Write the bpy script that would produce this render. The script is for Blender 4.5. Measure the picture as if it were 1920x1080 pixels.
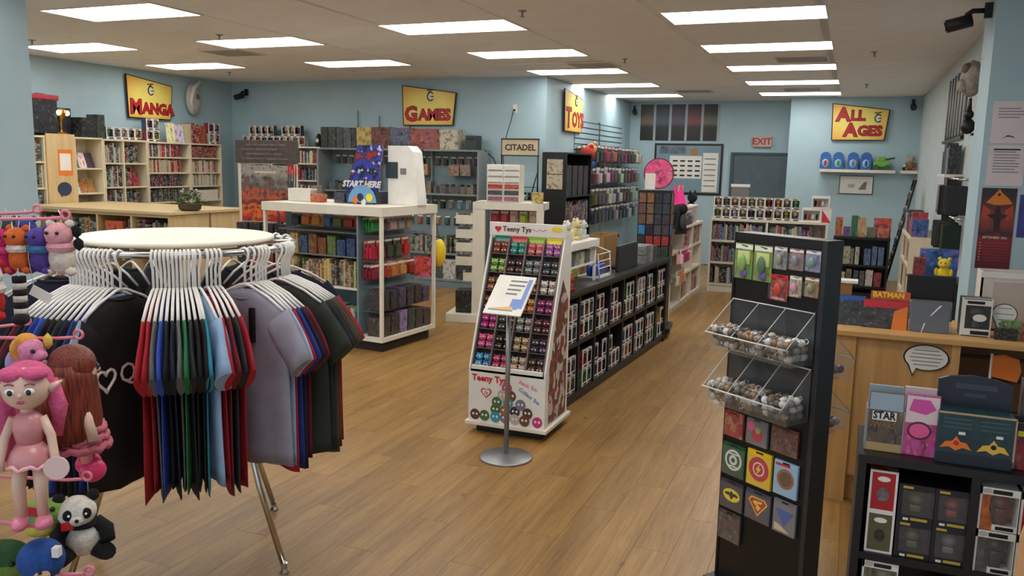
import bpy, bmesh, math, random
from mathutils import Vector, Matrix
random.seed(7)
for o in list(bpy.data.objects): bpy.data.objects.remove(o)
SC = bpy.context.scene; COL = SC.collection
PI = math.pi
# ---------------------------------------------------------------- camera, world, exposure
CAMZ = 1.82
F_PX, PITCH, YAW, ROLL = 1558.4, .14928, .38416, .02112
cy, sy, cp, sp = math.cos(YAW), math.sin(YAW), math.cos(PITCH), math.sin(PITCH)
fw = Vector((-sy*cp, cy*cp, -sp)); rt = Vector((cy, sy, 0)); upv = rt.cross(fw)
r2 = rt*math.cos(ROLL) + upv*math.sin(ROLL); u2 = -rt*math.sin(ROLL) + upv*math.cos(ROLL)
cam = bpy.data.cameras.new('camera'); cam.sensor_width = 36; cam.lens = F_PX/1920*36; cam.clip_start = .05
camo = bpy.data.objects.new('camera', cam); COL.objects.link(camo)
m = Matrix((r2, u2, -fw)).transposed().to_4x4(); m.translation = (0, 0, CAMZ); camo.matrix_world = m
SC.camera = camo
W = bpy.data.worlds.new('world'); SC.world = W; W.use_nodes = True
W.node_tree.nodes['Background'].inputs[0].default_value = (.75, .82, .9, 1)
W.node_tree.nodes['Background'].inputs[1].default_value = 1.1
SC.view_settings.view_transform = 'Standard'; SC.view_settings.look = 'None'
SC.view_settings.gamma = 1; SC.view_settings.use_curve_mapping = False
SC.view_settings.exposure = 0.15
SC.cycles.transparent_max_bounces = 24
PANEL_EMIT = 8.5
# ---------------------------------------------------------------- materials
def lin(c):
    return tuple(((v/255)/12.92 if v/255 <= .04045 else (((v/255)+.055)/1.055)**2.4) for v in c[:3]) + (1,)
class NT:
    def __init__(s, name):
        s.m = bpy.data.materials.new(name); s.m.use_nodes = True; s.t = s.m.node_tree; s.t.nodes.clear()
        s.out = s.n('ShaderNodeOutputMaterial'); s.b = s.n('ShaderNodeBsdfPrincipled'); s.l(s.b, 0, s.out, 0)
    def n(s, t, **k):
        q = s.t.nodes.new(t)
        for a, v in k.items(): setattr(q, a, v)
        return q
    def l(s, a, i, b, j): s.t.links.new(a.outputs[i], b.inputs[j])
    def mix(s, blend='MIX', fac=None, a=None, b=None):
        q = s.n('ShaderNodeMix', data_type='RGBA', blend_type=blend)
        for i, v in ((0, fac), (6, a), (7, b)):
            if v is None: continue
            if isinstance(v, tuple) and len(v) == 2 and hasattr(v[0], 'outputs'): s.t.links.new(v[0].outputs[v[1]], q.inputs[i])
            else: q.inputs[i].default_value = v
        return (q, 2)
    def math(s, op, a, b=0.0, c=0.0):
        q = s.n('ShaderNodeMath', operation=op)
        for i, v in enumerate((a, b, c)):
            if isinstance(v, tuple): s.t.links.new(v[0].outputs[v[1]], q.inputs[i])
            else: q.inputs[i].default_value = v
        return (q, 0)
    def noise(s, scale, detail=2, vec=None, dims='3D', w=None):
        q = s.n('ShaderNodeTexNoise', noise_dimensions=dims); q.inputs['Scale'].default_value = scale; q.inputs['Detail'].default_value = detail
        if vec: s.t.links.new(vec[0].outputs[vec[1]], q.inputs['Vector'])
        if w: s.t.links.new(w[0].outputs[w[1]], q.inputs['W'])
        return q
    def ramp(s, src, stops, interp='LINEAR'):
        q = s.n('ShaderNodeValToRGB'); s.t.links.new(src[0].outputs[src[1]], q.inputs[0]); q.color_ramp.interpolation = interp
        e = q.color_ramp.elements
        while len(e) < len(stops): e.new(.5)
        for i, (p, c) in enumerate(stops): e[i].position = p; e[i].color = c
        return (q, 0)
    def mapping(s, vec, scale=(1,1,1), loc=(0,0,0)):
        q = s.n('ShaderNodeMapping'); s.t.links.new(vec[0].outputs[vec[1]], q.inputs[0]); q.inputs['Scale'].default_value = scale; q.inputs['Location'].default_value = loc
        return (q, 0)
    def col(s, c): s.t.links.new(c[0].outputs[c[1]], s.b.inputs['Base Color']); return s
    def bump(s, src, st=.2, dist=.01):
        q = s.n('ShaderNodeBump'); q.inputs['Strength'].default_value = st; q.inputs['Distance'].default_value = dist
        s.t.links.new(src[0].outputs[src[1]], q.inputs['Height']); s.l(q, 0, s.b, 'Normal')
    def done(s, rough=.5, metal=0, spec=.5):
        s.b.inputs['Roughness'].default_value = rough; s.b.inputs['Metallic'].default_value = metal; s.b.inputs['Specular IOR Level'].default_value = spec
        return s.m
MATS = {}
def mat(name, c, rough=.5, metal=0, var=.06, scale=6, bump=0, spec=.5):
    """plain surface with slight mottling"""
    if name in MATS: return MATS[name]
    t = NT(name); tc = t.n('ShaderNodeTexCoord'); nz = t.noise(scale, 3, (tc, 3))
    L = lin(c); d = tuple(v*(1-var) for v in L[:3])+(1,); h = tuple(min(1, v*(1+var)) for v in L[:3])+(1,)
    t.col(t.ramp((nz, 0), [(.3, d), (.7, h)]))
    if bump: t.bump((nz, 0), bump, .004)
    MATS[name] = t.done(rough, metal, spec); return MATS[name]
def objcol(name, kind, rough=.4):
    """printed or dyed surface: the thing's own colour comes from the object, artwork from noise"""
    if name in MATS: return MATS[name]
    t = NT(name); oi = t.n('ShaderNodeObjectInfo'); tc = t.n('ShaderNodeTexCoord'); base = (oi, 1)
    rw = t.math('MULTIPLY', (oi, 5), 37.0)
    if kind == 'plain':
        nz = t.noise(9, 2, (tc, 3)); f = t.ramp((nz, 0), [(.3, (.85,.85,.85,1)), (.7, (1,1,1,1))])
        t.col(t.mix('MULTIPLY', 1.0, base, f))
    elif kind == 'fabric':
        nz = t.noise(14, 4, (tc, 3)); f = t.ramp((nz, 0), [(.3, (.8,.8,.8,1)), (.7, (1,1,1,1))])
        t.col(t.mix('MULTIPLY', 1.0, base, f)); n2 = t.noise(400, 2, (tc, 3)); t.bump((n2, 0), .15, .002)
    elif kind == 'plush':
        nz = t.noise(60, 5, (tc, 3)); f = t.ramp((nz, 0), [(.3, (.72,.72,.72,1)), (.7, (1,1,1,1))])
        t.col(t.mix('MULTIPLY', 1.0, base, f)); n2 = t.noise(180, 4, (tc, 3)); t.bump((n2, 0), .6, .006)
    elif kind == 'art':
        v = t.mapping((tc, 0), (1.6, 1.6, 1.6))
        n1 = t.noise(1.7, 3, v, '4D', rw); w2 = t.math('ADD', rw, 11.0); n2 = t.noise(2.6, 4, v, '4D', w2); w3 = t.math('ADD', rw, 23.0); n3 = t.noise(5, 3, v, '4D', w3)
        hs = t.n('ShaderNodeHueSaturation'); t.t.links.new(oi.outputs[1], hs.inputs['Color']); t.t.links.new(t.math('MULTIPLY_ADD', (oi, 5), .3, .35)[0].outputs[0], hs.inputs['Hue']); hs.inputs['Saturation'].default_value = .8
        dk = t.mix('MULTIPLY', 1.0, base, (.3, .3, .33, 1)); lt = t.mix('ADD', 1.0, base, (.13, .12, .1, 1))
        a = t.mix('MIX', t.ramp((n1, 0), [(.5, (0,0,0,1)), (.6, (.7,.7,.7,1))]), base, (hs, 0))
        b = t.mix('MIX', t.ramp((n2, 0), [(.5, (0,0,0,1)), (.62, (.9,.9,.9,1))]), a, dk)
        c = t.mix('MIX', t.ramp((n3, 0), [(.56, (0,0,0,1)), (.66, (.8,.8,.8,1))]), b, lt)
        t.col(c)
    elif kind == 'spine':
        sx = t.n('ShaderNodeSeparateXYZ'); t.l(tc, 0, sx, 0)
        rep = t.math('FRACT', t.math('MULTIPLY_ADD', (sx, 2), 1.0, (oi, 5)))
        band = t.ramp(rep, [(0, (0,0,0,1)), (.08, (1,1,1,1)), (.14, (0,0,0,1)), (.35, (.6,.6,.6,1)), (.62, (0,0,0,1)), (.9, (.3,.3,.3,1))], 'CONSTANT')
        nz = t.noise(14, 1, (tc, 0), '4D', rw); k = t.math('MULTIPLY', t.ramp((nz, 0), [(.45, (0,0,0,1)), (.5, (1,1,1,1))]), band)
        t.col(t.mix('MIX', k, base, (.55,.5,.45,1)))
    elif kind == 'satin':
        t.col(base)
    MATS[name] = t.done(rough); return MATS[name]
def glass(name, c=(255,255,255), alpha=.12, rough=.05):
    if name in MATS: return MATS[name]
    t = NT(name); t.t.nodes.remove(t.b); tr = t.n('ShaderNodeBsdfTransparent'); gl = t.n('ShaderNodeBsdfGlossy'); gl.inputs['Roughness'].default_value = rough; gl.inputs['Color'].default_value = lin(c)
    df = t.n('ShaderNodeBsdfDiffuse'); df.inputs['Color'].default_value = lin(c)
    lw0 = t.n('ShaderNodeLayerWeight'); lw0.inputs[0].default_value = .5; lw = t.math('MULTIPLY_ADD', t.math('POWER', (lw0, 1), 4.0), .5, .03)[0]
    m1 = t.n('ShaderNodeMixShader'); m1.inputs[0].default_value = alpha; t.l(tr, 0, m1, 1); t.l(df, 0, m1, 2)
    m2 = t.n('ShaderNodeMixShader'); t.l(lw, 0, m2, 0); t.l(m1, 0, m2, 1); t.l(gl, 0, m2, 2); t.l(m2, 0, t.out, 0)
    MATS[name] = t.m; return t.m
def emit(name, c, s):
    if name in MATS: return MATS[name]
    t = NT(name); t.b.inputs['Base Color'].default_value = lin(c); t.b.inputs['Emission Color'].default_value = lin(c); t.b.inputs['Emission Strength'].default_value = s
    MATS[name] = t.done(.6); return MATS[name]
def woodmat(name, c1, c2, axis=2, rough=.45, st=1.0):
    if name in MATS: return MATS[name]
    t = NT(name); tc = t.n('ShaderNodeTexCoord'); sc = [14, 14, 14]; sc[axis] = .9
    v = t.mapping((tc, 3), tuple(sc)); n1 = t.noise(1.6*st, 5, v); n2 = t.noise(9*st, 3, v)
    f = t.math('MULTIPLY_ADD', (n2, 0), .35, (n1, 0)); t.col(t.ramp(f, [(.45, lin(c1)), (.9, lin(c2))]))
    MATS[name] = t.done(rough); return MATS[name]
# ---------------------------------------------------------------- mesh building
def T(x, y, z): return Matrix.Translation((x, y, z))
def RX(a): return Matrix.Rotation(a, 4, 'X')
def RY(a): return Matrix.Rotation(a, 4, 'Y')
def RZ(a): return Matrix.Rotation(a, 4, 'Z')
def SCL(x, y, z): return Matrix.Diagonal((x, y, z, 1))
class MB:
    def __init__(s): s.bm = bmesh.new(); s.mi = 0; s.sm = False
    def _f(s, vs):
        fs = set()
        for v in vs: fs.update(v.link_faces)
        for f in fs: f.material_index = s.mi; f.smooth = s.sm
    def box(s, x0, y0, z0, x1, y1, z1, bev=0, mx=None):
        M = T((x0+x1)/2, (y0+y1)/2, (z0+z1)/2) @ SCL(x1-x0, y1-y0, z1-z0)
        vs = bmesh.ops.create_cube(s.bm, size=1, matrix=(mx @ M) if mx else M)['verts']
        if bev:
            es = set(e for v in vs for e in v.link_edges)
            r = bmesh.ops.bevel(s.bm, geom=list(es), offset=bev, segments=2, affect='EDGES', profile=.6); vs = r['verts']
            fs = set(r['faces']); 
            for v in vs: fs.update(v.link_faces)
            for f in fs: f.material_index = s.mi; f.smooth = False
        else: s._f(vs)
        return s
    def cyl(s, p0, p1, r0, r1=None, n=12, caps=True):
        p0, p1 = Vector(p0), Vector(p1); d = p1-p0; q = d.to_track_quat('Z', 'Y').to_matrix().to_4x4()
        r1 = r0 if r1 is None else r1
        r = bmesh.ops.create_cone(s.bm, cap_ends=caps, segments=n, radius1=r0, radius2=r1, depth=d.length, matrix=T(*((p0+p1)/2)) @ q)
        s._f(r['verts'])
        if n > 6:
            for v in r['verts']:
                for f in v.link_faces:
                    if len(f.verts) == 4: f.smooth = True
        return s
    def ball(s, c, r, n=10, mx=None):
        r = (r, r, r) if not hasattr(r, '__len__') else r
        M = T(*c) @ SCL(*r)
        vs = bmesh.ops.create_uvsphere(s.bm, u_segments=int(n*1.5), v_segments=n, radius=1, matrix=(mx @ M) if mx else M)['verts']
        sm = s.sm; s.sm = True; s._f(vs); s.sm = sm; return s
    def ico(s, c, r, sub=1, mx=None):
        r = (r, r, r) if not hasattr(r, '__len__') else r
        M = T(*c) @ SCL(*r); vs = bmesh.ops.create_icosphere(s.bm, subdivisions=sub, radius=1, matrix=(mx @ M) if mx else M)['verts']
        sm = s.sm; s.sm = True; s._f(vs); s.sm = sm; return s
    def tube(s, pts, r, n=8, closed=False):
        pts = [Vector(p) for p in pts]; rr = r if hasattr(r, '__len__') else [r]*len(pts); rings = []; N = len(pts)
        up0 = None
        for i, p in enumerate(pts):
            a = pts[(i-1) % N] if (i or closed) else p; b = pts[(i+1) % N] if (i < N-1 or closed) else p
            d = (b-a).normalized()
            if up0 is None: up0 = d.orthogonal().normalized()
            up0 = (up0 - d*up0.dot(d)).normalized(); x = d.cross(up0)
            rings.append([s.bm.verts.new(p + (up0*math.cos(k*2*PI/n) + x*math.sin(k*2*PI/n))*rr[i]) for k in range(n)])
        fs = []
        for i in range(N if closed else N-1):
            A, B = rings[i], rings[(i+1) % N]
            for k in range(n): fs.append(s.bm.faces.new((A[k], A[(k+1) % n], B[(k+1) % n], B[k])))
        if not closed: fs.append(s.bm.faces.new(rings[0][::-1])); fs.append(s.bm.faces.new(rings[-1]))
        for f in fs: f.material_index = s.mi; f.smooth = len(f.verts) == 4
        return s
    def lathe(s, prof, n=24, c=(0,0,0)):
        rings = [[s.bm.verts.new((c[0]+r*math.cos(k*2*PI/n), c[1]+r*math.sin(k*2*PI/n), c[2]+z)) for k in range(n)] for r, z in prof]
        fs = []
        for A, B in zip(rings, rings[1:]):
            for k in range(n): fs.append(s.bm.faces.new((A[k], A[(k+1) % n], B[(k+1) % n], B[k])))
        fs.append(s.bm.faces.new(rings[0][::-1])); fs.append(s.bm.faces.new(rings[-1]))
        for f in fs: f.material_index = s.mi; f.smooth = s.sm and len(f.verts) == 4
        return s
    def prism(s, poly, z0, z1, mx=None):
        """polygon in local XY extruded from z0 to z1 (mx maps it into place)"""
        mx = mx or Matrix(); a = [s.bm.verts.new(mx @ Vector((x, y, z0))) for x, y in poly]; b = [s.bm.verts.new(mx @ Vector((x, y, z1))) for x, y in poly]
        fs = [s.bm.faces.new(a[::-1]), s.bm.faces.new(b)]; n = len(poly)
        for i in range(n): fs.append(s.bm.faces.new((a[i], a[(i+1) % n], b[(i+1) % n], b[i])))
        for f in fs: f.material_index = s.mi; f.smooth = False
        return s
    def quad(s, *p):
        f = s.bm.faces.new([s.bm.verts.new(q) for q in p]); f.material_index = s.mi; return s
    def mat(s, i): s.mi = i; return s
    def mesh(s, name, *mats):
        bmesh.ops.recalc_face_normals(s.bm, faces=s.bm.faces)
        me = bpy.data.meshes.new(name); s.bm.to_mesh(me); s.bm.free()
        for q in mats: me.materials.append(q)
        return me
    def build(s, name, mats, parent=None, **k):
        return ob(name, s.mesh(name, *(mats if isinstance(mats, (list, tuple)) else [mats])), parent, **k)
def ob(name, me, parent=None, loc=(0,0,0), rot=None, scale=None, color=None):
    o = bpy.data.objects.new(name, me); COL.objects.link(o); o.location = loc
    if rot is not None: o.rotation_euler = rot if hasattr(rot, '__len__') else (0, 0, rot)
    if scale: o.scale = scale
    if parent: o.parent = parent
    if color is not None: o.color = lin(color)
    return o
def tag(o, label, cat, group=None, kind=None):
    o['label'] = label; o['category'] = cat
    if group: o['group'] = group
    if kind: o['kind'] = kind
    return o
def thing(name, label, cat, loc=(0,0,0), rz=0, group=None):
    o = bpy.data.objects.new(name, None); COL.objects.link(o); o.empty_display_size = .05
    o.location = loc; o.rotation_euler = rz if hasattr(rz, '__len__') else (0, 0, rz)
    return tag(o, label, cat, group)
def struct(o): o['kind'] = 'structure'; return o
KIDS = {}
def dup(o, loc=None, rot=None, label=None, group=None, color=None, kidcol=None, scale=None, _par=None):
    c = o.copy(); COL.objects.link(c); c.parent = _par
    if loc is not None: c.location = loc
    if rot is not None: c.rotation_euler = rot if hasattr(rot, '__len__') else (0, 0, rot)
    if label: c['label'] = label
    if group: c['group'] = group
    if scale: c.scale = scale
    if color is not None: c.color = lin(color)
    if o.name not in KIDS: KIDS[o.name] = [k for k in bpy.data.objects if k.parent == o]
    for k in KIDS[o.name]:
        d = dup(k, _par=c)
        if kidcol is not None: d.color = lin(kidcol)
    return c
def text(s, size, m, parent, loc, rot=(PI/2, 0, 0), ext=.001, name='lettering', bold=0.0, shear=0, align='CENTER', sx=1.0, color=None):
    cu = bpy.data.curves.new('t', 'FONT'); cu.body = s; cu.size = size; cu.extrude = ext; cu.offset = bold; cu.shear = shear
    cu.align_x = align; cu.align_y = 'CENTER'; cu.resolution_u = 2
    t = bpy.data.objects.new('t', cu); COL.objects.link(t); bpy.context.view_layer.update()
    me = bpy.data.meshes.new_from_object(t.evaluated_get(bpy.context.evaluated_depsgraph_get())); bpy.data.objects.remove(t); bpy.data.curves.remove(cu)
    me.materials.clear(); me.materials.append(m)
    return ob(name, me, parent, loc, rot, (sx, 1, 1), color)
def rnd(a, b): return random.uniform(a, b)
def jit(c, a=18): return tuple(max(0, min(255, v+random.randint(-a, a))) for v in c)
# shared materials
white = mat('white_laminate', (222, 216, 200), .45)
black = mat('black_laminate', (16, 17, 19), .4, var=.2)
blackm = mat('black_metal', (22, 22, 24), .4, .3)
chrome = mat('chrome', (200, 200, 200), .18, 1)
steel = mat('brushed_steel', (150, 152, 155), .35, .8)
paper = mat('white_paper', (228, 226, 220), .6)
blackp = mat('black_print', (14, 14, 15), .5)
greyp = mat('grey_print', (120, 118, 116), .6)
redp = mat('red_print', (196, 34, 48), .5)
darkredp = mat('dark_red_print', (96, 14, 26), .5)
yellowp = mat('yellow_print', (240, 214, 40), .5)
bluep = mat('blue_print', (40, 84, 170), .5)
greenp = mat('green_print', (60, 150, 70), .5)
pinkp = mat('pink_print', (226, 90, 150), .5)
orangep = mat('orange_print', (226, 122, 40), .5)
birch = woodmat('birch_laminate', (192, 166, 120), (210, 186, 142), 0)
birchv = woodmat('birch_upright', (192, 164, 116), (214, 188, 142), 2)
oak = woodmat('counter_maple', (186, 140, 84), (208, 164, 106), 2)
oakx = woodmat('counter_maple_edge', (190, 146, 90), (212, 168, 110), 0)
clear = glass('clear_plastic', (235, 238, 240), .035)
art = objcol('printed_cover', 'art'); spine = objcol('printed_spine', 'spine'); plain = objcol('coloured_plain', 'plain')
fabric = objcol('jersey_cloth', 'fabric', .85); plush = objcol('plush_fur', 'plush', .95); satin = objcol('coloured_gloss', 'satin', .3)
# ---------------------------------------------------------------- room shell
CH = 3.02
t = NT('wall_paint_blue'); tc = t.n('ShaderNodeTexCoord'); nz = t.noise(3, 4, (tc, 3)); t.col(t.ramp((nz, 0), [(.3, lin((164, 190, 200))), (.7, lin((170, 196, 206)))])); t.bump((t.noise(90, 3, (tc, 3)), 0), .08, .004); wallm = t.done(.55)
wallw = mat('wall_paint_pale', (186, 196, 198), .6)
def wall(name, x0, y0, x1, y1, m=None, z1=CH+.2): return struct(MB().box(x0, y0, 0, x1, y1, z1).build(name, m or wallm))
wall('wall_left', -9.73, -2, -9.53, 11.35)
wall('wall_games', -9.53, 11.15, -4.05, 11.35)
wall('wall_toys', -4.25, 11.35, -4.05, 15.9)
wall('wall_back', -4.25, 15.9, -1.08, 16.1)
wall('wall_jog', -1.28+.2, 15.4, -1.06, 16.1)
wall('wall_ages', -1.08, 15.2, 1.15, 15.4)
wall('wall_right', .95, 7.1, 1.15, 15.2, wallw)
wall('wall_pillar', .80, 6.55, 2.6, 7.1)
wall('wall_side', 2.6, -2, 2.8, 7.1)
wall('wall_column', -6.55, 3.65, -5.7, 4.5)
# floor: individual vinyl planks over a dark bed
struct(MB().box(-9.7, -2, -.08, 2.7, 16, -.012).build('floor', mat('floor_bed', (70, 48, 28), .8)))
floor = bpy.data.objects['floor']
t = NT('oak_vinyl_plank'); geo = t.n('ShaderNodeNewGeometry'); oi = t.n('ShaderNodeObjectInfo')
rr = t.math('FRACT', t.math('ADD', (oi, 5), (geo, 8))); rw = t.math('MULTIPLY', rr, 50.0)
v = t.mapping((geo, 0), (13, .8, 1)); n1 = t.noise(1.1, 4, v, '4D', rw); n2 = t.noise(5.5, 4, v, '4D', rw)
v3 = t.mapping((geo, 0), (7, 1.6, 1)); n3 = t.noise(1.6, 2, v3, '4D', rw)
f = t.math('MULTIPLY_ADD', (n2, 0), .45, t.math('MULTIPLY', (n1, 0), .55))
c = t.ramp(f, [(.3, lin((116, 84, 42))), (.52, lin((152, 115, 62))), (.72, lin((176, 137, 80)))])
ring = t.math('FRACT', t.math('MULTIPLY', (n3, 0), 9.0)); c = t.mix('MULTIPLY', t.ramp(ring, [(.0, (.22,.22,.22,1)), (.12, (0,0,0,1)), (.9, (0,0,0,1)), (1, (.22,.22,.22,1))]), c, (.45, .38, .3, 1))
sh = t.ramp(rr, [(0, (.86,.85,.84,1)), (1, (1.0,1,1,1))]); c = t.mix('MULTIPLY', 1.0, c, sh)
kn = t.n('ShaderNodeTexVoronoi'); kn.inputs['Scale'].default_value = 1.0; q = t.mapping((geo, 0), (5, 2.2, 1)); t.l(q[0], 0, kn, 'Vector')
c = t.mix('MULTIPLY', t.ramp((kn, 0), [(.03, (.7,.7,.7,1)), (.085, (0,0,0,1))]), c, (.35, .25, .17, 1))
t.col(c); t.bump((n2, 0), .12, .002); plankm = t.done(.38)
PW, PL = .184, 1.22
spots = []
for i in range(int(11.9/PW)):
    x = -9.5 + i*PW + PW/2; off = (i*.43) % PL
    for j in range(-2, 14):
        y = j*PL + off
        if y > 16 or (x > .9 and y > 7) or (x < -4.3 and y > 11.2): continue
        spots.append((x, y))
def seen(x, y):
    d = Vector((x, y, 0)) - Vector((0, 0, CAMZ)); z = d.dot(fw)
    if z <= .3: return None
    u, v = 960+F_PX*d.dot(r2)/z, 540-F_PX*d.dot(u2)/z
    return z if (-150 < u < 2000 and 0 < v < 1300) else None
near = sorted([(seen(x, y), x, y) for x, y in spots if seen(x, y) and -4.6 < x < 1.2])[:290]; nset = {(x, y) for _, x, y in near}
me = MB().box(-PW/2+.0006, -PL/2+.0008, -.012, PW/2-.0006, PL/2-.0008, 0).mesh('plank', plankm)
for x, y in nset: ob('plank', me, floor, (x, y, 0))
b = MB()
for x, y in spots:
    if (x, y) not in nset: b.box(x-PW/2+.0006, y-PL/2+.0008, -.012, x+PW/2-.0006, y+PL/2-.0008, 0)
b.build('plank_field', plankm, floor)['kind'] = 'stuff'
# ceiling: slab with lay-in panels, lamps in the same strips
ceilm = mat('ceiling_panel', (238, 238, 238), .8, var=.03, scale=2, bump=.05)
ceiling = struct(MB().box(-9.73, -2, CH+.005, 2.8, 16.1, CH+.2).build('ceiling', mat('ceiling_grid', (232, 232, 232), .8)))
lights = [(-1.51, y) for y in (6.75, 8.61, 10.43, 12.27, 14.13, 4.9, 3.05, 1.2)] + [(-4.06, y) for y in (6.70, 8.57, 10.38, 12.29, 14.2, 4.88, 3.03, 1.2)] + \
         [(-6.51, y) for y in (5.27, 7.09, 8.96, 3.42, 1.6)] + [(-8.93, y) for y in (8.76, 6.92, 5.07, 3.2)]
LW, LD = 1.22, .56
strips = {}
for x, y in lights: strips.setdefault(x, []).append(y)
tm = MB().box(.0025, .0025, 0, 1.2175, .6075, .005).mesh('panel', ceilm)
vents = [(-2.28, 10.0), (-.42, 9.9), (-2.55, 15.0), (-.36, 13.75), (-6.2, 7.86)]
for k in range(-2, 9):
    xs = -8.93 - 1.22 + 1.22*k + (.0 if k < 2 else (.005 if k < 4 else .03))
    key = next((q for q in strips if abs(q-xs) < .2), None)
    ys = strips.get(key, []); base = ys[0] if ys else 6.7
    if key: xs = key
    for j in range(-14, 17):
        y = base + j*.61
        if y < -1.5 or y > 15.3 or xs+1.22 < -9.5 or xs > 2.4: continue
        if any(abs(y-q) < .58 for q in ys): continue
        if xs > .3 and y > 7: continue
        if xs < -5.3 and y > 10.6: continue
        ob('panel', tm, ceiling, (xs, y, CH))
lampm = emit('lamp_diffuser', (255, 252, 246), PANEL_EMIT)
L0 = thing('ceiling_light', 'glowing white rectangular fluorescent panel set flush into the ceiling', 'ceiling light', (0,0,CH), group='ceiling light panels')
b = MB(); w = .016
b.box(-w, -w, -.006, LW+w, 0, .004).box(-w, LD, -.006, LW+w, LD+w, .004).box(-w, 0, -.006, 0, LD, .004).box(LW, 0, -.006, LW+w, LD, .004); b.build('frame', white, L0)
MB().box(0, 0, -.002, LW, LD, .004).build('diffuser', lampm, L0)
for i, (x, y) in enumerate(lights):
    wh = {-1.51: 'in the line over the main aisle', -4.06: 'in the line that meets the toy wall', -6.51: 'in the line over the white gondola', -8.93: 'in the line beside the manga wall'}[x]
    o = L0 if i == 0 else dup(L0)
    o.location = (x, y, CH); o['label'] = 'glowing white ceiling light panel ' + wh; o['group'] = 'light panels ' + wh
# ---------------------------------------------------------------- goods: books, boxes, packs, figure boxes, shelving
class FR:
    """local frame: x along the front, y into the fitting, z up; front faces local -y"""
    def __init__(s, loc, ang=0): s.l = Vector(loc); s.a = ang; s.c, s.s = math.cos(ang), math.sin(ang)
    def p(s, x, y, z): return (s.l.x + x*s.c - y*s.s, s.l.y + x*s.s + y*s.c, s.l.z + z)
b = MB(); b.mat(0).box(0, 0, 0, 1, .04, 1).box(0, .04, 0, .1, 1, 1).box(.9, .04, 0, 1, 1, 1); b.mat(1).box(.1, .04, .03, .9, .97, .97)
book_me = b.mesh('book', spine, paper)
b = MB(); b.mat(0).box(0, 0, 0, 1, .12, 1).box(0, .88, 0, 1, 1, 1).box(0, .12, 0, .05, .88, 1); b.mat(1).box(.05, .12, .02, .97, .88, .98)
volume_me = b.mesh('volume', art, paper)          # face-out comic / graphic novel: cover towards -y
b = MB(); b.mat(0).box(0, 0, 0, 1, 1, .8).box(-.012, -.012, .3, 1.012, 1.012, 1)
gamebox_me = b.mesh('game_box', art)
FIELD = []                                          # small books past the first 300 go into one joined object
def books(fr, x0, x1, y, z, hmin, hmax, depth, pal, label, group, tmin=.012, tmax=.03, gap=.05, name='book', cat='book', me=None, maxn=60, far=False):
    x = x0; n = 0
    while n < maxn:
        tk = rnd(tmin, tmax)
        if x+tk > x1: break
        if random.random() < gap: x += tk*1.2; continue
        h = rnd(hmin, hmax)
        if far: FIELD.append((fr, x, y+rnd(0, .012), z, tk-.001, depth, h, lin(jit(random.choice(pal))))); x += tk; n += 1; continue
        o = ob(name, me or book_me, None, fr.p(x, y+rnd(0, .012), z), fr.a, (tk-.001, depth, h), jit(random.choice(pal)))
        tag(o, label, cat, group); x += tk; n += 1
def box1(fr, x, y, z, w, d, h, c, label, cat='box', group=None, name='game_box', me=None, rz=0):
    o = ob(name, me or gamebox_me, None, fr.p(x, y, z), fr.a+rz, (w, d, h), c); return tag(o, label, cat, group)
def standing(fr, x0, x1, y, z, w, h, pal, label, group, d=.012, lean=.0, step=None, name='comic_volume', cat='comic'):
    x = x0
    while x + w <= x1 + .001:
        o = ob(name, volume_me, None, fr.p(x, y, z), (-lean, 0, fr.a), (w*.97, d, h*rnd(.93, 1.05)), jit(random.choice(pal), 25)); tag(o, label, cat, group); x += step or w
# window carton with a vinyl figure behind the film
PWD, PDP, PHT = .115, .09, .16
def carton(c_frame):
    b = MB(); w, d, h = PWD, PDP, PHT; t_ = .004
    b.mat(1).box(0, d-t_, 0, w, d, h).box(0, .004, 0, t_, d-t_, h).box(w-t_, .004, 0, w, d-t_, h).box(t_, .004, 0, w-t_, d-t_, t_).box(t_, .004, h-t_, w-t_, d-t_, h)
    b.mat(0).box(0, 0, 0, .006, .004, h).box(w-.005, 0, 0, w, .004, h).box(0, .004, h, w, .012, h+.001)
    b.box(t_, 0, t_, w, .004, .032).box(t_, 0, h-.028, w, .004, h-t_).box(t_, 0, .032, .016, .004, h-.028)
    b.mat(1).box(t_+.001, d-t_-.004, .032, w-t_-.001, d-t_-.001, h-.02)
    b.mat(2).box(.04, -.0008, .008, w-.006, 0, .024).box(.02, -.0008, h-.022, w-.03, 0, h-.01)
    return b.mesh('figure_box', c_frame, objcol('carton_art', 'art'), blackp)
carton_me = carton(paper)
b = MB(); b.mat(0).ball((PWD/2+.004, .045, .1), (.036, .032, .032), 8); b.mat(1).lathe([(.012, .03), (.022, .036), (.018, .06), (.012, .075)], 8, (PWD/2+.004, .045, 0)); b.mat(2).ball((PWD/2-.011, .0155, .098), (.007, .004, .008), 5).ball((PWD/2+.019, .0155, .098), (.007, .004, .008), 5); b.mat(0).box(PWD/2-.014, .034, .0045, PWD/2+.02, .056, .034)
figure_me = b.mesh('figure', mat('vinyl_skin', (206, 176, 150), .4), plain, blackp)
b = MB(); b.mat(0).ball((PWD/2+.004, .045, .1), (.036, .032, .032), 8); b.mat(1).lathe([(.012, .03), (.022, .036), (.018, .06), (.012, .075)], 8, (PWD/2+.004, .045, 0)); b.mat(0).box(PWD/2-.014, .034, .0045, PWD/2+.02, .056, .034)
figure2_me = b.mesh('figure', plain, plain)
win_me = MB().box(.016, .0005, .032, PWD-.002, .0015, PHT-.028).mesh('window', clear)
FIGC = [(40,42,48), (150,40,44), (60,80,130), (90,96,90), (170,130,60), (120,70,50), (70,110,80), (190,180,170), (90,60,110)]
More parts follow.
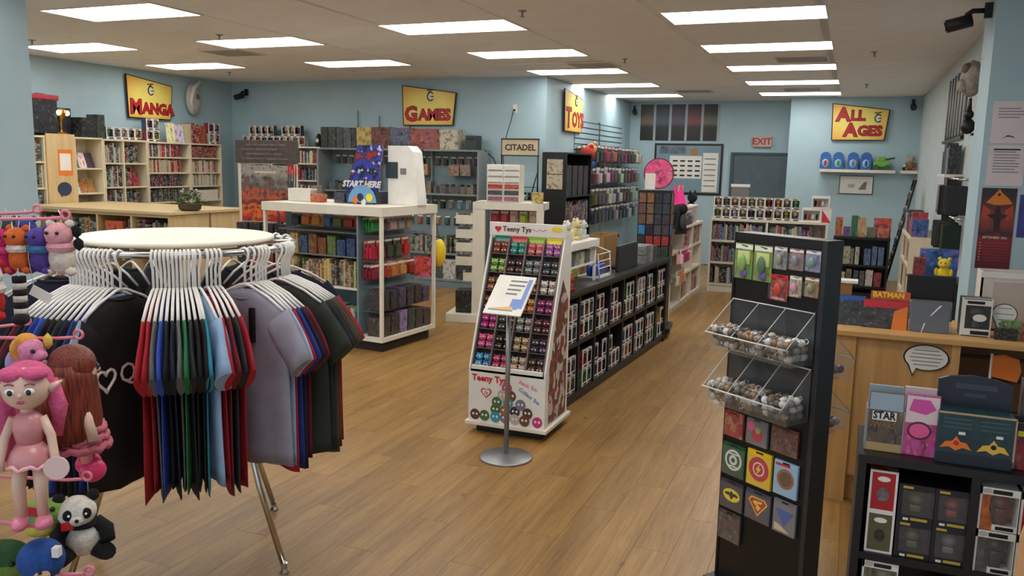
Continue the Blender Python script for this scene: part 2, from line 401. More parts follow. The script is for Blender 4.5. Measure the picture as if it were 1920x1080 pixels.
def popbox(fr, x, y, z, label, group, c=None, win=False, sc=1.0, rz=0):
    o = ob('figure_box', carton_me, None, fr.p(x, y, z), fr.a+rz, (sc, sc, sc), jit(c or random.choice(FIGC), 20)); tag(o, label, 'figure box', group)
    ob('figure', random.choice((figure_me, figure2_me)), o, color=jit(c or random.choice(FIGC), 30))
    if win: ob('window', win_me, o)
    return o
def pops(fr, x0, x1, y, z, label, group, rows=1, win=False, sc=1.0, step=None):
    st = (step or PWD+.004)*sc
    for r in range(rows):
        x = x0
        while x + PWD*sc <= x1+.002: popbox(fr, x, y+rnd(0, .004), z+r*PHT*sc, label, group, None, win, sc); x += st
# hanging blister pack: header card with a clear moulded bubble and a toy in it
def packmesh(w, h, bw, bh):
    b = MB(); b.mat(0).box(-w/2, -.0015, -h, w/2, .0015, 0); b.mat(1).box(-bw/2, -.032, -h+.012, bw/2, -.0016, -h+.012+bh, .006)
    b.mat(2).box(-w/2+.005, -.0022, -.03, w/2-.005, -.0016, -.008); return b.mesh('blister_pack', art, plain, paper)
pack_a = packmesh(.12, .19, .085, .11); pack_b = packmesh(.15, .15, .1, .08); pack_c = packmesh(.09, .14, .06, .08)
b = MB(); b.mat(0).box(-.05, -.03, -.16, .05, 0, -.012); b.mat(1).box(-.03, -.0312, -.1, .03, -.0302, -.03); b.mat(0).box(-.02, -.002, -.012, .02, 0, 0)
pack_box = b.mesh('hang_box', art, plain)
peg_me = MB().cyl((0, 0, 0), (0, -.16, .004), .0025, n=6).cyl((0, -.16, .004), (0, -.172, .014), .0025, n=6).mesh('peg', steel)
def packs(fr, x0, x1, y, z, step, pal, label, group, me=None, layers=2, name='blister_pack', cat='toy pack', peg=None, dz=.012):
    x = x0 + step/2
    while x <= x1 - step/2 + .001:
        m_ = me or random.choice((pack_a, pack_b, pack_c)); c = random.choice(pal)
        for k in range(layers):
            o = ob(name, m_, None, fr.p(x+rnd(-.004, .004), y - .004 - k*.036, z+rnd(-.003, .003)), fr.a, None, jit(c, 20)); tag(o, label, cat, group)
        if peg: ob('peg', peg_me, peg, fr_local(peg, fr.p(x, y, z-.006)), 0)
        x += step
def fr_local(parent, p):
    return tuple((Matrix.Translation(parent.location) @ parent.rotation_euler.to_matrix().to_4x4()).inverted() @ Vector(p))
def bookcase(name, label, cat, fr, w, d, h, xs, zs, m, t_=.02, back=None, toe=.0, top=True, mv=None, group=None):
    """xs: divider centres, zs: list of shelf heights (underside); parts in local frame"""
    t0 = thing(name, label, cat, fr.p(0, 0, 0), fr.a, group); mv = mv or m
    for x in (0, w-t_): MB().box(x, 0, 0, x+t_, d, h).build('side_panel', mv, t0)
    for x in xs: MB().box(x-t_/2, .004, toe+t_, x+t_/2, d, h-t_).build('divider', mv, t0)
    if top: MB().box(-.002, -.003, h-t_, w+.002, d, h+.002).build('top_panel', m, t0)
    MB().box(t_, .006, toe, w-t_, d, toe+t_).build('bottom_shelf', m, t0)
    if toe: MB().box(t_, .02, 0, w-t_, .035, toe).build('toe_kick', m, t0)
    xx = [t_/2] + list(xs) + [w-t_/2]
    for i in range(len(xx)-1):
        zz = zs[i] if isinstance(zs[0], (list, tuple)) else zs
        me = MB().box(xx[i]+t_/2, .006, 0, xx[i+1]-t_/2, d-.012, t_).mesh('shelf', m)
        for z in zz: ob('shelf', me, t0, (0, 0, z))
    MB().box(t_, d-.01, toe, w-t_, d, h-t_).build('back_panel', back or m, t0)
    return t0
MANGA = [(220,214,200), (30,30,34), (150,40,44), (70,90,130), (200,190,160), (90,96,100), (110,60,60), (60,66,80)]
COMIC = [(60,64,76), (40,44,52), (150,60,50), (90,110,150), (190,180,160), (120,120,126), (70,90,80)]
TOYC = [(190,60,50), (60,80,130), (200,170,60), (70,110,80), (60,60,66), (200,196,186), (150,90,60), (170,80,120)]
DARKC = [(46,48,54), (60,56,54), (70,76,86), (90,80,72), (40,44,48), (110,100,92)]
# ---------------------------------------------------------------- left wall bookcases (manga)
cream = mat('cream_laminate', (214, 202, 174), .5)
L = FR((-9.2, 7.02, 0), PI/2)
c0 = bookcase('bookcase', 'narrow cream bookcase half hidden by the blue column', 'bookcase', L, .38, .3, 2.03, [], [.35, .7, 1.05, 1.38, 1.7], cream)
for z in (1.05, 1.38, 1.7): books(L, .03, .35, .02, z+.021, .2, .27, .2, MANGA, 'book on the narrow cream bookcase beside the blue column', 'books in the column-side bookcase', .02, .04)
# birch display cabinet with plain panel
cab = thing('display_cabinet', 'birch cabinet with plain front panel holding a poster and speech bubble', 'cabinet', L.p(.385, 0, 0), PI/2)
MB().box(0, -.02, 0, .41, .0, 2.06, .003).build('front_panel', birchv, cab); MB().box(0, 0, 0, .41, .3, 2.04).build('body', birchv, cab)
po = thing('poster', 'small white poster with red flame border on the birch cabinet panel', 'poster', L.p(.385+.15, -.021, 1.55), PI/2)
MB().box(0, -.003, 0, .2, 0, .32).build('sheet', orangep, po); MB().box(.02, -.0036, .06, .18, -.003, .27).build('print_panel', paper, po)
def bubble(name, label, fr, x, y, z, w, h, face, rim, lines=0, lm=None, tail=(-.2, -.62), group=None):
    """speech-bubble sign standing upright; x,y,z = centre"""
    t0 = thing(name, label, 'sign', fr.p(x, y, z), fr.a, group); N = 28
    def outline(k): 
        pts = [(w/2*k*math.cos(a)*(1 if k == 1 else 1), h/2*k*math.sin(a)) for a in [2*PI*i/N for i in range(N)]]
        i0 = int(N*.66); d = .012 if k < 1 else 0
        pts[i0:i0+1] = [pts[i0-1], (w*tail[0], h*tail[1]+d), pts[i0+1]]; return pts[:i0-1] + pts[i0:]
    mx = Matrix(((1,0,0,0), (0,0,1,0), (0,1,0,0), (0,0,0,1)))   # x,y -> x,z ; extrude along y
    MB().prism(outline(1), -.002, .004, mx).build('backing', rim, t0); MB().prism(outline(.93), -.0028, -.002, mx).build('face', face, t0)
    for i in range(lines):
        zz = h*.28 - i*h*.56/max(1, lines-1); ww = w*.36*(1-.25*abs(zz)/(h*.28)); MB().box(-ww, -.0032, zz-h*.016, ww, -.0028, zz+h*.016).build('text_line', lm or greyp, t0)
    return t0
bubble('speech_bubble_sign', 'dark blue speech bubble sign on the birch cabinet panel', L, .385+.22, -.024, 1.38, .2, .17, mat('navy_print', (44, 58, 92), .5), mat('navy_dark', (30, 40, 66), .5))
# angled display unit
ang = bookcase('display_shelf', 'cream display unit with sloping shelves of face-out volumes', 'shelf', FR(L.p(.8, 0, 0), PI/2), .44, .3, 2.03, [], [.5, .95, 1.3, 1.62], cream)
for z in (1.3, 1.62):
    standing(L, .83, 1.2, .1, z+.021, .12, .2, [(220,214,200), (180,120,70), (90,100,80), (60,60,66)], 'face-out manga volume propped on the sloping display unit', 'volumes on the sloping display', d=.02, lean=.35)
standing(L, .83, 1.2, .06, .971, .15, .22, [(200,196,180), (120,100,80)], 'magazine leaning low on the sloping display unit', 'magazines low on the sloping display', d=.015, lean=.3)
u2_ = FR(L.p(1.245, 0, 0), PI/2)
bookcase('bookcase', 'cream two-column bookcase of tall manga beside the sloping display', 'bookcase', u2_, .74, .3, 2.02, [.335], [.4, .72, 1.05, 1.37, 1.69], cream)
for i, z in enumerate((1.05, 1.37, 1.69)):
    books(u2_, .03, .31, .03, z+.021, .2, .28, .2, [(40,46,60), (120,130,150), (60,70,80), (180,170,150), (110,60,50)], 'tall book in the two-column cream bookcase', 'books in the two-column bookcase', .018, .032, .03)
    books(u2_, .36, .6 if i != 1 else .5, .03, z+.021, .19, .27, .2, [(34,40,42), (70,84,80), (50,56,66), (150,50,60)], 'tall book in the two-column cream bookcase', 'books in the two-column bookcase', .018, .032, .03)
standing(u2_, .52, .66, .06, 1.391, .13, .2, [(170,50,70), (200,190,170)], 'pink covered volume leaning in the two-column bookcase', 'pink volumes leaning', d=.02, lean=.3)
u3_ = FR(L.p(1.99, 0, 0), PI/2)
bookcase('bookcase', 'wide cream bookcase with red and grey manga runs under the manga sign', 'bookcase', u3_, .82, .3, 2.01, [], [.3, .6, .9, 1.14, 1.36, 1.56, 1.78], cream)
REDS = [(150,40,44), (200,190,176), (170,60,56), (90,84,84), (60,56,60)]
for z, pal in ((1.78, REDS), (1.56, [(186,170,140), (176,160,132), (150,44,44)]), (1.36, [(50,60,74), (44,50,60), (140,40,44)]), (1.14, DARKC)):
    books(u3_, .03, .66, .02, z+.021, .16, .19, .16, pal, 'paperback in the wide cream bookcase under the red-lettered sign', 'paperbacks in the wide bookcase', .012, .024, .02, far=True)
u4_ = FR(L.p(2.815, 0, 0), PI/2)
bookcase('bookcase', 'cream bookcase of stacked maroon and pale volumes near the corner', 'bookcase', u4_, .66, .3, 2.01, [], [.3, .6, .9, 1.14, 1.36, 1.56, 1.78], cream)
for z, pal in ((1.78, [(120,50,46), (110,44,42), (128,58,50)]), (1.56, [(196,186,166), (170,150,140), (150,60,60)]), (1.36, [(200,192,170), (120,120,110)])):
    books(u4_, .03, .56, .02, z+.021, .15, .185, .16, pal, 'volume in the bookcase of maroon runs near the corner', 'volumes near the corner', .014, .026, .02)
box1(u4_, .12, .02, 1.161, .45, .22, .15, (206,200,186), 'long white storage box on a lower shelf near the corner', 'box', None, 'storage_box', MB().box(0,0,0,1,1,.8).box(-.01,-.01,.55,1.01,1.01,1).mesh('storage_box', mat('white_card', (214,210,200), .6)))
# things standing on top of the left cases
def topbox(y, w, d, h, c, label, z=2.034, x=.03, cat='box', name='game_box'): return box1(L, y-7.02, x, z, w, d, h, c, label, cat, None, name)
topbox(7.05, .2, .24, .36, (60,66,60), 'tall green game box at the end beside the column')
topbox(7.29, .33, .22, .4, (34,36,44), 'large dark blue game box on the narrow bookcase', z=2.062)
rc = MB().box(-.2, -.09, 0, .2, .09, .07, .02).box(-.06, -.012, .07, .06, .012, .085).build('carry_case', mat('red_case', (150, 50, 60), .4), None, loc=L.p(.46, .14, 2.464), rot=PI/2); tag(rc, 'small red carry case lying on the dark game box', 'case')
topbox(7.63, .3, .2, .33, (44,40,52), 'dark purple game box behind the brass owl lamp', z=2.062, x=.17)
tr = thing('trophy_lamp', 'brass owl-like desk lamp with two glowing bulbs on the cabinet', 'lamp', L.p(.68, .03, 2.062), PI/2)
MB().lathe([(.09, 0), (.09, .012), (.02, .03), (.014, .05), (.014, .16), (.04, .2), (.07, .26), (.06, .3), (.0, .32)], 20, (0, .04, 0)).build('stem', mat('brass', (180, 130, 50), .3, .8), tr)
for s_ in (-1, 1): MB().ball((s_*.06, .0, .26), .034, 10).build('bulb', emit('warm_bulb', (255, 226, 170), 2.5), tr)
topbox(7.96, .23, .2, .25, (38,44,46), 'dark grey game box beside the brass lamp', x=.02, z=2.034)
topbox(8.2, .12, .18, .3, (60,64,60), 'olive game box standing next to the dark grey one', x=.02, z=2.034)
pops(L, 1.36, 1.99, .06, 2.024, 'boxed vinyl figure on top of the two-column bookcase', 'figure boxes over the two-column bookcase')
pops(L, 2.05, 2.4, .06, 2.014, 'boxed vinyl figure stacked under the manga sign', 'figure boxes under the manga sign', 2)
standing(L, 2.42, 2.78, .05, 2.014, .17, .27, [(210,206,196), (120,140,150)], 'pale magazine facing out on top of the wide bookcase', 'pale magazines on the wide bookcase', lean=.12)
books(L, 2.8, 3.1, .05, 2.014, .26, .3, .18, [(150,40,50), (40,40,44), (190,170,150)], 'tall red or black hardback upright on top of the bookcases', 'hardbacks on top', .03, .05, 0)
standing(L, 3.08, 3.25, .05, 2.014, .15, .27, [(170,50,56)], 'red covered volume facing out on top of the corner bookcase', None, lean=.1)
pops(L, 3.28, 3.52, .06, 2.014, 'boxed vinyl figure in the stack beside the red volume', 'figure boxes beside the red volume', 2)
# corner + back wall bookcases
K = FR((-9.15, 10.83, 0), 0)
bookcase('bookcase', 'cream corner bookcase where the left and back walls meet', 'bookcase', FR((-9.15, 10.8, 0), 0), .62, .3, 2.0, [], [.4, .8, 1.2, 1.5], cream)
books(FR((-9.15, 10.8, 0)), .03, .58, .03, 1.521, .16, .2, .17, MANGA, 'paperback in the cream corner bookcase', 'corner paperbacks', .012, .022, far=True)
books(FR((-9.15, 10.8, 0)), .03, .58, .03, 1.221, .16, .22, .17, MANGA, 'paperback in the cream corner bookcase', 'corner paperbacks', .012, .022, far=True)
KB = FR((-8.52, 10.83, 0), 0)
bookcase('bookcase', 'white two-column bookcase against the blue back wall', 'bookcase', KB, .92, .3, 2.0, [.46], [.3, .6, .9, 1.2, 1.47, 1.73], white)
for z in (1.2, 1.47, 1.73):
    for xa in (.03, .49):
        books(KB, xa, xa+.4, .03, z+.021, .15, .2, .17, MANGA, 'small paperback in the white two-column bookcase on the back wall', 'paperbacks in the white back-wall bookcase', .012, .024, .12, far=True)
for z in (.6, .9):
    for xa in (.03, .49): books(KB, xa, xa+.4, .03, z+.021, .15, .2, .17, MANGA, 'small paperback in the white two-column bookcase on the back wall', 'paperbacks in the white back-wall bookcase', .02, .03, .12, far=True)
pops(FR((-9.1, 10.86, 0)), 0, 1.3, .02, 2.003, 'boxed vinyl figure in the lower row over the back wall bookcases', 'lower figure boxes on the back wall cases')
pops(FR((-8.98, 10.87, 0)), 0, .5, .02, 2.163, 'boxed vinyl figure stacked upper row over the corner', 'upper figure boxes over the corner')
pops(FR((-8.35, 10.87, 0)), 0, .36, .02, 2.163, 'boxed vinyl figure stacked upper row over the white bookcase', 'upper figure boxes over the white bookcase')
st = thing('statuette', 'small black penguin statuette at the end of the white bookcase', 'figurine', (-7.72, 10.98, 2.002))
MB().lathe([(.04, 0), (.055, .05), (.05, .13), (.03, .19), (.0, .21)], 14).build('body', blackp, st); MB().ball((0, -.035, .09), (.03, .02, .06), 8).build('belly', paper, st); MB().cyl((0, -.03, .18), (0, -.06, .175), .008, .001, 8).build('beak', orangep, st)
# ---------------------------------------------------------------- low birch bookcase island
B = FR((-9.14, 7.05, 0), 0)
lb = bookcase('low_bookcase', 'long low birch bookcase island with a plant on its top', 'bookcase', B, 2.22, .6, 1.17, [.17, .56, 1.13, 1.65], [.38, .78], birch, .03, mv=birchv)
MB().box(-.02, -.03, 1.172, 2.25, 1.22, 1.205, .004).build('worktop', birch, lb)
MB().box(0, .605, 0, 2.22, 1.2, 1.172).build('rear_case', birchv, lb); MB().box(2.221, .61, 0, 2.226, .625, 1.17).build('seam_shade', mat('birch_shadow', (120, 96, 62), .6), lb)  # darker birch strip paints the shade in the seam between the cases
for xa, xb in ((.2, .54), (.6, 1.1), (1.51, 1.62), (1.69, 2.16)):
    books(B, xa, xb, .04, .812, .2, .3, .2, [(60,50,46), (110,56,44), (70,84,90), (150,110,70), (40,40,46), (90,70,60)], 'hardback on the upper shelf of the low birch bookcase', 'books in the low birch bookcase', .02, .045, .05)
box1(B, 1.24, .02, .812, .26, .05, .26, (190,80,40), 'orange covered box set facing out in the low birch bookcase', 'box')
# potted plant
pl = thing('potted_plant', 'bushy green artificial plant in a small basket on the birch top', 'plant', (-6.98, 7.42, 1.205))
MB().lathe([(.09, 0), (.12, .02), (.13, .08), (.12, .085)], 16).build('basket', mat('plant_basket', (70, 62, 44), .8, bump=.4, scale=60), pl)
lf = MB()
for i in range(150):
    a, e, rr_ = rnd(0, 2*PI), rnd(.05, 1.4), rnd(.07, .17)
    c = Vector((math.cos(a)*math.cos(e)*rr_*1.15, math.sin(a)*math.cos(e)*rr_*1.15, .07+math.sin(e)*rr_)); q = RZ(a) @ RY(rnd(-.9, .4)) @ RX(rnd(-.6, .6)); s_ = rnd(.02, .034)
    lf.mi = i % 2; mm = T(*c) @ q; lf.prism([(-s_, 0), (0, s_*.5), (s_*1.1, 0), (0, -s_*.5)], -.001, .001, mm)
lf.build('foliage', [mat('leaf_dark', (52, 78, 40), .6), mat('leaf_mid', (84, 108, 60), .6)], pl)['kind'] = 'stuff'
for i in range(7):
    a = rnd(0, 2*PI); MB().ball((math.cos(a)*.09, math.sin(a)*.09, rnd(.2, .25)), .012, 6).build('bud', mat('pale_bud', (190, 180, 190), .6), pl)
# ---------------------------------------------------------------- fire poster stand
FS = FR((-6.24, 7.25, 0), .12)
fs = thing('poster_stand', 'tall display stand holding a fiery battle poster under a dark header', 'display stand', FS.l, .12)
MB().box(-.03, .03, 0, .69, .4, .05).build('base', blackp, fs)
for x in (-.02, .66): MB().box(x, .18, .05, x+.03, .21, 1.98).build('post', white, fs)
MB().box(-.04, .16, 1.76, .7, .21, 2.01, .004).build('header_board', mat('dark_walnut', (74, 62, 58), .5, var=.3, scale=20), fs)
for i in range(4): MB().box(.04+.05*(i % 2), .156, 1.8+i*.05, .6-.06*(i % 3), .16, 1.818+i*.05).build('carved_rib', mat('walnut_rib', (104, 88, 80), .5, var=.4, scale=30), fs)
for z in (.3, .62, .93): MB().box(-.02, .02, z, .69, .4, z+.02).build('shelf', white, fs)
t = NT('fire_artwork'); tc = t.n('ShaderNodeTexCoord'); sx_ = t.n('ShaderNodeSeparateXYZ'); t.l(tc, 0, sx_, 0); n1 = t.noise(6, 5, (tc, 0)); n2 = t.noise(11, 4, (tc, 0))
f = t.math('ADD', (sx_, 2), t.math('MULTIPLY_ADD', (n1, 0), .9, -.45)); c = t.ramp(f, [(.05, lin((170, 40, 30))), (.2, lin((226, 110, 40))), (.32, lin((80, 44, 40))), (.5, lin((190, 90, 50))), (.62, lin((90, 76, 72))), (.85, lin((150, 142, 134)))])
c = t.mix('MIX', t.ramp((n2, 0), [(.55, (0,0,0,1)), (.62, (.8,.8,.8,1))]), c, lin((50, 40, 44))); t.col(c); firem = t.done(.35)
MB().box(.03, .15, 1.13, .62, .156, 1.74).build('poster_sheet', firem, fs)
MB().box(.2, .1485, 1.655, .46, .1495, 1.675).build('title_strip', mat('pale_tan_print', (200, 184, 160), .5), fs)
wand = thing('wand_bundle', 'bundle of dark rods with red tips beside the fiery poster', 'toy', FS.p(.69, .1, .951), .12)
MB().box(-.06, -.05, 0, .05, .06, .45).build('box', mat('slate_box', (64, 72, 82), .5), wand)
for i in range(6):
    x, y = -.045+.03*(i % 3), -.025+.05*(i//3); MB().cyl((x, y, .4), (x+.01, y, .7), .008, n=6).build('rod', mat('slate_rod', (70, 78, 88), .4), wand); MB().cyl((x+.01, y, .7), (x+.013, y, .8), .012, .006, n=6).build('tip', redp, wand)
for i in range(4): box1(FS, .02+i*.155, .06, .951, .13, .14, rnd(.12, .17), random.choice([(34,36,38), (60,40,36), (30,40,44)]), 'dark boxed game on the shelf under the fiery poster', 'box', 'boxed games under the fiery poster')
for i in range(4): box1(FS, .02+i*.155, .06, .641, .13, .14, rnd(.2, .25), random.choice([(34,36,38), (130,40,40), (30,40,44)]), 'dark boxed game on the lower shelf of the poster stand', 'box', 'boxed games low on the poster stand')
# ---------------------------------------------------------------- games wall
slate = mat('slate_panel', (112, 132, 140), .6, var=.1); slated = mat('slate_shelf', (128, 138, 140), .5)
G = FR((-7.56, 10.72, 0), 0)
gw = thing('wall_shelving', 'long grey-blue peg wall shelving unit beneath the games sign', 'shelving', G.l)
MB().box(0, .36, 0, 2.68, .42, 1.99).build('back_panel', slate, gw)
for x in (-.02, .88, 1.77, 2.66): MB().box(x, .0 if x in (-.02, 2.66) else .3, 0, x+.03, .36, 1.97).build('upright', slated, gw)
for z, d in ((1.965, .33), (1.335, .24), (.47, .24), (.1, .33)):
    for i in range(3): MB().box(.012+i*.89, .36-d, z, .875+i*.89, .36, z+.025).build('shelf', slated, gw)
MB().box(0, .04, 0, 2.66, .36, .1).build('kick', slate, gw)
# game boxes along the top
x = .02
for w_, h_, c, lb_ in ((.14, .31, (48,56,58), 'dark grey game box first in the row on the peg wall top'), (.15, .31, (60,66,64), 'grey game box with pale lettering second on the peg wall top'), (.13, .3, (70,80,82), 'slate game box in the middle of the dark run on the wall'),
        (.15, .3, (84,92,90), 'pale slate game box at the end of the dark run'), (.09, .3, (54,60,58), 'thin dark game box beside the yellow one'), (.28, .31, (190,170,90), 'yellow and dark game box on top of the peg wall'), (.33, .31, (110,60,54), 'wide maroon strategy game box on top of the peg wall'),
        (.36, .3, (90,92,120), 'wide blue-grey game box on top of the peg wall'), (.5, .29, (150,80,70), 'widest red battle game box on top of the peg wall'), (.31, .28, (190,180,160), 'white and black game box under the games sign')):
    box1(G, x, .06, 1.991, w_*.93-.008, .24, h_, c, lb_); x += w_*.93+.004
sp = thing('speaker_box', 'small dark green speaker box at the end of the top shelf', 'speaker', G.p(2.42, .12, 1.991)); MB().box(0, 0, 0, .17, .18, .2, .008).build('cabinet', mat('dark_green_box', (46, 58, 56), .5), sp); MB().box(.02, -.003, .14, .15, .001, .165).build('slot', blackp, sp)
SL = [(58,64,70), (76,84,88), (96,92,88), (60,56,58), (90,100,110), (130,120,104)]
packs(G, .06, 2.6, .355, 1.9, .125, SL, 'small dark blister pack on the top peg row of the games wall', 'games wall top peg packs', pack_c, 1, peg=gw)
for k, (x, w_, n) in enumerate(((.1, .05, 8), (1.3, .06, 4), (1.62, .075, 3), (1.9, .045, 14))):
    for i in range(n): box1(G, x+i*(w_+.004), .15, 1.361, w_, .12, rnd(.1, .15) if k != 2 else .17, random.choice(SL), 'small miniature box on the middle shelf of the games wall', 'box', 'miniature boxes on the games wall middle shelf', 'miniature_box')
for i, (x, c) in enumerate(((1.55, (170,120,90)), (2.12, (150,110,96)), (2.3, (140,120,110)))): box1(G, x, .2, 1.62, .22 if i == 0 else .16, .08, .16, c, 'brown window box hooked high on the games peg wall', 'box', 'brown window boxes on the peg wall', 'hook_box')
packs(G, .9, 2.6, .355, 1.27, .14, [(60,70,76), (150,190,190), (60,60,64), (170,150,160), (80,90,96)], 'blister pack on the peg row below the middle shelf', 'games wall middle peg packs', pack_c, 1, peg=gw)
packs(G, .9, 2.6, .355, 1.03, .15, [(50,60,70), (70,80,90), (150,110,96), (40,50,60)], 'blister pack on the low peg row of the games wall', 'games wall low peg packs', pack_c, 1, peg=gw)
books(G, .95, 2.6, .16, .496, .2, .26, .17, [(60,66,78), (46,52,60), (90,96,104), (140,130,120)], 'dark rule book on the low shelf of the games wall', 'rule books on the games wall', .025, .045, .1)
for i, (x, w_, h_, c) in enumerate(((1.35, .12, .2, (150,50,50)), (1.62, .3, .3, (196,70,60)), (1.95, .14, .26, (70,90,80)), (2.1, .2, .28, (190,190,184)), (2.35, .24, .26, (60,66,70)))): box1(G, x, .08, .126, w_, .22, h_, c, ('small red box on the bottom deck of the games wall', 'bright red party game box on the bottom deck', 'green boxed game on the bottom deck of the games wall', 'white boxed game on the bottom deck of the games wall', 'charcoal boxed game at the end of the bottom deck')[i])
# ---------------------------------------------------------------- section signs
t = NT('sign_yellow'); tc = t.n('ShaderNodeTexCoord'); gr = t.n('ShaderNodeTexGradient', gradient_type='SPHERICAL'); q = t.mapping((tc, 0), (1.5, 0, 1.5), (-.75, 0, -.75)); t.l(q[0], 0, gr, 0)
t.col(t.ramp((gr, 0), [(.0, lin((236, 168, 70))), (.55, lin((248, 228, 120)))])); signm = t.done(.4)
MXZ = Matrix(((1,0,0,0), (0,0,1,0), (0,1,0,0), (0,0,0,1)))
def sign(fr, z, words, label, tl=.6, tr=.48, emblem=(.42, .4), w=.9, sz=.24, br=.05):
    """quadrilateral board with lettering and a round emblem; origin lower left"""
    t0 = thing('section_sign', label, 'sign', fr.p(0, 0, z), fr.a)
    P = [(0, 0), (w-br, .0), (w, tr), (-.02, tl)]; MB().prism(P, -.02, 0, MXZ).build('board', blackp, t0)
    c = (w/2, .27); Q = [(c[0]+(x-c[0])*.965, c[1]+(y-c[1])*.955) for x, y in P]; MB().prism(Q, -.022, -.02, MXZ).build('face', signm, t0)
    for i, (s, x, y, k) in enumerate(words):
        a = text(s[0], sz*k*1.35, darkredp, t0, (x, -.0245, y+sz*k*.05), ext=.0015, name='initial_outline', bold=.016, align='LEFT'); text(s[0], sz*k*1.35, redp, t0, (x, -.027, y+sz*k*.05), ext=.001, name='initial', bold=.006, align='LEFT')
        x2 = x + sz*k*(1.1 if s[0] in 'MG' else .95)
        text(s[1:], sz*k, darkredp, t0, (x2, -.0245, y), ext=.0015, name='letter_outline', bold=.014, align='LEFT'); text(s[1:], sz*k, redp, t0, (x2, -.027, y), ext=.001, name='lettering', bold=.005, align='LEFT')
    ex, ey = emblem
    e = MB(); e.tube([(ex+.05*math.cos(a), -.026, ey+.06*math.sin(a)) for a in [.7+i*4.9/12 for i in range(13)]], .008, 6); e.cyl((ex+.05, -.026, ey-.0), (ex+.005, -.026, ey), .007, n=6)
    e.tube([(ex-.06, -.026, ey+.085), (ex+.05, -.026, ey+.1), (ex-.03, -.026, ey+.06)], .007, 6); e.build('emblem', blackp, t0); MB().prism([(ex+.042*math.cos(i*PI/8), ey+.05*math.sin(i*PI/8)) for i in range(16)], -.0235, -.022, MXZ).build('emblem_disc', paper, t0)
    return t0
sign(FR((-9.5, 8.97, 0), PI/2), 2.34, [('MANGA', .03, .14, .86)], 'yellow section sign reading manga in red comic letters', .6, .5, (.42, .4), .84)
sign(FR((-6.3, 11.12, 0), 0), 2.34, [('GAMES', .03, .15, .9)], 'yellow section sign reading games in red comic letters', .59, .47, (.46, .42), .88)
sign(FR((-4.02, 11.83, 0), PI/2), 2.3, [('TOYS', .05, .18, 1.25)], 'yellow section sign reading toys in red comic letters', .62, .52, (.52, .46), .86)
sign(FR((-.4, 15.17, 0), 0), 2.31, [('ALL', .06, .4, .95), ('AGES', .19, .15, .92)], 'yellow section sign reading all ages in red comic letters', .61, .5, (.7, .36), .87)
# ---------------------------------------------------------------- white gondola in the middle
GA = -.1; Q = FR((-5.50, 6.85, 0), GA); GWD, GDP = 1.48, .92
gon = thing('gondola', 'white gondola packed with boxed card games, comics and toys', 'gondola', Q.l, GA)
MB().box(.05, .06, 0, GWD-.05, GDP-.05, .1).build('plinth', mat('dark_brown_plinth', (36, 30, 28), .6), gon); MB().box(0, 0, .1, GWD, GDP, .14).build('deck', white, gon)
for x, y in ((0, 0), (GWD-.03, 0), (GWD-.03, GDP-.03), (0, GDP-.03)): MB().box(x, y, .14, x+.03, y+.03, 1.3).build('post', white, gon)
MB().box(.03, .45, .14, GWD-.3, .48, 1.3).build('spine_panel', slate, gon); MB().box(GWD-.32, .03, .14, GWD-.3, GDP-.03, 1.3).build('end_panel', slate, gon)
for x0, y0, x1, y1 in ((-.01, -.01, GWD+.01, .02), (-.01, GDP-.02, GWD+.01, GDP+.01), (-.01, .02, .02, GDP-.02), (GWD-.02, .02, GWD+.01, GDP-.02)): MB().box(x0, y0, 1.3, x1, y1, 1.385).build('top_rail', white, gon)
MB().box(.02, .02, 1.365, GWD-.02, GDP-.02, 1.383).build('top_board', white, gon)
wire = mat('shelf_wire', (150, 148, 140), .4, .3)
for z in (.56,): MB().box(.03, .1, z, GWD-.32, .45, z+.02).build('shelf', white, gon)
for z in (.86, 1.1): MB().box(.03, .18, z, GWD-.32, .45, z+.012).build('shelf', mat('grey_shelf', (120, 118, 110), .5), gon)
for z in (.38, .62, .86, 1.1): MB().box(GWD-.3, .03, z, GWD-.06, GDP-.03, z+.012).build('end_shelf', clear, gon)
books(Q, .04, 1.14, .03, .141, .2, .29, .19, [(200,180,90), (150,40,50), (60,110,90), (190,186,170), (60,64,70), (180,60,110), (90,140,150)], 'bright comic volume standing on the deck of the white gondola', 'volumes on the gondola deck', .012, .03, .02, name='comic_volume', cat='comic')
books(Q, .04, 1.14, .12, .581, .2, .27, .19, [(200,170,90), (60,56,50), (170,150,100), (110,100,80), (80,90,60), (150,90,60)], 'comic volume on the white shelf of the gondola', 'volumes on the gondola shelf', .014, .034, .02, name='comic_volume', cat='comic')
packs(Q, .06, 1.16, .42, 1.29, .14, [(180,60,50), (60,60,66), (90,110,170), (110,120,60), (220,150,50), (150,130,120)], 'colourful card pack hanging under the gondola top rail', 'card packs on the gondola top row', pack_b, 3, peg=gon)
for i in range(9): box1(Q, .05+i*.122, .2, .873, .1, .1, rnd(.15, .2), random.choice([(46,70,110), (90,110,60), (120,60,40), (190,150,80), (60,56,54)]), 'small boxed deck on the grey shelf of the gondola', 'box', 'boxed decks on the gondola', 'deck_box')
R_ = FR(Q.p(GWD, 0, 0), GA+PI/2)
packs(R_, .05, .88, .26, 1.29, .14, [(40,120,70), (40,130,80), (190,180,160), (90,70,110)], 'green or pale card pack on the gondola end', 'packs on the gondola end top', pack_b, 3, peg=None)
packs(R_, .05, .88, .26, 1.06, .14, [(70,80,60), (190,60,40), (190,50,50), (60,60,56)], 'red or olive pack on the second row of the gondola end', 'packs on the gondola end second row', pack_a, 2)
packs(R_, .05, .88, .26, .83, .15, [(220,120,60), (60,60,90), (150,40,60), (170,60,50)], 'red toy pack on the third row of the gondola end', 'packs on the gondola end third row', pack_b, 3)
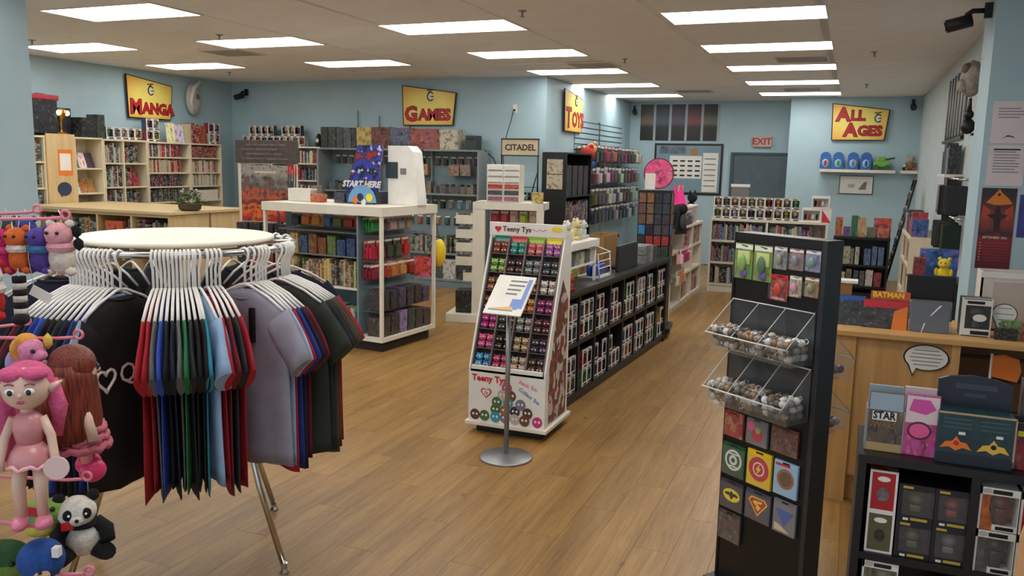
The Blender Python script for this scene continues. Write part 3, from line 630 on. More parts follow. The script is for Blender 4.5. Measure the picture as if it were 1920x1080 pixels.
for i in range(6): box1(R_, .06+i*.138, .04, .395, .11, .16, rnd(.14, .2), random.choice([(60,56,60), (200,190,180), (120,70,60), (80,70,90)]), 'figure carton on the low clear shelf of the gondola end', 'box', 'cartons low on the gondola end', 'figure_carton')
for i in range(6): box1(R_, .05+i*.14, .03, .141, .12, .18, rnd(.18, .22), random.choice([(60,70,60), (200,198,190), (90,140,180), (140,120,170), (70,60,60)]), 'toy carton on the end deck of the white gondola', 'box', 'cartons on the gondola end deck', 'figure_carton')
bl = thing('foam_ball', 'yellow and orange foam ball toy hanging off the gondola end', 'toy', (-4.02, 7.86, .86)); MB().ball((0, 0, 0), (.07, .07, .15), 12).build('ball', mat('ball_yellow', (236, 206, 40), .4), bl); MB().ball((-.03, -.03, -.03), (.052, .052, .12), 12).build('stripe', orangep, bl); MB().cyl((0, 0, .14), (.06, -.262, .5), .003, n=6).build('cord', blackp, bl)
# things on the gondola top
sh = thing('counter_display', 'blue and purple cardboard display reading start here', 'display', Q.p(.7, .5, 1.385), GA)
t = NT('star_artwork'); tc = t.n('ShaderNodeTexCoord'); n1 = t.noise(3.4, 3, (tc, 0)); n2 = t.noise(6, 3, (tc, 0)); c = t.ramp((n1, 0), [(.4, lin((30, 34, 50))), (.5, lin((60, 70, 190))), (.56, lin((36, 40, 60))), (.62, lin((150, 50, 60)))]); t.col(t.mix('MIX', t.ramp((n2, 0), [(.6, (0,0,0,1)), (.64, (1,1,1,1))]), c, lin((200, 200, 230)))); starm = t.done(.35)
MB().prism([(-.03, .12), (.36, .12), (.43, .58), (.12, .58)], -.015, .01, MXZ).build('header_card', starm, sh); MB().box(-.12, -.06, 0, .38, .2, .12).build('tray', mat('navy_tray', (40, 44, 58), .5), sh)
text('START HERE', .085, paper, sh, (.16, -.018, .19), name='lettering', shear=.3, bold=.004)
for i in range(3): box1(Q, .6+i*.16, .38, 1.386, .13, .04, .1, [(60,66,80), (50,60,110), (90,96,110)][i], ('small slate card box in front of the start here display', 'blue card box in front of the start here display', 'grey card box in front of the start here display')[i], 'box', None, 'card_box')
vm = thing('vending_display', 'white rounded acrylic dispenser with a dark screen on the gondola', 'display', Q.p(1.14, .58, 1.385), GA)
MB().prism([(0, 0), (.36, 0), (.3, .52), (.24, .58), (.0, .58)], -.02, .14, MXZ).build('body', paper, vm); MB().box(-.02, -.03, .26, .12, -.02, .42).build('screen', mat('dark_screen', (50, 58, 62), .3), vm); MB().box(.15, -.024, .3, .22, -.02, .36).build('label', greyp, vm)
rd = thing('round_topper', 'light blue round cardboard topper with bird-coloured patches', 'sign', Q.p(1.02, .3, 1.386), GA)
MB().prism([(.17*math.cos(a), .02+.17*math.sin(a)) for a in [i*PI/14 for i in range(15)]] , -.006, .0, MXZ).build('disc', mat('sky_print', (110, 160, 205), .5), rd)
for x, z, r_, mm in ((-.08, .04, .035, orangep), (-.02, .07, .04, mat('navy_patch', (30, 40, 70), .5)), (.09, .07, .04, yellowp), (.02, .025, .03, paper)): MB().prism([(x+r_*math.cos(i*PI/6), z+r_*math.sin(i*PI/6)) for i in range(12)], -.008, -.006, MXZ).build('patch', mm, rd)
for i, (x, w_, h_, c) in enumerate(((.06, .3, .13, (200,192,176)), (.36, .13, .08, (190,90,60)), (.27, .05, .16, (120,110,100)))):
    box1(Q, x, .3+.12*(i == 2), 1.386, w_, .1, h_, c, ('long white card box lying on the left of the gondola top', 'small orange card box on the gondola top', 'brown pocket volume standing behind the white card box')[i], 'box', None, 'card_box', None if i else MB().box(0,0,0,1,1,.9).box(.0,-.01,.3,1,1.01,1).mesh('card_box', mat('white_card', (214,210,200), .6)))
# ---------------------------------------------------------------- second white gondola with literature pockets
EA = .22; N_ = FR((-3.93, 8.5, 0), EA)
ec = thing('gondola', 'white gondola end with a stepped column of literature pockets', 'gondola', N_.l, EA)
MB().box(-.3, -.02, 0, .85, .55, .1, .006).build('base_deck', white, ec); MB().box(0, 0, .1, .14, .06, 1.38).build('end_post', white, ec); MB().box(.72, 0, .1, .8, .06, 1.38).build('end_post', white, ec)
MB().box(.14, .3, .1, .72, .33, 1.38).build('spine_panel', white, ec); MB().box(0, -.005, 1.3, .8, .5, 1.38).build('top_rail', white, ec)
for i, z in enumerate((.48, .66, .82, .97, 1.13)):
    p_ = MB(); x0 = -.19 if i else -.1; p_.box(x0, .0, z, 0, .05, z+.02).box(x0, -.005, z, 0, .0, z+.1).box(x0, .05, z, 0, .055, z+.12).box(x0-.004, 0, z, x0, .05, z+.12); p_.build('literature_pocket', white, ec)
    o = box1(N_, x0+.02, .005, z+.021, .13 if i else .06, .04, .1, [(70,66,60), (90,84,80), (60,60,64)][i % 3], 'stack of small dark leaflets in the white gondola pockets', 'leaflets', 'leaflets in the gondola pockets', 'leaflet_stack')
packs(N_, .16, .72, .29, 1.28, .11, [(180,50,70), (200,190,180), (60,60,60), (200,60,80), (190,180,60)], 'pink or white pack on the second gondola top row', 'packs on the second gondola', pack_c, 3, peg=ec)
packs(N_, .16, .72, .29, 1.09, .11, [(180,50,70), (50,50,56), (200,60,80)], 'pink or dark pack on the second gondola middle row', 'packs on the second gondola middle', pack_c, 3, peg=ec)
packs(N_, .16, .72, .29, .85, .14, [(120,110,110), (60,60,60)], 'grey pack on the second gondola lower row', 'packs on the second gondola lower', pack_a, 2, peg=ec)
box1(N_, -.2, .06, .101, .18, .22, .26, (42,40,40), 'black boxed game standing on the base of the second gondola')
box1(N_, .2, .08, .101, .3, .2, .3, (70,66,66), 'dark grey carton at the foot of the second gondola')
dt = thing('drawer_tower', 'white two-column drawer tower with red and coloured lower labels', 'drawers', N_.p(.14, .06, 1.381), EA)
MB().box(0, .012, 0, .38, .3, .42).build('body', white, dt)
for c_ in (0, 1):
    for r_ in range(6):
        d_ = MB().box(.008+c_*.187, 0, .01+r_*.068, .187+c_*.187, .012, .07+r_*.068).build('drawer', paper if r_ > 2 else white, dt)
        if r_ < 3: MB().box(.015+c_*.187, -.002, .014+r_*.068, .18+c_*.187, 0, .064+r_*.068).build('label', [objcol('label_print', 'art')]*1, d_, color=[(150,90,110), (60,70,80), (190,40,60)][r_])
        else: MB().box(.02+c_*.187, -.004, .014+r_*.068, .175+c_*.187, 0, .022+r_*.068).build('slot', greyp, d_)
box1(N_, .66, .05, 1.381, .12, .06, .12, (200,170,90), 'small yellow box at the right of the drawer tower', 'box', None, 'card_box')
# ---------------------------------------------------------------- paint rack with lettered header
cr = thing('paint_rack', 'tall black wire paint rack with a cream lettered header', 'rack', (-4.56, 10.5, 0))
for x in (0, .54):
    MB().cyl((x, .3, 0), (x, .3, 2.15), .012, n=8).build('post', blackm, cr); MB().tube([(x, .3, 1.72), (x, .1, 1.45), (x, .06, .2), (x, .3, .06)], .01, 6).build('side_wire', blackm, cr)
MB().box(0, .29, 1.93, .54, .31, 2.14).build('header', mat('cream_header', (206, 190, 160), .5), cr); MB().box(-.01, .28, 2.14, .55, .32, 2.155).build('header_rail', blackm, cr); MB().box(-.01, .28, 1.915, .55, .32, 1.93).build('header_rail', blackm, cr)
text('CITADEL', .115, mat('dark_bronze', (60, 40, 30), .5), cr, (.275, .288, 2.03), name='lettering', bold=.003)
for i in range(8):
    z = .3+i*.17; y = .1+.02*i if z < 1.4 else .24; MB().box(.01, y, z, .53, .32, z+.008).build('tier', blackm, cr)
    for k in range(8):
        if i == 7 and k > 4: continue
        o = ob('paint_pot', None if False else bpy.data.meshes.get('paint_pot') or MB().mat(0).cyl((0,0,0), (0,0,.045), .019, n=8).mat(1).cyl((0,0,.045), (0,0,.062), .02, n=8).mesh('paint_pot', plain, blackp), None, (-4.56+.045+k*.064, 10.5+y+.06, z+.0085), None, (1.3, 1.3, 1.5), jit(random.choice([(60,60,64), (120,60,50), (60,80,110), (150,140,120), (40,40,44), (200,196,190)]))); tag(o, 'small paint pot with black lid on the wire paint rack', 'paint pot', 'paint pots on the wire rack')
ol = thing('wall_outlet', 'white wall outlet with a black plug above the paint rack', 'outlet', (-4.52, 11.149, 2.58)); MB().box(-.035, -.008, -.06, .035, 0, .06, .003).build('plate', paper, ol); MB().box(-.015, -.03, -.03, .01, -.008, -.005).build('plug', blackp, ol)
ca_ = MB().tube([(-4.53, 11.125, 2.56), (-4.56, 11.1, 2.4), (-4.58, 11.0, 2.2), (-4.62, 11.0, 1.9), (-4.6, 11.0, 1.3)], .006, 6).build('power_cable', blackp); tag(ca_, 'black power cable running down from the wall outlet', 'cable')
cb_ = MB().tube([(-4.92, 11.0, 2.0), (-4.8, 11.05, 1.88), (-4.66, 11.08, 1.6), (-4.62, 11.08, 1.3)], .008, 6).build('power_cable', blackp); tag(cb_, 'black cable dropping from the end of the games wall', 'cable')
# ---------------------------------------------------------------- tall black bookcase at the toy wall corner
TB = FR((-3.48, 10.42, 0), PI/2)
bc = thing('bookcase', 'tall black bookcase with a poster taped to its end', 'bookcase', TB.l, PI/2)
MB().box(0, 0, 0, .025, .34, 1.97).build('end_panel', black, bc); MB().box(1.1, 0, 0, 1.125, .34, 1.97).build('end_panel', black, bc); MB().box(.025, .31, 0, 1.1, .34, 1.95).build('back_panel', black, bc)
for z in (.08, .45, .95, 1.38, 1.95): MB().box(.025, .0, z, 1.1, .31, z+.022).build('shelf', black, bc)
bp_ = thing('poster', 'pair of pale comic art prints taped to the black bookcase end', 'poster', (-3.75, 10.417, 1.49)); 
for z in (0, .2): ob('print', MB().box(0, -.003, 0, .22, 0, .19).mesh('print', objcol('print_art', 'art')), bp_, (0, 0, z), color=(186,172,150))
books(TB, .05, 1.08, .02, .973, .28, .36, .2, [(120,60,60), (70,84,90), (110,110,112), (90,40,60), (60,70,80)], 'tall hardback on the middle shelf of the black bookcase', 'hardbacks in the black bookcase', .03, .05, .02)
books(TB, .05, 1.08, .02, .473, .28, .4, .2, DARKC, 'dark hardback on the low shelf of the black bookcase', 'hardbacks low in the black bookcase', .03, .06, .02)
for i in range(4): box1(TB, .08+i*.25, .02, 1.403, .2, .2, .4, random.choice([(40,44,54), (50,54,60)]), 'dark statue carton on the upper shelf of the black bookcase', 'box', 'statue cartons in the black bookcase', 'statue_carton')
# ---------------------------------------------------------------- toy wall slats and hanging packs
sl = thing('slatwall', 'pale blue slatwall panels with dark grooves on the toy wall', 'slatwall', (-4.05, 12.45, 1.0), PI/2)
MB().box(0, -.006, 0, 2.83, -.001, 1.5).build('groove_panel', mat('groove_slate', (60, 84, 94), .6), sl)
for j, (a, w_) in enumerate(((0, 1.28), (1.33, 1.5))):
    for i in range(17): MB().box(a, -.02, i*.088, a+w_, -.001, i*.088+.07).build('slat', wallm, sl)
MB().box(1.285, -.03, .4, 1.32, -.001, 1.52).build('cover_strip', mat('strip_grey', (90, 100, 104), .5), sl)
W_ = FR((-4.03, 12.0, 0), PI/2)
for rw_, (z, pal, me_) in enumerate(((2.12, [(190,80,60), (200,196,190), (90,70,60), (150,60,70), (60,60,60)], pack_a), (1.78, [(200,198,196), (130,130,136), (90,70,50), (90,60,90)], pack_a), (1.45, [(190,190,190), (80,84,88), (100,80,60)], pack_a), (1.16, [(170,170,172), (70,74,80), (60,60,64)], pack_a))):
    x = .55
    while x < 3.45:
        c = random.choice(pal)
        for k in range(4):
            o = ob('carded_figure', pack_a, None, W_.p(x+rnd(-.01, .01), -.03-k*.085, z+rnd(-.01, .01)), PI/2, (1.45, 1.9, 1.4), jit(c, 22)); wh = ('top', 'second', 'third', 'lowest')[rw_]; tag(o, 'carded action figure in the %s hanging row on the toy slatwall' % wh, 'toy pack', 'carded figures, %s row of the toy slatwall' % wh)
        x += rnd(.2, .24)
for i, (y, z, r_, c) in enumerate(((.32, 1.98, .12, (190,60,50)), (.5, 2.06, .09, (220,170,120)), (.42, 1.82, .09, (60,90,170)))): o = ob('plush_ball', MB().ico((0, 0, 0), r_, 2).ico((0, -.05, r_*.9), r_*.4, 1).mesh('plush_ball', plush), None, W_.p(y, -.25, z), PI/2, None, c); tag(o, ('red plush hanging at the corner of the toy wall', 'tan plush hanging at the corner of the toy wall', 'blue plush hanging at the corner of the toy wall')[i], 'plush')
# ---------------------------------------------------------------- sloping white floor display full of tiny plush
TY = FR((-2.31, 4.97, 0), 0); TW = .55
ty = thing('plush_display', 'white sloping floor display of tiny round plush toys with lettered panels', 'display', TY.l)
MB().box(.04, .05, 0, TW-.04, .45, .06).build('plinth', black, ty); MB().box(-.02, -.02, .06, TW+.02, .5, .085, .004).build('base_tray', white, ty)
MB().box(.012, 0, .085, TW-.012, .012, .44).build('front_panel', paper, ty); MB().box(.012, .0, .428, TW-.012, .06, .44).build('front_lip', paper, ty)
prof = [(.0, .085), (.46, .085), (.46, 1.33), (.36, 1.36), (.33, 1.33), (.0, .46)]
MYZ = Matrix(((0,0,1,0), (1,0,0,0), (0,1,0,0), (0,0,0,1)))
for x in (0, TW-.012): MB().prism(prof, x, x+.012, MYZ).build('side_panel', paper, ty)
MB().box(.012, .448, .085, TW-.012, .46, 1.33).build('back_panel', paper, ty)
hdr = MB().box(-.005, .32, 1.325, TW+.005, .336, 1.415, .004).build('header', paper, ty)
text('Teeny Tys', .05, darkredp, hdr, (.2, .318, 1.37), name='lettering', bold=.001); MB().tube([(.31+i*.012, .319, 1.37+.008*math.sin(i*1.7)) for i in range(10)], .0022, 5).build('script_print', pinkp, hdr)
def heart(s, n=18):
    return [(s*16*math.sin(t_)**3/17, s*(13*math.cos(t_)-5*math.cos(2*t_)-2*math.cos(3*t_)-math.cos(4*t_))/17) for t_ in [2*PI*i/n for i in range(n)]]
MB().prism(heart(.026), -.002, 0, T(.06, .319, 1.37) @ MXZ).build('heart_emblem', redp, hdr); MB().prism([(.04*math.cos(i*PI/8), .018*math.sin(i*PI/8)) for i in range(16)], -.002, 0, T(.49, .319, 1.382) @ MXZ).build('badge', yellowp, hdr)
text('Teeny Tys', .06, redp, ty, (.15, -.0012, .385), name='lettering', bold=.002); text("Stack 'Em", .036, pinkp, ty, (.43, -.0012, .37), (PI/2, .35, 0), name='lettering'); text("Collect 'Em", .036, bluep, ty, (.44, -.0012, .3), (PI/2, .55, 0), name='lettering')
h_ = MB().prism(heart(.042), -.002, 0, T(.13, -.0005, .29) @ MXZ).build('heart_emblem', redp, ty); MB().prism(heart(.032), -.003, -.002, T(.13, -.0005, .29) @ MXZ).build('heart_rim', paper, h_); text('ty', .04, redp, h_, (.13, -.004, .29), name='lettering')
DC = [(90,60,50), (70,110,70), (60,150,180), (120,120,140), (190,180,170), (110,70,50), (200,60,120), (60,110,60), (150,100,70), (50,50,56)]
disc_me = MB().prism([(.036*math.cos(i*PI/7), .038*math.sin(i*PI/7)) for i in range(14)], -.0015, 0, MXZ).mat(1).prism([(-.013+.008*math.cos(i*PI/4), .004+.009*math.sin(i*PI/4)) for i in range(8)], -.002, -.0015, MXZ).prism([(.013+.008*math.cos(i*PI/4), .004+.009*math.sin(i*PI/4)) for i in range(8)], -.002, -.0015, MXZ).mesh('printed_critter', plain, paper)
k_ = 0
for r_, xs_ in enumerate(((.05, .12, .2, .27, .34, .41, .5), (.2, .27, .34, .43), (.21, .29, .38), (.25, .31), (.28,))):
    for x in xs_: ob('printed_critter', disc_me, ty, (x, -.0003-.0021*(k_ % 3), .13+r_*.052), color=DC[k_ % 10]); k_ += 1
# printed lower side
sb_ = NT('side_pattern'); tc = sb_.n('ShaderNodeTexCoord'); vo = sb_.n('ShaderNodeTexVoronoi'); vo.inputs['Scale'].default_value = 26; sb_.t.links.new(sb_.mapping((tc, 3), (1, 1, .8))[0].outputs[0], vo.inputs['Vector']); nz = sb_.noise(40, 2, (tc, 3))
sb_.col(sb_.ramp((vo, 1), [(.2, lin((90, 60, 50))), (.4, lin((200, 190, 180))), (.6, lin((150, 60, 60))), (.8, lin((60, 50, 46)))], 'CONSTANT')); sidem = sb_.done(.4)
MB().prism([(.06, .1), (.42, .1), (.42, .9), (.3, 1.05), (.22, .9), (.06, .45)], TW, TW+.0015, MYZ).build('side_print', sidem, ty)
# sloping tray: dividers and coloured backs
SLA = math.atan2(.33, .87)
def slope(x, s, dep): return (x, s*math.sin(SLA)+dep*math.cos(SLA), .46+s*math.cos(SLA)-dep*math.sin(SLA))
LEN = math.hypot(.33, .87)
sm_ = T(0, 0, .46) @ RX(-SLA)
def sbox(name, x0, x1, s0, s1, d0, d1, mm): b_ = MB(); b_.box(x0, d0, s0, x1, d1, s1, 0, sm_); return b_.build(name, mm, ty)
sbox('tray_back', .014, TW-.014, 0, LEN, .07, .075, mat('tray_dark', (60, 44, 40), .6))
for i in range(5): x = .016+i*(TW-.036)/4; sbox('divider', x-.002, x+.004, 0, LEN-.02, .0, .07, mat('tray_clear', (120, 110, 108), .4))
for i in range(1, 7): sbox('tier', .014, TW-.014, i*LEN/7-.002, i*LEN/7+.001, .01, .07, mat('tray_clear', (120, 110, 108), .4))
for i, c in enumerate(((40,120,100), (200,60,60), (140,190,60), (226,214,50))): ob('backing_card', MB().box(.022+i*.1285, .03, LEN-.055, .142+i*.1285, .034, LEN+.0, 0, sm_).mesh('backing_card', satin), ty, color=c)
MB().box(.02, -.006, .445, TW-.02, .02, .47).build('retainer', paper, ty)
b = MB(); b.ico((0, 0, 0), (.027, .024, .025), 2).ico((-.019, .004, .02), .009, 1).ico((.019, .004, .02), .009, 1)
critter_me = b.mesh('mini_plush', plush)
eyes_me = MB().mat(0).ico((-.011, -.0185, .003), (.0085, .006, .0085), 1).ico((.011, -.0185, .003), (.0085, .006, .0085), 1).mat(1).ico((-.011, -.0235, .003), (.005, .003, .005), 1).ico((.011, -.0235, .003), (.005, .003, .005), 1).mesh('eyes', paper, blackp)
BIN = [[('blue', (70,150,200)), ('pink and black', (200,70,110)), ('beige panda', (200,180,150)), ('dark brown', (80,60,50))],
       [('hot pink', (226,80,150)), ('black', (50,40,48)), ('sandy beige', (200,170,130)), ('dark plum', (80,50,80))],
       [('magenta', (180,40,130)), ('black and white', (60,60,64)), ('silver grey', (150,146,140)), ('maroon', (96,40,50))],
       [('chestnut', (140,80,50)), ('grey', (130,126,122)), ('orange', (200,120,50)), ('purple', (150,50,110))],
       [('tan brown', (150,90,60)), ('cream', (210,200,180)), ('brown', (120,76,54)), ('white bunny', (214,208,200))],
       [('lime green', (140,180,80)), ('dark cocoa', (70,46,36)), ('striped grey', (130,132,138)), ('teal and brown', (70,80,76))],
       [('red-brown', (150,70,50)), ('sea green', (60,160,140)), ('coral pink', (230,110,120)), ('lilac', (190,110,180))]]
for r_ in range(7):
    for c_ in range(4):
        nm, colr = BIN[r_][c_]; g_ = 'tiny %s plush toys in the sloping display' % nm; lab = 'tiny %s plush toy in the sloping white display' % nm
        for k in range(4):
            x = .016+(TW-.036)/4*(c_+.28+.46*(k % 2)); s_ = r_*LEN/7+.026+.048*(k//2)
            if r_ == 6 and k > 1: s_ -= .008
            o = ob('mini_plush', critter_me, None, TY.p(*slope(x, s_, .032)), (0, 0, rnd(-.2, .2)), None, jit(colr, 12)); tag(o, lab, 'plush', g_); ob('eyes', eyes_me, o)
# ---------------------------------------------------------------- brushed steel sign stand
SGN = (-1.88, 4.61)
ss = thing('sign_stand', 'brushed steel pedestal sign stand with a tilted white notice', 'sign stand', (SGN[0], SGN[1], 0), -.05)
b = MB(); b.sm = True; b.lathe([(.165, 0), (.168, .006), (.16, .012), (.05, .022), (.03, .03)], 40).build('base', steel, ss); MB().cyl((0, 0, .028), (0, 0, .99), .0155, n=16).build('pole', steel, ss)
pm = T(.005, -.005, 1.03) @ RX(-.85)
b = MB(); b.box(-.125, .0, -.155, .125, .012, .155, .004, pm); b.build('plate', paper, ss)
b = MB(); b.box(-.03, .012, -.05, .03, .03, .05, 0, pm); b.build('bracket', steel, ss)
b = MB(); b.box(.085, -.001, -.1, .112, 0, .13, 0, pm); b.build('blue_margin', mat('pale_blue_print', (120, 150, 210), .5), ss); b = MB(); b.box(.03, -.001, -.11, .085, 0, -.03, 0, pm); b.build('blue_patch', mat('pale_blue_print', (120, 150, 210), .5), ss)
b = MB(); b.prism([(-.1, -.12), (.06, -.12), (.05, -.09), (-.02, -.1), (-.1, -.115)], -.0012, 0, pm @ MXZ); b.build('sand_shape', mat('sand_print', (230, 180, 110), .5), ss); b = MB(); b.box(-.1, -.0015, -.125, .06, 0, -.119, 0, pm); b.build('teal_line', mat('teal_print', (60, 140, 160), .5), ss)
for i, (x0, x1) in enumerate(((-.03, .08), (-.03, .075), (-.03, .06), (-.03, .045))): b = MB(); b.box(x0, -.0015, .105-.034*i, x1, 0, .116-.034*i, 0, pm); b.build('text_line', greyp, ss)
# ---------------------------------------------------------------- black cube counter with boxed vinyl figures
CA = PI/2-.0517; CC = FR((-1.87, 5.62, 0), CA); CL, CD, CHT = 2.94, .42, .86
cc = bookcase('cube_counter', 'long low black cube counter stacked with boxed vinyl figures', 'counter', CC, CL, CD, CHT, [CL/8*i for i in range(1, 8)], [.45], black, .028, toe=.05)
MB().box(-.015, -.02, CHT+.002, CL+.015, CD+.02, CHT+.03, .004).build('worktop', mat('dark_worktop', (40, 46, 48), .3), cc)
for c_ in range(8):
    for r_, z0 in enumerate((.0785, .4785)):
        x0 = c_*CL/8+.03
        for q in range(3):
            n = random.choice((1, 2, 2, 2, 2))
            if (c_, r_) in ((1, 0), (7, 0)) and q == 0: n = 0
            for k in range(n): popbox(CC, x0+q*.1155*.92, .02+.0*k, z0+k*PHT, 'white bordered figure box in the %s cubes of the black counter' % ('lower', 'upper')[r_], 'figure boxes in the %s cubes' % ('lower', 'upper')[r_], None, False, .92 if True else 1) if k == 0 else popbox(CC, x0+q*.1155*.92, .02, z0+PHT*.92, 'white bordered figure box in the %s cubes of the black counter' % ('lower', 'upper')[r_], 'figure boxes in the %s cubes' % ('lower', 'upper')[r_], None, False, .92)
# goods on the counter
def onc(x, y, z=CHT+.0305): return CC.p(x, y, z)
ZC = CHT+.0305
tt = thing('riser_stand', 'small white two-tier riser with cuddly toys on the black counter', 'riser', onc(.28, .05), CA)
MB().box(0, 0, .28, .62, .3, .34, .006).build('tray', paper, tt); MB().box(.02, .02, .14, .6, .28, .155).build('tray', paper, tt)
for x, y in ((.02, .02), (.58, .02), (.02, .26), (.58, .26)): MB().box(x, y, 0, x+.02, y+.02, .28).build('leg', paper, tt)
def cuddly(name, label, loc, rz, body, head, s=1.0, ear=None, group=None, belly=None):
    t0 = thing(name, label, 'plush', loc, rz, group)
    b_ = MB(); b_.ico((0, 0, .05*s), (.045*s, .04*s, .05*s), 2).ico((-.035*s, -.03*s, .018*s), (.018*s, .026*s, .018*s), 2).ico((.035*s, -.03*s, .018*s), (.018*s, .026*s, .018*s), 2).ico((-.045*s, -.01*s, .06*s), (.014*s, .014*s, .03*s), 2).ico((.045*s, -.01*s, .06*s), (.014*s, .014*s, .03*s), 2); b_.build('body', plush, t0, color=body)
    MB().ico((0, -.008*s, .12*s), (.04*s, .038*s, .036*s), 2).ico((0, -.04*s, .112*s), (.018*s, .014*s, .014*s), 2).build('head', plush, t0, color=head)
    for q in (-1, 1): MB().ico((q*.03*s, 0, .152*s), .014*s, 1).build('ear', plush, t0, color=ear or head); MB().ico((q*.014*s, -.042*s, .126*s), .005*s, 1).build('eye', blackp, t0)
    return t0
cuddly('plush_toy', 'cream plush toy sitting on the white riser', onc(.42, .16, ZC+.341), CA, (226,220,204), (230,224,206), 1.0); cuddly('plush_toy', 'pale yellow plush toy on the white riser', onc(.62, .16, ZC+.341), CA, (228,212,160), (230,214,166), 1.05)
cuddly('plush_toy', 'white plush toy at the end of the white riser', onc(.78, .16, ZC+.341), CA, (210,216,220), (214,216,214), .9)
for i in range(5): o = box1(CC, .32+i*.11, .08, ZC+.156, .09, .12, .1, random.choice([(200,196,186), (150,160,140), (180,110,90), (90,100,90)]), 'small gift box on the lower tier of the white riser', 'box', 'gift boxes on the riser', 'gift_box')
gf = thing('giraffe_toy', 'orange long-necked plush giraffe beside the sloping display', 'plush', onc(.12, .2), CA)
MB().ico((0, 0, .16), (.06, .11, .07), 2).tube([(0, -.06, .18), (.0, -.1, .27), (0, -.12, .36)], [.04, .028, .022], 10).ico((0, -.15, .375), (.026, .05, .026), 2).build('body', plush, gf, color=(190,110,70))
for x in (-.035, .035):
    for y in (-.07, .07): MB().cyl((x, y, 0), (x, y, .14), .018, .022, 8).build('leg', plush, gf, color=(196,120,80))
    MB().cyl((x*.4, -.12, .385), (x*.5, -.115, .415), .006, n=6).build('horn', plush, gf, color=(110,60,40))
rd_ = cuddly('plush_toy', 'small red plush toy low beside the giraffe', onc(.18, .03), CA, (190,60,60), (200,70,70), .75)
wr = thing('sweet_rack', 'white wire rack of blue sweet bags on the black counter', 'rack', onc(.95, .06), CA)
for x in (0, .3):
    MB().tube([(x, .2, 0), (x, .2, .26), (x, .02, .2), (x, 0, 0)], .006, 6).build('side_wire', paper, wr)
for z in (.02, .08, .14, .2): MB().cyl((0, .01, z), (.3, .01, z), .004, n=6).build('cross_wire', paper, wr)
MB().box(0, .0, 0, .3, .2, .008).build('floor_plate', paper, wr)
for i in range(8): o = ob('sweet_bag', bpy.data.meshes.get('sweet_bag') or MB().ico((0, 0, .05), (.05, .03, .055), 2).box(-.045, -.004, .095, .045, .004, .115).mesh('sweet_bag', satin), None, onc(.95+.06+(i % 4)*.06, .12+.05*(i//4), ZC+.009), CA, None, jit((50,80,170), 20)); tag(o, 'shiny blue sweet bag in the white wire rack', 'sweets', 'blue sweet bags')
mo = thing('monitor', 'black flat panel monitor back standing on the cube counter', 'monitor', onc(1.45, .06), CA)
MB().box(0, 0, .0, .58, .03, .23, .008).build('panel', mat('monitor_black', (30, 33, 36), .5), mo); MB().box(.2, .03, 0, .38, .16, .015).build('foot', blackp, mo)
cb = thing('cardboard_box', 'open brown cardboard box behind the black monitor', 'box', onc(1.6, .24), CA)
b = MB(); b.box(0, 0, 0, .36, .005, .3).box(0, .165, 0, .36, .17, .3).box(0, 0, 0, .005, .17, .3).box(.355, 0, 0, .36, .17, .3).box(0, 0, 0, .36, .17, .004); b.build('walls', mat('cardboard', (150, 112, 66), .8), cb); b = MB(); b.box(.36, .0, .298, .44, .2, .302, 0, T(.36, 0, .3) @ RY(.5) @ T(-.36, 0, -.3)); b.build('flap', mat('cardboard', (150, 112, 66), .8), cb)
for i in range(6): box1(CC, 2.15+(i % 3)*.115, .04, ZC+(i//3)*.085, .1, .14, .08, [(130,136,138), (110,116,120), (150,150,148)][i % 3], 'grey flat boxed game stacked beyond the monitor', 'box', 'grey flat boxes on the counter', 'flat_box')
for i in range(10): box1(CC, .95+(i % 5)*.1, .26, ZC+.0+(i//5)*.12, .085, .1, .115, random.choice(TOYC), 'small trinket carton at the back of the black counter', 'box', 'trinket cartons on the counter', 'trinket_box')
for i in range(7): box1(CC, 2.5+(i % 4)*.1, .05+.14*(i//4), ZC, .08, .1, rnd(.08, .16), random.choice(DARKC+[(190,120,90)]), 'dark trinket box at the far end of the black counter', 'box', 'trinket boxes at the counter end', 'trinket_box')
# ---------------------------------------------------------------- black card spinner past the counter
cs_ = thing('card_spinner', 'tall black square card spinner with rows of coloured packets on casters', 'spinner', (-1.93, 8.83, 0), .12)
MB().box(-.17, -.17, .12, .17, .17, 1.57, .004).build('core', blackm, cs_); MB().box(-.22, -.22, .07, .22, .22, .12, .01).build('base', blackm, cs_)
for x in (-.17, .17):
    for y in (-.17, .17): MB().cyl((x-.015, y, .035), (x+.015, y, .035), .035, n=12).build('caster', blackp, cs_)
SPF = FR((-1.93, 8.83, 0), .12); card_me = MB().mat(0).box(-.034, -.008, -.1, .034, 0, 0).mat(1).box(-.02, -.0085, -.085, .02, -.008, -.03).mesh('card_packet', art, satin)
RC = [[(120,80,50), (130,90,60), (40,40,46), (44,44,60)]]*3 + [[(60,130,190), (40,40,50), (60,60,66), (60,60,66)], [(50,50,60), (150,40,46), (160,40,46), (150,44,48)], [(120,90,60), (50,46,46), (44,44,48), (60,60,60)], [(60,60,60), (50,50,56), (70,64,60), (60,60,60)], [(50,50,56)]*4, [(60,60,64)]*4]
for face in range(4):
    ff = FR(SPF.p(*[(-.17, -.171, 0), (.171, -.17, 0), (.17, .171, 0), (-.171, .17, 0)][face]), .12+face*PI/2)
    if face in (2, 3): continue
    for r_ in range(9):
        for c_ in range(4):
            o = ob('card_packet', card_me, None, ff.p(.045+c_*.083, -.001, 1.54-r_*.112), ff.a, None, jit(RC[r_][c_], 14)); tag(o, 'small trading card packet hung on the black card spinner', 'card packet', 'card packets on the spinner')
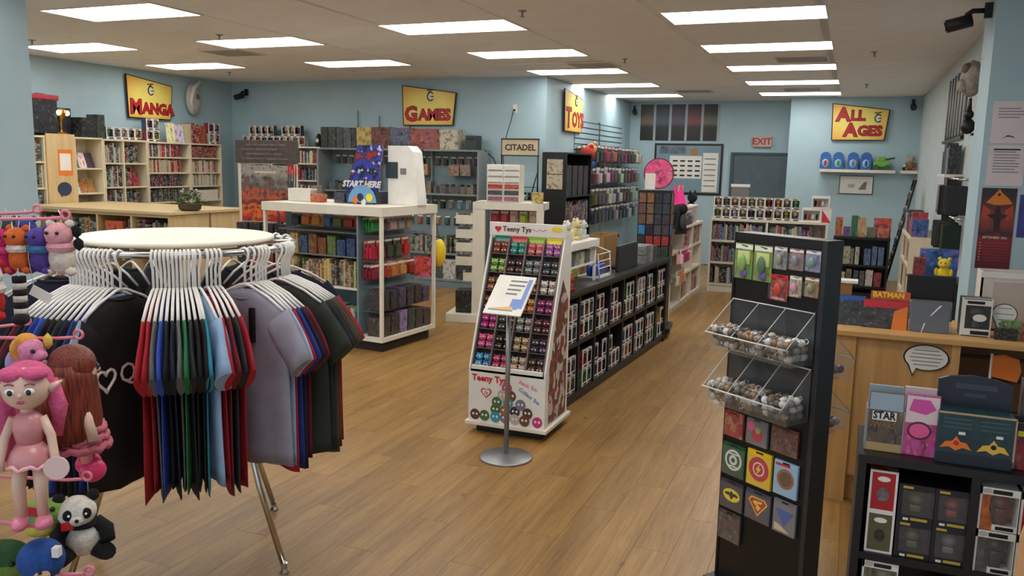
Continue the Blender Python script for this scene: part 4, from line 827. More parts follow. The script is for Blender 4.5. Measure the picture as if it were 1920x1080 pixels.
# ---------------------------------------------------------------- white cube shelf along the aisle
A = FR((-1.98, 10.05, 0), PI/2)
ws = bookcase('cube_shelf', 'white cube shelf along the aisle with folders and plush goods', 'shelf', A, 2.2, .35, 1.05, [.73, 1.46], [.4, .73], white, .03, toe=.05)
for x0 in (.76, 1.49):
    books(A, x0, x0+.62, .02, .762, .2, .26, .2, [(60,80,130), (180,100,70), (120,130,140), (90,60,60), (60,130,140)], 'picture book on the top row of the white cube shelf', 'picture books in the white cube shelf', .02, .05, .1)
    for i in range(3): box1(A, x0+.03+i*.2, .03, .0812, .15, .2, rnd(.16, .26), random.choice([(110,90,120), (190,180,170), (200,120,90)]), 'toy carton in the bottom row of the white cube shelf', 'box', 'cartons in the white cube shelf', 'toy_carton')
PK = [(200,60,120), (226,120,170), (170,40,90), (230,190,200)]
packs(FR((-1.94, 10.05, 0), PI/2), .05, .7, -.01, .82, .13, PK, 'pink doll pack hanging on the end of the white cube shelf', 'pink doll packs', pack_a, 2)
packs(FR((-1.94, 10.05, 0), PI/2), .05, .7, -.01, .55, .14, [(230,120,100), (230,200,90), (120,170,200), (190,196,200)], 'pastel toy pack low on the white cube shelf', 'pastel toy packs', pack_a, 1)
packs(FR((-1.94, 10.05, 0), PI/2), .0, .7, -.01, 1.28, .14, [(190,170,150), (150,140,136), (160,110,130), (90,80,80)], 'soft toy pack hanging above the white cube shelf', 'soft toy packs above the cube shelf', pack_a, 2)
hb = thing('hanging_board', 'low black peg panel standing on the white cube shelf end', 'panel', A.p(0, .02, 1.053), PI/2); MB().box(0, 0, 0, .72, .015, .3).build('panel', blackm, hb)
bt = thing('caped_doll', 'black caped plush figure hanging in front of the cube shelf', 'plush', (-1.88, 9.98, 1.02), 1.2)
MB().prism([(-.13, 0), (.13, .0), (.06, .26), (-.06, .26)], -.02, .0, MXZ).build('cape', mat('black_cloth', (20, 20, 26), .9), bt); MB().ico((0, -.03, .3), (.06, .055, .065), 2).build('head', mat('black_cloth', (20, 20, 26), .9), bt); MB().ico((0, -.04, .15), (.06, .04, .1), 2).build('body', mat('grey_cloth', (70, 70, 78), .9), bt)
# pink cone hats and a black cat on top
for i, x in enumerate((.95, 1.35)): o = tag(MB().lathe([(.12, 0), (.12, .008), (.075, .02), (.004, .3)], 18).build('cone_hat', mat('hot_pink_felt', (236, 50, 140), .8), None, loc=A.p(x, .18, 1.3)), 'hot pink felt cone hat standing on the pale bin', 'hat', 'pink cone hats')
pbn = thing('toy_bin', 'pale cardboard dump bin holding pink hats on the cube shelf', 'bin', A.p(.8, .03, 1.053), PI/2); MB().box(0, 0, 0, 1.0, .3, .24).build('body', objcol('bin_art', 'art'), pbn, color=(186,170,160)); MB().box(-.01, -.01, .22, 1.01, .31, .247).build('rim', paper, pbn)
ct = thing('cat_toy', 'black plush cat on a green card behind the pink hats', 'plush', A.p(1.93, .14, 1.053), PI/2-.5)
MB().ico((0, 0, .14), (.09, .09, .14), 2).ico((0, -.02, .33), (.075, .07, .07), 2).build('body', plush, ct, color=(20,22,22))
for q in (-1, 1): MB().cyl((q*.045, -.02, .37), (q*.06, -.02, .44), .03, .004, 6).build('ear', plush, ct, color=(20,22,22))
tag(MB().box(0, 0, 0, .34, .01, .5).build('green_card', mat('lime_card', (178, 200, 120), .6), None, loc=A.p(1.82, .3, 1.053), rot=PI/2), 'pale green card panel standing behind the black cat', 'card')
for i in range(4): cuddly('plush_toy', 'pink or green cuddly toy along the cube shelf top edge', A.p(.12+i*.17, .2, 1.053), PI/2, [(226,120,150), (120,170,90), (220,200,190), (90,130,80)][i], [(230,130,160), (126,180,96), (226,206,196), (96,140,86)][i], 1.6, group='cuddly toys on the cube shelf')
# ---------------------------------------------------------------- far white bookcases
FB = FR((-1.9, 12.4, 0), .02)
fb = bookcase('bookcase', 'white double bookcase crowned with rows of boxed vinyl figures', 'bookcase', FB, 1.62, .35, 1.08, [.8], [.42, .74], white, .03, toe=.1)
for x0 in (.04, .83):
    for z in (.132, .451, .771):
        books(FB, x0, x0+(.7 if z > .2 else .3), .04, z, .18, .25, .2, COMIC, 'graphic novel in the white double bookcase at the back', 'graphic novels in the far white bookcase', .02, .04, .04, far=True)
box1(FB, .16+.2, .04, .132, .16, .2, .18, (200,196,190), 'white storage box low in the far white bookcase', 'box', None, 'storage_box', bpy.data.meshes['storage_box'])
pops(FB, .03, .86, .05, 1.083, 'boxed vinyl figure in the rows atop the far white bookcase', 'figure boxes atop the far white bookcase', 2)
pops(FB, .87, 1.24, .05, 1.083, 'boxed vinyl figure beside the red carton atop the far bookcase', 'figure boxes near the red carton', 2)
def opencase(fr, x, z, w, h, c, label):
    t0 = thing('display_carton', label, 'carton', fr.p(x, .05, z), fr.a); b_ = MB(); b_.box(0, 0, 0, w, .16, .02).box(0, 0, h-.03, w, .16, h).box(0, 0, .02, .02, .16, h-.03).box(w-.02, 0, .02, w, .16, h-.03).box(0, .15, .02, w, .16, h-.03); b_.build('carton', c, t0)
    for i in range(int((w-.06)/.05)): MB().ico((.05+i*.05, .08, .02+.05), (.02, .02, .05), 1).build('figure', [blackp, redp, paper][i % 3], t0)
opencase(FB, 1.26, 1.083, .26, .19, paper, 'white open display carton of figures on the far bookcase'); opencase(FB, 1.38, 1.274, .24, .17, paper, 'small white carton with red figures topmost on the far bookcase')
rb = thing('red_carton', 'red and white diagonal carton at the far bookcase end', 'carton', FB.p(1.53, .06, 1.083), .02); MB().box(0, 0, 0, .12, .14, .19).build('carton', paper, rb); MB().prism([(0, 0), (.12, 0), (0, .17)], -.002, -.0005, MXZ).build('red_corner', redp, rb)
cbx = thing('figure_case', 'white roofed carton of grey figures topmost on the stacked boxes', 'carton', FB.p(.27, .06, 1.404), .02); MB().box(0, 0, 0, .24, .12, .14).build('carton', greyp, cbx); MB().box(-.01, -.01, .14, .25, .13, .18).build('lid', paper, cbx)
# black bookcase to the right
DB = FR((-.2, 12.75, 0), 0)
db = bookcase('bookcase', 'low black bookcase of box sets beneath the framed print', 'bookcase', DB, .74, .34, .88, [], [.46, .16], black, .03, toe=.06)
for x, w_, c in ((.06, .06, (190,186,176)), (.12, .12, (176,174,150)), (.24, .05, (120,124,110)), (.3, .06, (190,188,176)), (.42, .09, (90,110,150)), (.52, .07, (84,104,146)), (.6, .08, (80,96,140))): box1(DB, x, .03, .4905, w_-.006, .2, rnd(.22, .27), c, 'upright box set on the upper shelf of the low black bookcase', 'box', 'box sets on the upper shelf', 'box_set')
for x, w_, c in ((.05, .14, (200,196,186)), (.2, .08, (120,120,90)), (.3, .07, (70,80,90)), (.38, .07, (90,96,100)), (.46, .1, (200,190,186)), (.57, .1, (150,60,60))): box1(DB, x, .03, .1905, w_-.006, .2, rnd(.18, .24), c, 'upright box set on the lower shelf of the low black bookcase', 'box', 'box sets on the lower shelf', 'box_set')
for i, (x, w_, h_, c) in enumerate(((.01, .1, .27, (200,120,60)), (.12, .1, .14, (120,80,140)), (.22, .09, .3, (40,110,80)), (.31, .11, .28, (196,150,110)), (.43, .14, .14, (110,110,90)), (.55, .17, .13, (200,110,90)))): box1(DB, x, .05, .883, w_-.006, .1, h_, c, ('tall orange boxed toy', 'short purple boxed toy', 'tall green boxed toy', 'tall red and cream boxed toy', 'low olive boxed game', 'low pink boxed game')[i]+' atop the low black bookcase', 'box', None, 'toy_carton')
box1(DB, .52, .16, .883, .22, .1, .27, (196,80,60), 'wide orange boxed game behind the pink one', 'box', None, 'toy_carton')
# ---------------------------------------------------------------- door, exit sign, posters on the far wall
struct(MB().box(-2.07, 15.86, 0, -1.1, 15.899, 2.06).build('door_1', mat('door_slate', (78, 96, 106), .5)))
d1 = bpy.data.objects['door_1']; fm = mat('door_frame_dark', (58, 74, 84), .5)
for x0, x1 in ((-2.12, -2.07),): MB().box(x0, 15.84, 0, x1, 15.899, 2.06).build('door_jamb', fm, d1)
MB().box(-2.12, 15.84, 2.06, -1.1, 15.899, 2.1).build('door_head', fm, d1); MB().cyl((-1.2, 15.86, 1.0), (-1.2, 15.8, 1.0), .022, n=12).build('door_knob', steel, d1)
ex = thing('exit_sign', 'pale exit sign with red lettering above the slate door', 'sign', (-1.75, 15.83, 2.2)); MB().box(0, 0, 0, .33, .06, .19, .008).build('housing', mat('exit_housing', (206, 170, 160), .5), ex); text('EXIT', .165, mat('exit_red', (170, 60, 60), .5), ex, (.165, -.003, .095), name='lettering', bold=.004)
PC = [(120,96,76), (72,84,104), (88,72,96), (130,56,62), (104,108,88)]
t = NT('panel_artwork'); oi = t.n('ShaderNodeObjectInfo'); tc = t.n('ShaderNodeTexCoord'); sx_ = t.n('ShaderNodeSeparateXYZ'); t.l(tc, 0, sx_, 0); nz = t.noise(5, 4, (tc, 0)); rw = t.math('MULTIPLY_ADD', (nz, 0), .25, (sx_, 2))
g_ = t.ramp(rw, [(.0, (.02,.025,.03,1)), (.5, (.05,.055,.06,1)), (.56, (.5,.5,.5,1)), (.66, (1,1,1,1)), (.9, (.25,.25,.25,1))]); t.col(t.mix('MULTIPLY', 1.0, (oi, 1), g_)); panelm = t.done(.4)
for i in range(5):
    p0 = thing('tall_poster', 'tall dark poster with %s glow on the back wall' % ('an amber', 'a blue', 'a violet', 'a red', 'a pale green')[i], 'poster', (-3.85+i*.298, 15.899, 2.3)); ob('sheet', MB().box(0, -.006, 0, .25, 0, .67).mesh('sheet', panelm), p0, color=PC[i]); MB().box(.252, -.008, -.01, .296, 0, .68).build('trim_strip', mat('pale_trim', (160, 176, 180), .5), p0)
nb = thing('notice_board', 'black framed notice board covered with pale price sheets', 'notice board', (-3.55, 15.899, 1.3))
MB().box(0, -.02, 0, 1.28, 0, .95).build('frame', black, nb); MB().box(.04, -.024, .04, 1.24, -.02, .91).build('panel', mat('board_blue', (120, 150, 165), .6), nb)
MB().box(.3, -.028, .3, .9, -.024, .72).build('sheet', paper, nb); MB().box(.92, -.028, .06, 1.2, -.024, .78).build('sheet', paper, nb)
for r_ in range(4):
    for k in range(4): MB().box(.36+k*.14, -.03, .34+r_*.09, .45+k*.14, -.028, .37+r_*.09).build('printed_mark', blackp, nb)
for k in range(6): MB().box(.95, -.03, .16+k*.1, 1.16, -.028, .18+k*.1).build('text_line', greyp, nb)
MB().prism([(.75+.07*math.cos(i*PI/6), .79+.07*math.sin(i*PI/6)) for i in range(12)], -.03, -.024, MXZ).build('round_sticker', mat('bronze_sticker', (170, 120, 70), .5), nb); MB().box(.1, -.027, .76, .6, -.024, .9).build('photo_strip', mat('photo_strip', (96, 110, 120), .5, var=.5, scale=14), nb)
pr = thing('round_sign', 'round pink printed sign with a dark rim before the notice board', 'sign', (-2.95, 13.6, 1.2)); MB().cyl((0, 0, -1.2), (0, .0, .4), .012, n=8).build('pole', blackm, pr); MB().lathe([(.16, 0), (.16, .015)], 20, (0, 0, -1.2)).build('base', blackm, pr)
MB().prism([(.25*math.cos(i*PI/14), .5+.25*math.sin(i*PI/14)) for i in range(28)], -.016, -.0, MXZ).build('rim', darkredp, pr); ob('disc', MB().prism([(.235*math.cos(i*PI/14), .5+.235*math.sin(i*PI/14)) for i in range(28)], -.019, -.016, MXZ).mesh('disc', objcol('pink_art', 'art')), pr, color=(226,80,140))
MB().box(-.22, -.024, .1, -.05, -.019, .5).build('price_sheet', paper, pr)
# all-ages wall: shelf with boxed toys, framed print
as_ = thing('wall_shelf', 'white floating shelf of boxed toys under the all ages sign', 'shelf', (-.54, 15.199, 1.78)); MB().box(0, -.24, 0, 1.16, 0, .05, .004).build('board', white, as_)
for i in range(4):
    t0 = thing('capsule_pack', 'blue oval toy pack with a %s figure on the white shelf' % ('red', 'green', 'grey', 'dark blue')[i], 'toy pack', (-.46+i*.2+(.03 if i > 1 else 0), 15.06, 1.8305))
    MB().box(-.085, 0, 0, .085, .08, .2, .01).build('carton', mat('pack_blue', (44, 96, 170), .4), t0); MB().lathe([(.085, 0), (.085, .05)], 20, (0, 0, 0)).build('dome', mat('pack_blue', (44, 96, 170), .4), t0).matrix_local = T(0, .06, .2) @ RX(PI/2)
    MB().ico((0, -.004, .1), (.06, .014, .07), 2).build('bubble', mat('pack_pale', (140, 176, 205), .3), t0); MB().ico((0, -.012, .1), (.025, .014, .05), 2).build('figure', [redp, greenp, greyp, bluep][i], t0)
gt = thing('green_toys', 'bright green toy vehicle with round wheels on the white shelf', 'toy', (.4, 15.06, 1.8305)); MB().box(-.12, -.02, .05, .14, .08, .14, .02).box(-.06, 0, .14, .06, .07, .22, .015).build('body', mat('toy_green', (110, 170, 70), .4), gt)
for x in (-.08, .1): MB().cyl((x, -.04, .045), (x, .1, .045), .045, n=14).build('wheel', mat('toy_dark_green', (50, 90, 50), .5), gt)
MB().cyl((.05, .03, .17), (.2, .03, .2), .015, n=8).build('barrel', mat('toy_dark_green', (50, 90, 50), .5), gt)
s2 = thing('corner_shelf', 'short white corner shelf with a small brown toy', 'shelf', (.7, 15.199, 1.78)); MB().box(0, -.24, 0, .249, 0, .05, .004).build('board', white, s2)
cuddly('plush_toy', 'brown and white plush dog on the short corner shelf', (.84, 15.06, 1.8305), 0, (150,110,80), (190,170,150), 1.5)
cuddly('plush_toy', 'tiny black and white toy at the corner shelf edge', (.75, 15.03, 1.8305), 0, (40,40,44), (220,220,216), .6)
fp = thing('framed_print', 'thin black framed pale print below the white floating shelf', 'picture', (-.22, 15.199, 1.42)); MB().box(0, -.02, 0, .53, 0, .31).build('frame', black, fp); MB().box(.012, -.022, .012, .518, -.02, .298).build('mat_board', paper, fp); MB().prism([(.3, .08), (.42, .08), (.43, .22), (.38, .2)], -.023, -.022, MXZ).build('drawing', greyp, fp); MB().box(.14, -.023, .11, .24, -.022, .17).build('drawing', mat('pale_grey_print', (180,178,172), .6), fp)
# ---------------------------------------------------------------- round garment rack
RC_ = Vector((-2.745, 2.835, 0)); RR, RZ_ = .5, 1.44
rk = thing('garment_rack', 'round chrome garment rack with a white disc top', 'clothes rack', RC_)
b = MB(); b.sm = True; b.lathe([(.40, 0), (.412, .005), (.412, .018), (.40, .022)], 56, (0, 0, RZ_+.015)).build('top_disc', mat('white_disc', (236, 230, 214), .35), rk)
MB().tube([(RR*math.cos(i*PI/32), RR*math.sin(i*PI/32), RZ_) for i in range(64)], .0125, 8, True).build('ring', chrome, rk)
MB().tube([(.36*math.cos(i*PI/24), .36*math.sin(i*PI/24), RZ_-.005) for i in range(48)], .009, 8, True).build('inner_ring', chrome, rk)
for i in range(4): a = PI/4+i*PI/2; MB().cyl((0, 0, RZ_), (RR*math.cos(a), RR*math.sin(a), RZ_), .009, n=8).build('spoke', chrome, rk)
MB().cyl((0, 0, .78), (0, 0, RZ_+.014), .018, n=14).build('centre_pole', chrome, rk); MB().cyl((0, 0, .74), (0, 0, .82), .045, n=16).build('hub', chrome, rk)
for x, y in ((.555, .005), (.055, .435), (-.45, -.075), (-.125, -.36)):
    a = math.atan2(y, x); r_ = .535; c_, s_ = math.cos(a), math.sin(a)
    lg = MB().tube([(.03*c_, .03*s_, .79), (.27*c_, .27*s_, .78), (.33*c_, .33*s_, .7), (.41*c_, .41*s_, .38), (r_*c_, r_*s_, .03)], .0135, 10).build('leg', chrome, rk)
    MB().lathe([(.024, 0), (.024, .008), (.014, .02), (.014, .045)], 14, (r_*c_, r_*s_, 0)).build('foot', chrome, lg)
# hanger
b = MB(); hp = [(.0, 0, -.115)] + [(.0, 0, -.06), (.004, 0, -.03)] + [(.0225*math.cos(t_)*1.0, 0, .0225*math.sin(t_)) for t_ in [-.9+i*.42 for i in range(10)]]
hp = [(0, 0, -.13), (0, 0, -.05), (.018, 0, -.018), (.0235, 0, .004), (.016, 0, .02), (0, 0, .0255), (-.016, 0, .019), (-.0235, 0, .003), (-.021, 0, -.014)]
b.tube(hp, .0055, 7); b.tube([(-.2, 0, -.215), (-.12, 0, -.165), (-.03, 0, -.128), (0, 0, -.122), (.03, 0, -.128), (.12, 0, -.165), (.2, 0, -.215)], .006, 7)
hang_me = b.mesh('hanger', mat('white_hanger', (238, 236, 232), .35))
def shirt_meshes(seed, tk):
    rs = random.Random(seed); ph = [rs.uniform(0, 6.28) for _ in range(6)]; N = 28
    rows = [(-.86, .245, 1.0), (-.8, .243, 1.0), (-.7, .24, .95), (-.58, .236, .95), (-.46, .232, 1.0), (-.36, .23, 1.1), (-.28, .226, 1.2), (-.235, .212, 1.2), (-.2, .17, 1.2), (-.17, .11, 1.1), (-.152, .075, .9), (-.148, .06, .5)]
    b = MB(); rings = []
    for z, w, t_ in rows:
        k = max(0, min(1, (-.25-z)/.5)); ring = []
        for i in range(N):
            a = 2*PI*i/N; cx, sn = math.cos(a), math.sin(a); x = w*math.copysign(abs(cx)**.75, cx)*(1-.05*k*rs.random()*0)
            fold = k*tk*.85*(math.sin(x*34+ph[0]+z*1.5)*.6 + math.sin(x*17+ph[1]-z*3)*.6)
            y = tk*t_*sn*(1.0) + fold
            ring.append(b.bm.verts.new((x*(1-.06*k*(.5+.5*math.sin(ph[2]))), y, z + (.012*math.sin(x*15+ph[3]) if z < -.84 else 0))))
        rings.append(ring)
    for A_, B_ in zip(rings, rings[1:]):
        for i in range(N): f = b.bm.faces.new((A_[i], A_[(i+1) % N], B_[(i+1) % N], B_[i])); f.smooth = True
    b.bm.faces.new(rings[-1]); b.bm.faces.new(rings[0][::-1]); body = b.mesh('shirt_body', fabric)
    sl = []
    for s in (-1, 1):
        b = MB(); N2 = 16; rg = []
        for j in range(6):
            q = j/5; cx = s*(.165+.095*q+.03*math.sin(q*2)); cz = -.255-.185*q; hw = .085-.006*q; dx, dz = .82, .57 
            ring = []
            for i in range(N2):
                a = 2*PI*i/N2; u = hw*math.cos(a); v = tk*(1.1+.6*q)*math.sin(a) + .3*tk*math.sin(q*5+ph[4]+u*30)
                ring.append(b.bm.verts.new((cx + s*u*dx*.72, v, cz + u*dz*1.0)))
            rg.append(ring)
        for A_, B_ in zip(rg, rg[1:]):
            for i in range(N2): f = b.bm.faces.new((A_[i], A_[(i+1) % N2], B_[(i+1) % N2], B_[i])); f.smooth = True
        b.bm.faces.new(rg[0][::-1]); b.bm.faces.new(rg[-1]); sl.append(b.mesh('sleeve', fabric))
    c = MB().tube([(.072*math.cos(i*PI/9), tk*1.1*math.sin(i*PI/9), -.152-.028*abs(math.sin(i*PI/9))*(1 if math.sin(i*PI/9) < 0 else .3)) for i in range(18)], .006, 6, True).mesh('collar', fabric)
    return body, sl, c
VAR = [shirt_meshes(3+i, .0085) for i in range(4)]; VARW = [shirt_meshes(31, .02), shirt_meshes(37, .024)]
def shirt(a, colr, label, group=None, wide=None, drop=0.0, yaw=0.0, sleeve=None):
    a = math.radians(a); p = RC_ + Vector((RR*math.cos(a), RR*math.sin(a), RZ_+.0125-.02)); rz = a+yaw
    hg = ob('hanger', hang_me, None, tuple(p), (0, 0, rz)); nm_ = label.split(' t-shirt')[0]; tag(hg, 'white plastic hanger on the round rack holding a %s t-shirt' % nm_, 'hanger', 'hangers of %s t-shirts' % nm_)
    t0 = thing('t_shirt', label, 't-shirt', tuple(p - Vector((0, 0, drop))), rz, group); bd, sl, co = wide or random.choice(VAR); sc = 1.02 + rnd(-.02, .03)
    for nm, me_ in (('body', bd), ('collar', co)): ob(nm, me_, t0, color=colr, scale=(1, 1, sc) if nm == 'body' else None)
    for me_ in sl: ob('sleeve', me_, t0, color=sleeve or colr)
    return t0
BLK, NVY, BLU, RBL, LBL, RED, DRD, GRY, CHR, GRN, TEA, BRN, OLV = (18,19,22), (24,28,52), (36,58,140), (52,86,190), (150,180,215), (176,28,44), (110,22,40), (104,108,104), (38,42,46), (36,120,70), (50,140,165), (86,68,56), (46,52,46)
NM = {BLK: 'black', NVY: 'navy', BLU: 'deep blue', RBL: 'royal blue', LBL: 'light blue', RED: 'red', DRD: 'maroon', GRY: 'grey', CHR: 'charcoal', GRN: 'green', TEA: 'teal', BRN: 'brown', OLV: 'dark olive'}
def run(a0, step, cols, where, g):
    for i, c in enumerate(cols): shirt(a0+i*step, c, '%s t-shirt hanging in the %s cluster of the round rack' % (NM[c], where), '%s t-shirts in the %s cluster' % (NM[c], where))
run(262, 2.15, [BLK, DRD, BLK, NVY, BLU, RBL, BLK, BLK, CHR, NVY, BLU, LBL], 'blue and black', 1)
bs = shirt(289.5, BLK, 'black t-shirt with a white heart print facing outwards', None, VARW[0], yaw=-.24)
run(303.5, 1.65, [RED, RED, GRY, RBL, BLK, NVY, GRY, GRN, CHR, BLK, BLK], 'mixed middle', 2)
shirt(320.9, TEA, 'teal t-shirt beside the light blue one on the rack'); shirt(322.6, LBL, 'light blue t-shirt with sleeve flaring out between dark and red ones', None, VARW[1], yaw=.12)
run(326, 1.9, [RED, DRD, CHR, RED], 'red', 3)
shirt(344, (150, 150, 166), 'pale grey t-shirt with a dark vertical strip hanging full face', None, VARW[1], yaw=.2)
shirt(347.5, (160, 186, 212), 'pale blue t-shirt tucked right behind the grey one', None, None, yaw=.1)
run(350.5, 2.0, [RED, BLU, NVY, DRD], 'red and navy', 4)
shirt(6, OLV, 'dark olive t-shirt hanging full face at the rack side', None, VARW[0], yaw=.05); run(10, 2.4, [CHR, OLV, BRN, BRN, RED], 'brown and olive', 5)
run(60, 11, [NVY, BLK, DRD, CHR, NVY, BLK, DRD, BLK, NVY, CHR, BLK, NVY, DRD, BLK, NVY], 'rear', 6)
# prints: abstract patch, heart outline and letter on the black shirt; strip on the grey one
hx, hz = -.02, -.44
def shy(x, z): return -.03
FLP = T(.075, 0, 0) @ RZ(PI) @ T(0, -.022, 0)
def flip(o): o.matrix_local = FLP @ o.matrix_local
b = MB(); b.tube([(hx-.06+x*1.0, -.03, hz+z) for x, z in heart(.05, 20)], .006, 5, True); flip(b.build('heart_outline', paper, bs))
qo = text('Q', .11, paper, bs, (0, 0, 0), name='letter'); qo.matrix_basis = FLP @ T(hx+.05, -.032, hz) @ RX(PI/2)
flip(MB().tube([(-.06, -.03, -.3), (-.1, -.03, -.26), (-.05, -.03, -.22), (.02, -.03, -.205), (.08, -.03, -.24), (.09, -.03, -.29)], .0035, 5).build('line_print', greyp, bs))
flip(MB().prism([(-.02, -.36), (.06, -.38), (.08, -.31), (.03, -.27), (-.01, -.3)], -.031, -.029, MXZ).build('pale_patch', mat('skin_print', (196, 160, 140), .7), bs)); flip(MB().prism([(-.04, -.4), (.08, -.41), (.06, -.375), (-.02, -.365)], -.031, -.029, MXZ).build('red_patch', darkredp, bs))
gs = next(o for o in bpy.data.objects if o.get('label', '').startswith('pale grey t-shirt')); MB().box(.06, -.046, -.35, .08, -.03, -.21).build('dark_strip', blackp, gs)
# ---------------------------------------------------------------- pink peg rack of plush toys
PR = FR((-1.75*cy - 2.3*sy, -1.75*sy + 2.3*cy, 0), YAW)
pkm = mat('pink_wire', (226, 130, 150), .35)
pr_ = thing('peg_rack', 'floor rack with pink wire pegs holding dolls and plush toys', 'rack', PR.l, YAW)
MB().cyl((0, 0, .02), (0, 0, 1.75), .022, n=14).build('pole', mat('rack_grey', (150, 150, 156), .4), pr_); b = MB(); b.sm = True; b.lathe([(.3, 0), (.3, .012), (.03, .03)], 32).build('base', mat('rack_grey', (150, 150, 156), .4), pr_)
PEGS = [(.284, .24, 1.643), (.488, .02, 1.643), (.229, .24, 1.294), (.542, -.05, 1.318), (.583, -.125, .938), (.55, -.27, .869), (.652, -.27, .738), (.36, -.2, 1.32)]
for x, y, z in PEGS:
    MB().tube([(0, 0, z-.01), (x*.3, y*.6, z-.012), (x*.92, y, z-.004), (x, y, z)], .0048, 7).tube([(x+.012+.012*math.cos(i*PI/6), y, z+.008+.012*math.sin(i*PI/6)) for i in range(12)], .0042, 6, True).build('peg', pkm, pr_)
def part(name, mesh, t0, c, m_=None): return ob(name, mesh, t0, color=c)
def P(name, t0, c, f, mm=plush): b_ = MB(); f(b_); return b_.build(name, mm, t0, color=c)
skin = (226, 192, 174)
# fairy doll
fd = thing('fairy_doll', 'pink haired cloth doll in a satin dress on a pink peg', 'doll', PR.p(.53, -.27, .93), YAW+.25)
P('head', fd, skin, lambda b: (b.ball((0, 0, .305), (.056, .052, .056), 14), b.ico((0, -.05, .296), .008, 1), b.cyl((-.052, .0, .3), (-.082, .01, .318), .014, .002, 8), b.cyl((.052, .0, .3), (.082, .01, .318), .014, .002, 8), b.cyl((0, 0, .24), (0, 0, .27), .016, n=10)), satin)
P('hair', fd, (226,100,150), lambda b: (b.ball((0, .02, .318), (.06, .052, .052), 14), b.ball((-.024, -.018, .344), (.034, .034, .02), 10), b.ball((.026, -.016, .344), (.032, .034, .018), 10), b.tube([(-.045, .03, .31), (-.07, .045, .24), (-.064, .05, .16), (-.08, .05, .09)], [.024, .028, .024, .008], 10), b.tube([(.045, .04, .31), (.06, .05, .24), (.056, .05, .16)], [.02, .022, .008], 10)))
for s_ in (-1, 1):
    P('eye', fd, (245,245,245), lambda b: b.ball((s_*.022, -.047, .306), (.0125, .007, .0095), 8), satin); P('pupil', fd, (30,44,40), lambda b: b.ball((s_*.021, -.0525, .305), (.0065, .004, .0075), 8), satin)
    P('eyebrow', fd, (150,70,100), lambda b: b.tube([(s_*.012, -.05, .323), (s_*.024, -.049, .327), (s_*.034, -.044, .322)], .002, 5), satin)
P('mouth', fd, (200,70,100), lambda b: b.ball((0, -.0495, .279), (.009, .004, .004), 7), satin)
P('dress', fd, (214,146,152), lambda b: (setattr(b, 'sm', True), b.lathe([(.014, .245), (.034, .228), (.036, .2), (.029, .16)], 20), b.lathe([(.029, .162), (.044, .14), (.055, .112), (.052, .108)], 20)), satin)
P('frill', fd, (240,180,186), lambda b: b.tube([(.054*math.cos(i*PI/12), .054*math.sin(i*PI/12), .108+.006*math.sin(i*2.1)) for i in range(24)], .006, 6, True), satin)
for s_ in (-1, 1):
    P('arm', fd, skin, lambda b: b.tube([(s_*.032, 0, .228), (s_*.052, -.005, .18), (s_*.062, -.02, .13), (s_*.066, -.03, .1)], [.0125, .0115, .0105, .0145], 10), satin)
    P('leg', fd, skin, lambda b: b.tube([(s_*.022, 0, .12), (s_*.026, -.02, .05), (s_*.024, -.012, -.03)], [.02, .0165, .013], 10), satin); P('shoe', fd, (230,130,160), lambda b: b.ball((s_*.027, -.022, -.045), (.02, .034, .018), 10), satin)
P('swing_tag', fd, (236,206,206), lambda b: b.lathe([(.03, -.002), (.03, .002)], 20), satin).matrix_local = T(.075, -.06, .11) @ RX(PI/2)
# red haired doll seen from behind
rdl = thing('red_hair_doll', 'doll with long auburn hair and frilly pink skirt on a peg', 'doll', PR.p(.545, -.05, .94), YAW+2.2)
P('head', rdl, skin, lambda b: (b.ball((0, 0, .29), (.055, .052, .055), 14), b.ico((0, -.052, .282), .008, 1), b.cyl((0, 0, .22), (0, 0, .25), .016, n=10)), satin)
for s_ in (-1, 1): P('eye', rdl, (40,50,60), lambda b: b.ball((s_*.022, -.048, .295), (.009, .006, .009), 8), satin)
hm = NT('auburn_hair'); tc = hm.n('ShaderNodeTexCoord'); nz = hm.noise(3, 4, hm.mapping((tc, 3), (60, 60, 3))); hm.col(hm.ramp((nz, 0), [(.3, lin((66, 22, 14))), (.7, lin((150, 60, 36)))])); hm.bump((nz, 0), .8, .006); hairm = hm.done(.45)
hb_ = MB(); hb_.ball((0, .012, .302), (.066, .062, .058), 16); hb_.sm = True; hb_.lathe([(.064, .31), (.07, .27), (.076, .21), (.08, .15), (.076, .1), (.06, .085)], 22, (0, .022, 0)); hb_.build('hair', hairm, rdl)
for s_ in (-1, 0, 1): hb2 = MB(); hb2.tube([(s_*.04, .05, .28), (s_*.055, .082, .2), (s_*.05, .088, .12), (s_*.056, .08, .07)], [.03, .034, .03, .01], 10); hb2.build('hair_lock', hairm, rdl)
P('dress', rdl, (214,130,146), lambda b: (setattr(b, 'sm', True), b.lathe([(.016, .235), (.038, .215), (.036, .16), (.056, .12), (.07, .08), (.064, .075)], 20)), satin)
for q in range(3): P('frill', rdl, (206,112,132), lambda b: b.tube([((.07-.006*q)*math.cos(i*PI/12), (.07-.006*q)*math.sin(i*PI/12), .07+.024*q+.006*math.sin(i*2.6+q)) for i in range(24)], .012, 6, True))
for s_ in (-1, 1):
    P('arm', rdl, skin, lambda b: b.tube([(s_*.04, 0, .21), (s_*.07, -.01, .15), (s_*.078, -.02, .1)], [.016, .014, .015], 10), satin); P('leg', rdl, (226,150,150), lambda b: b.tube([(s_*.028, 0, .08), (s_*.03, -.01, .02)], [.018, .016], 10), satin); P('shoe', rdl, (230,60,120), lambda b: b.ball((s_*.032, -.02, .0), (.026, .036, .034), 10), satin)
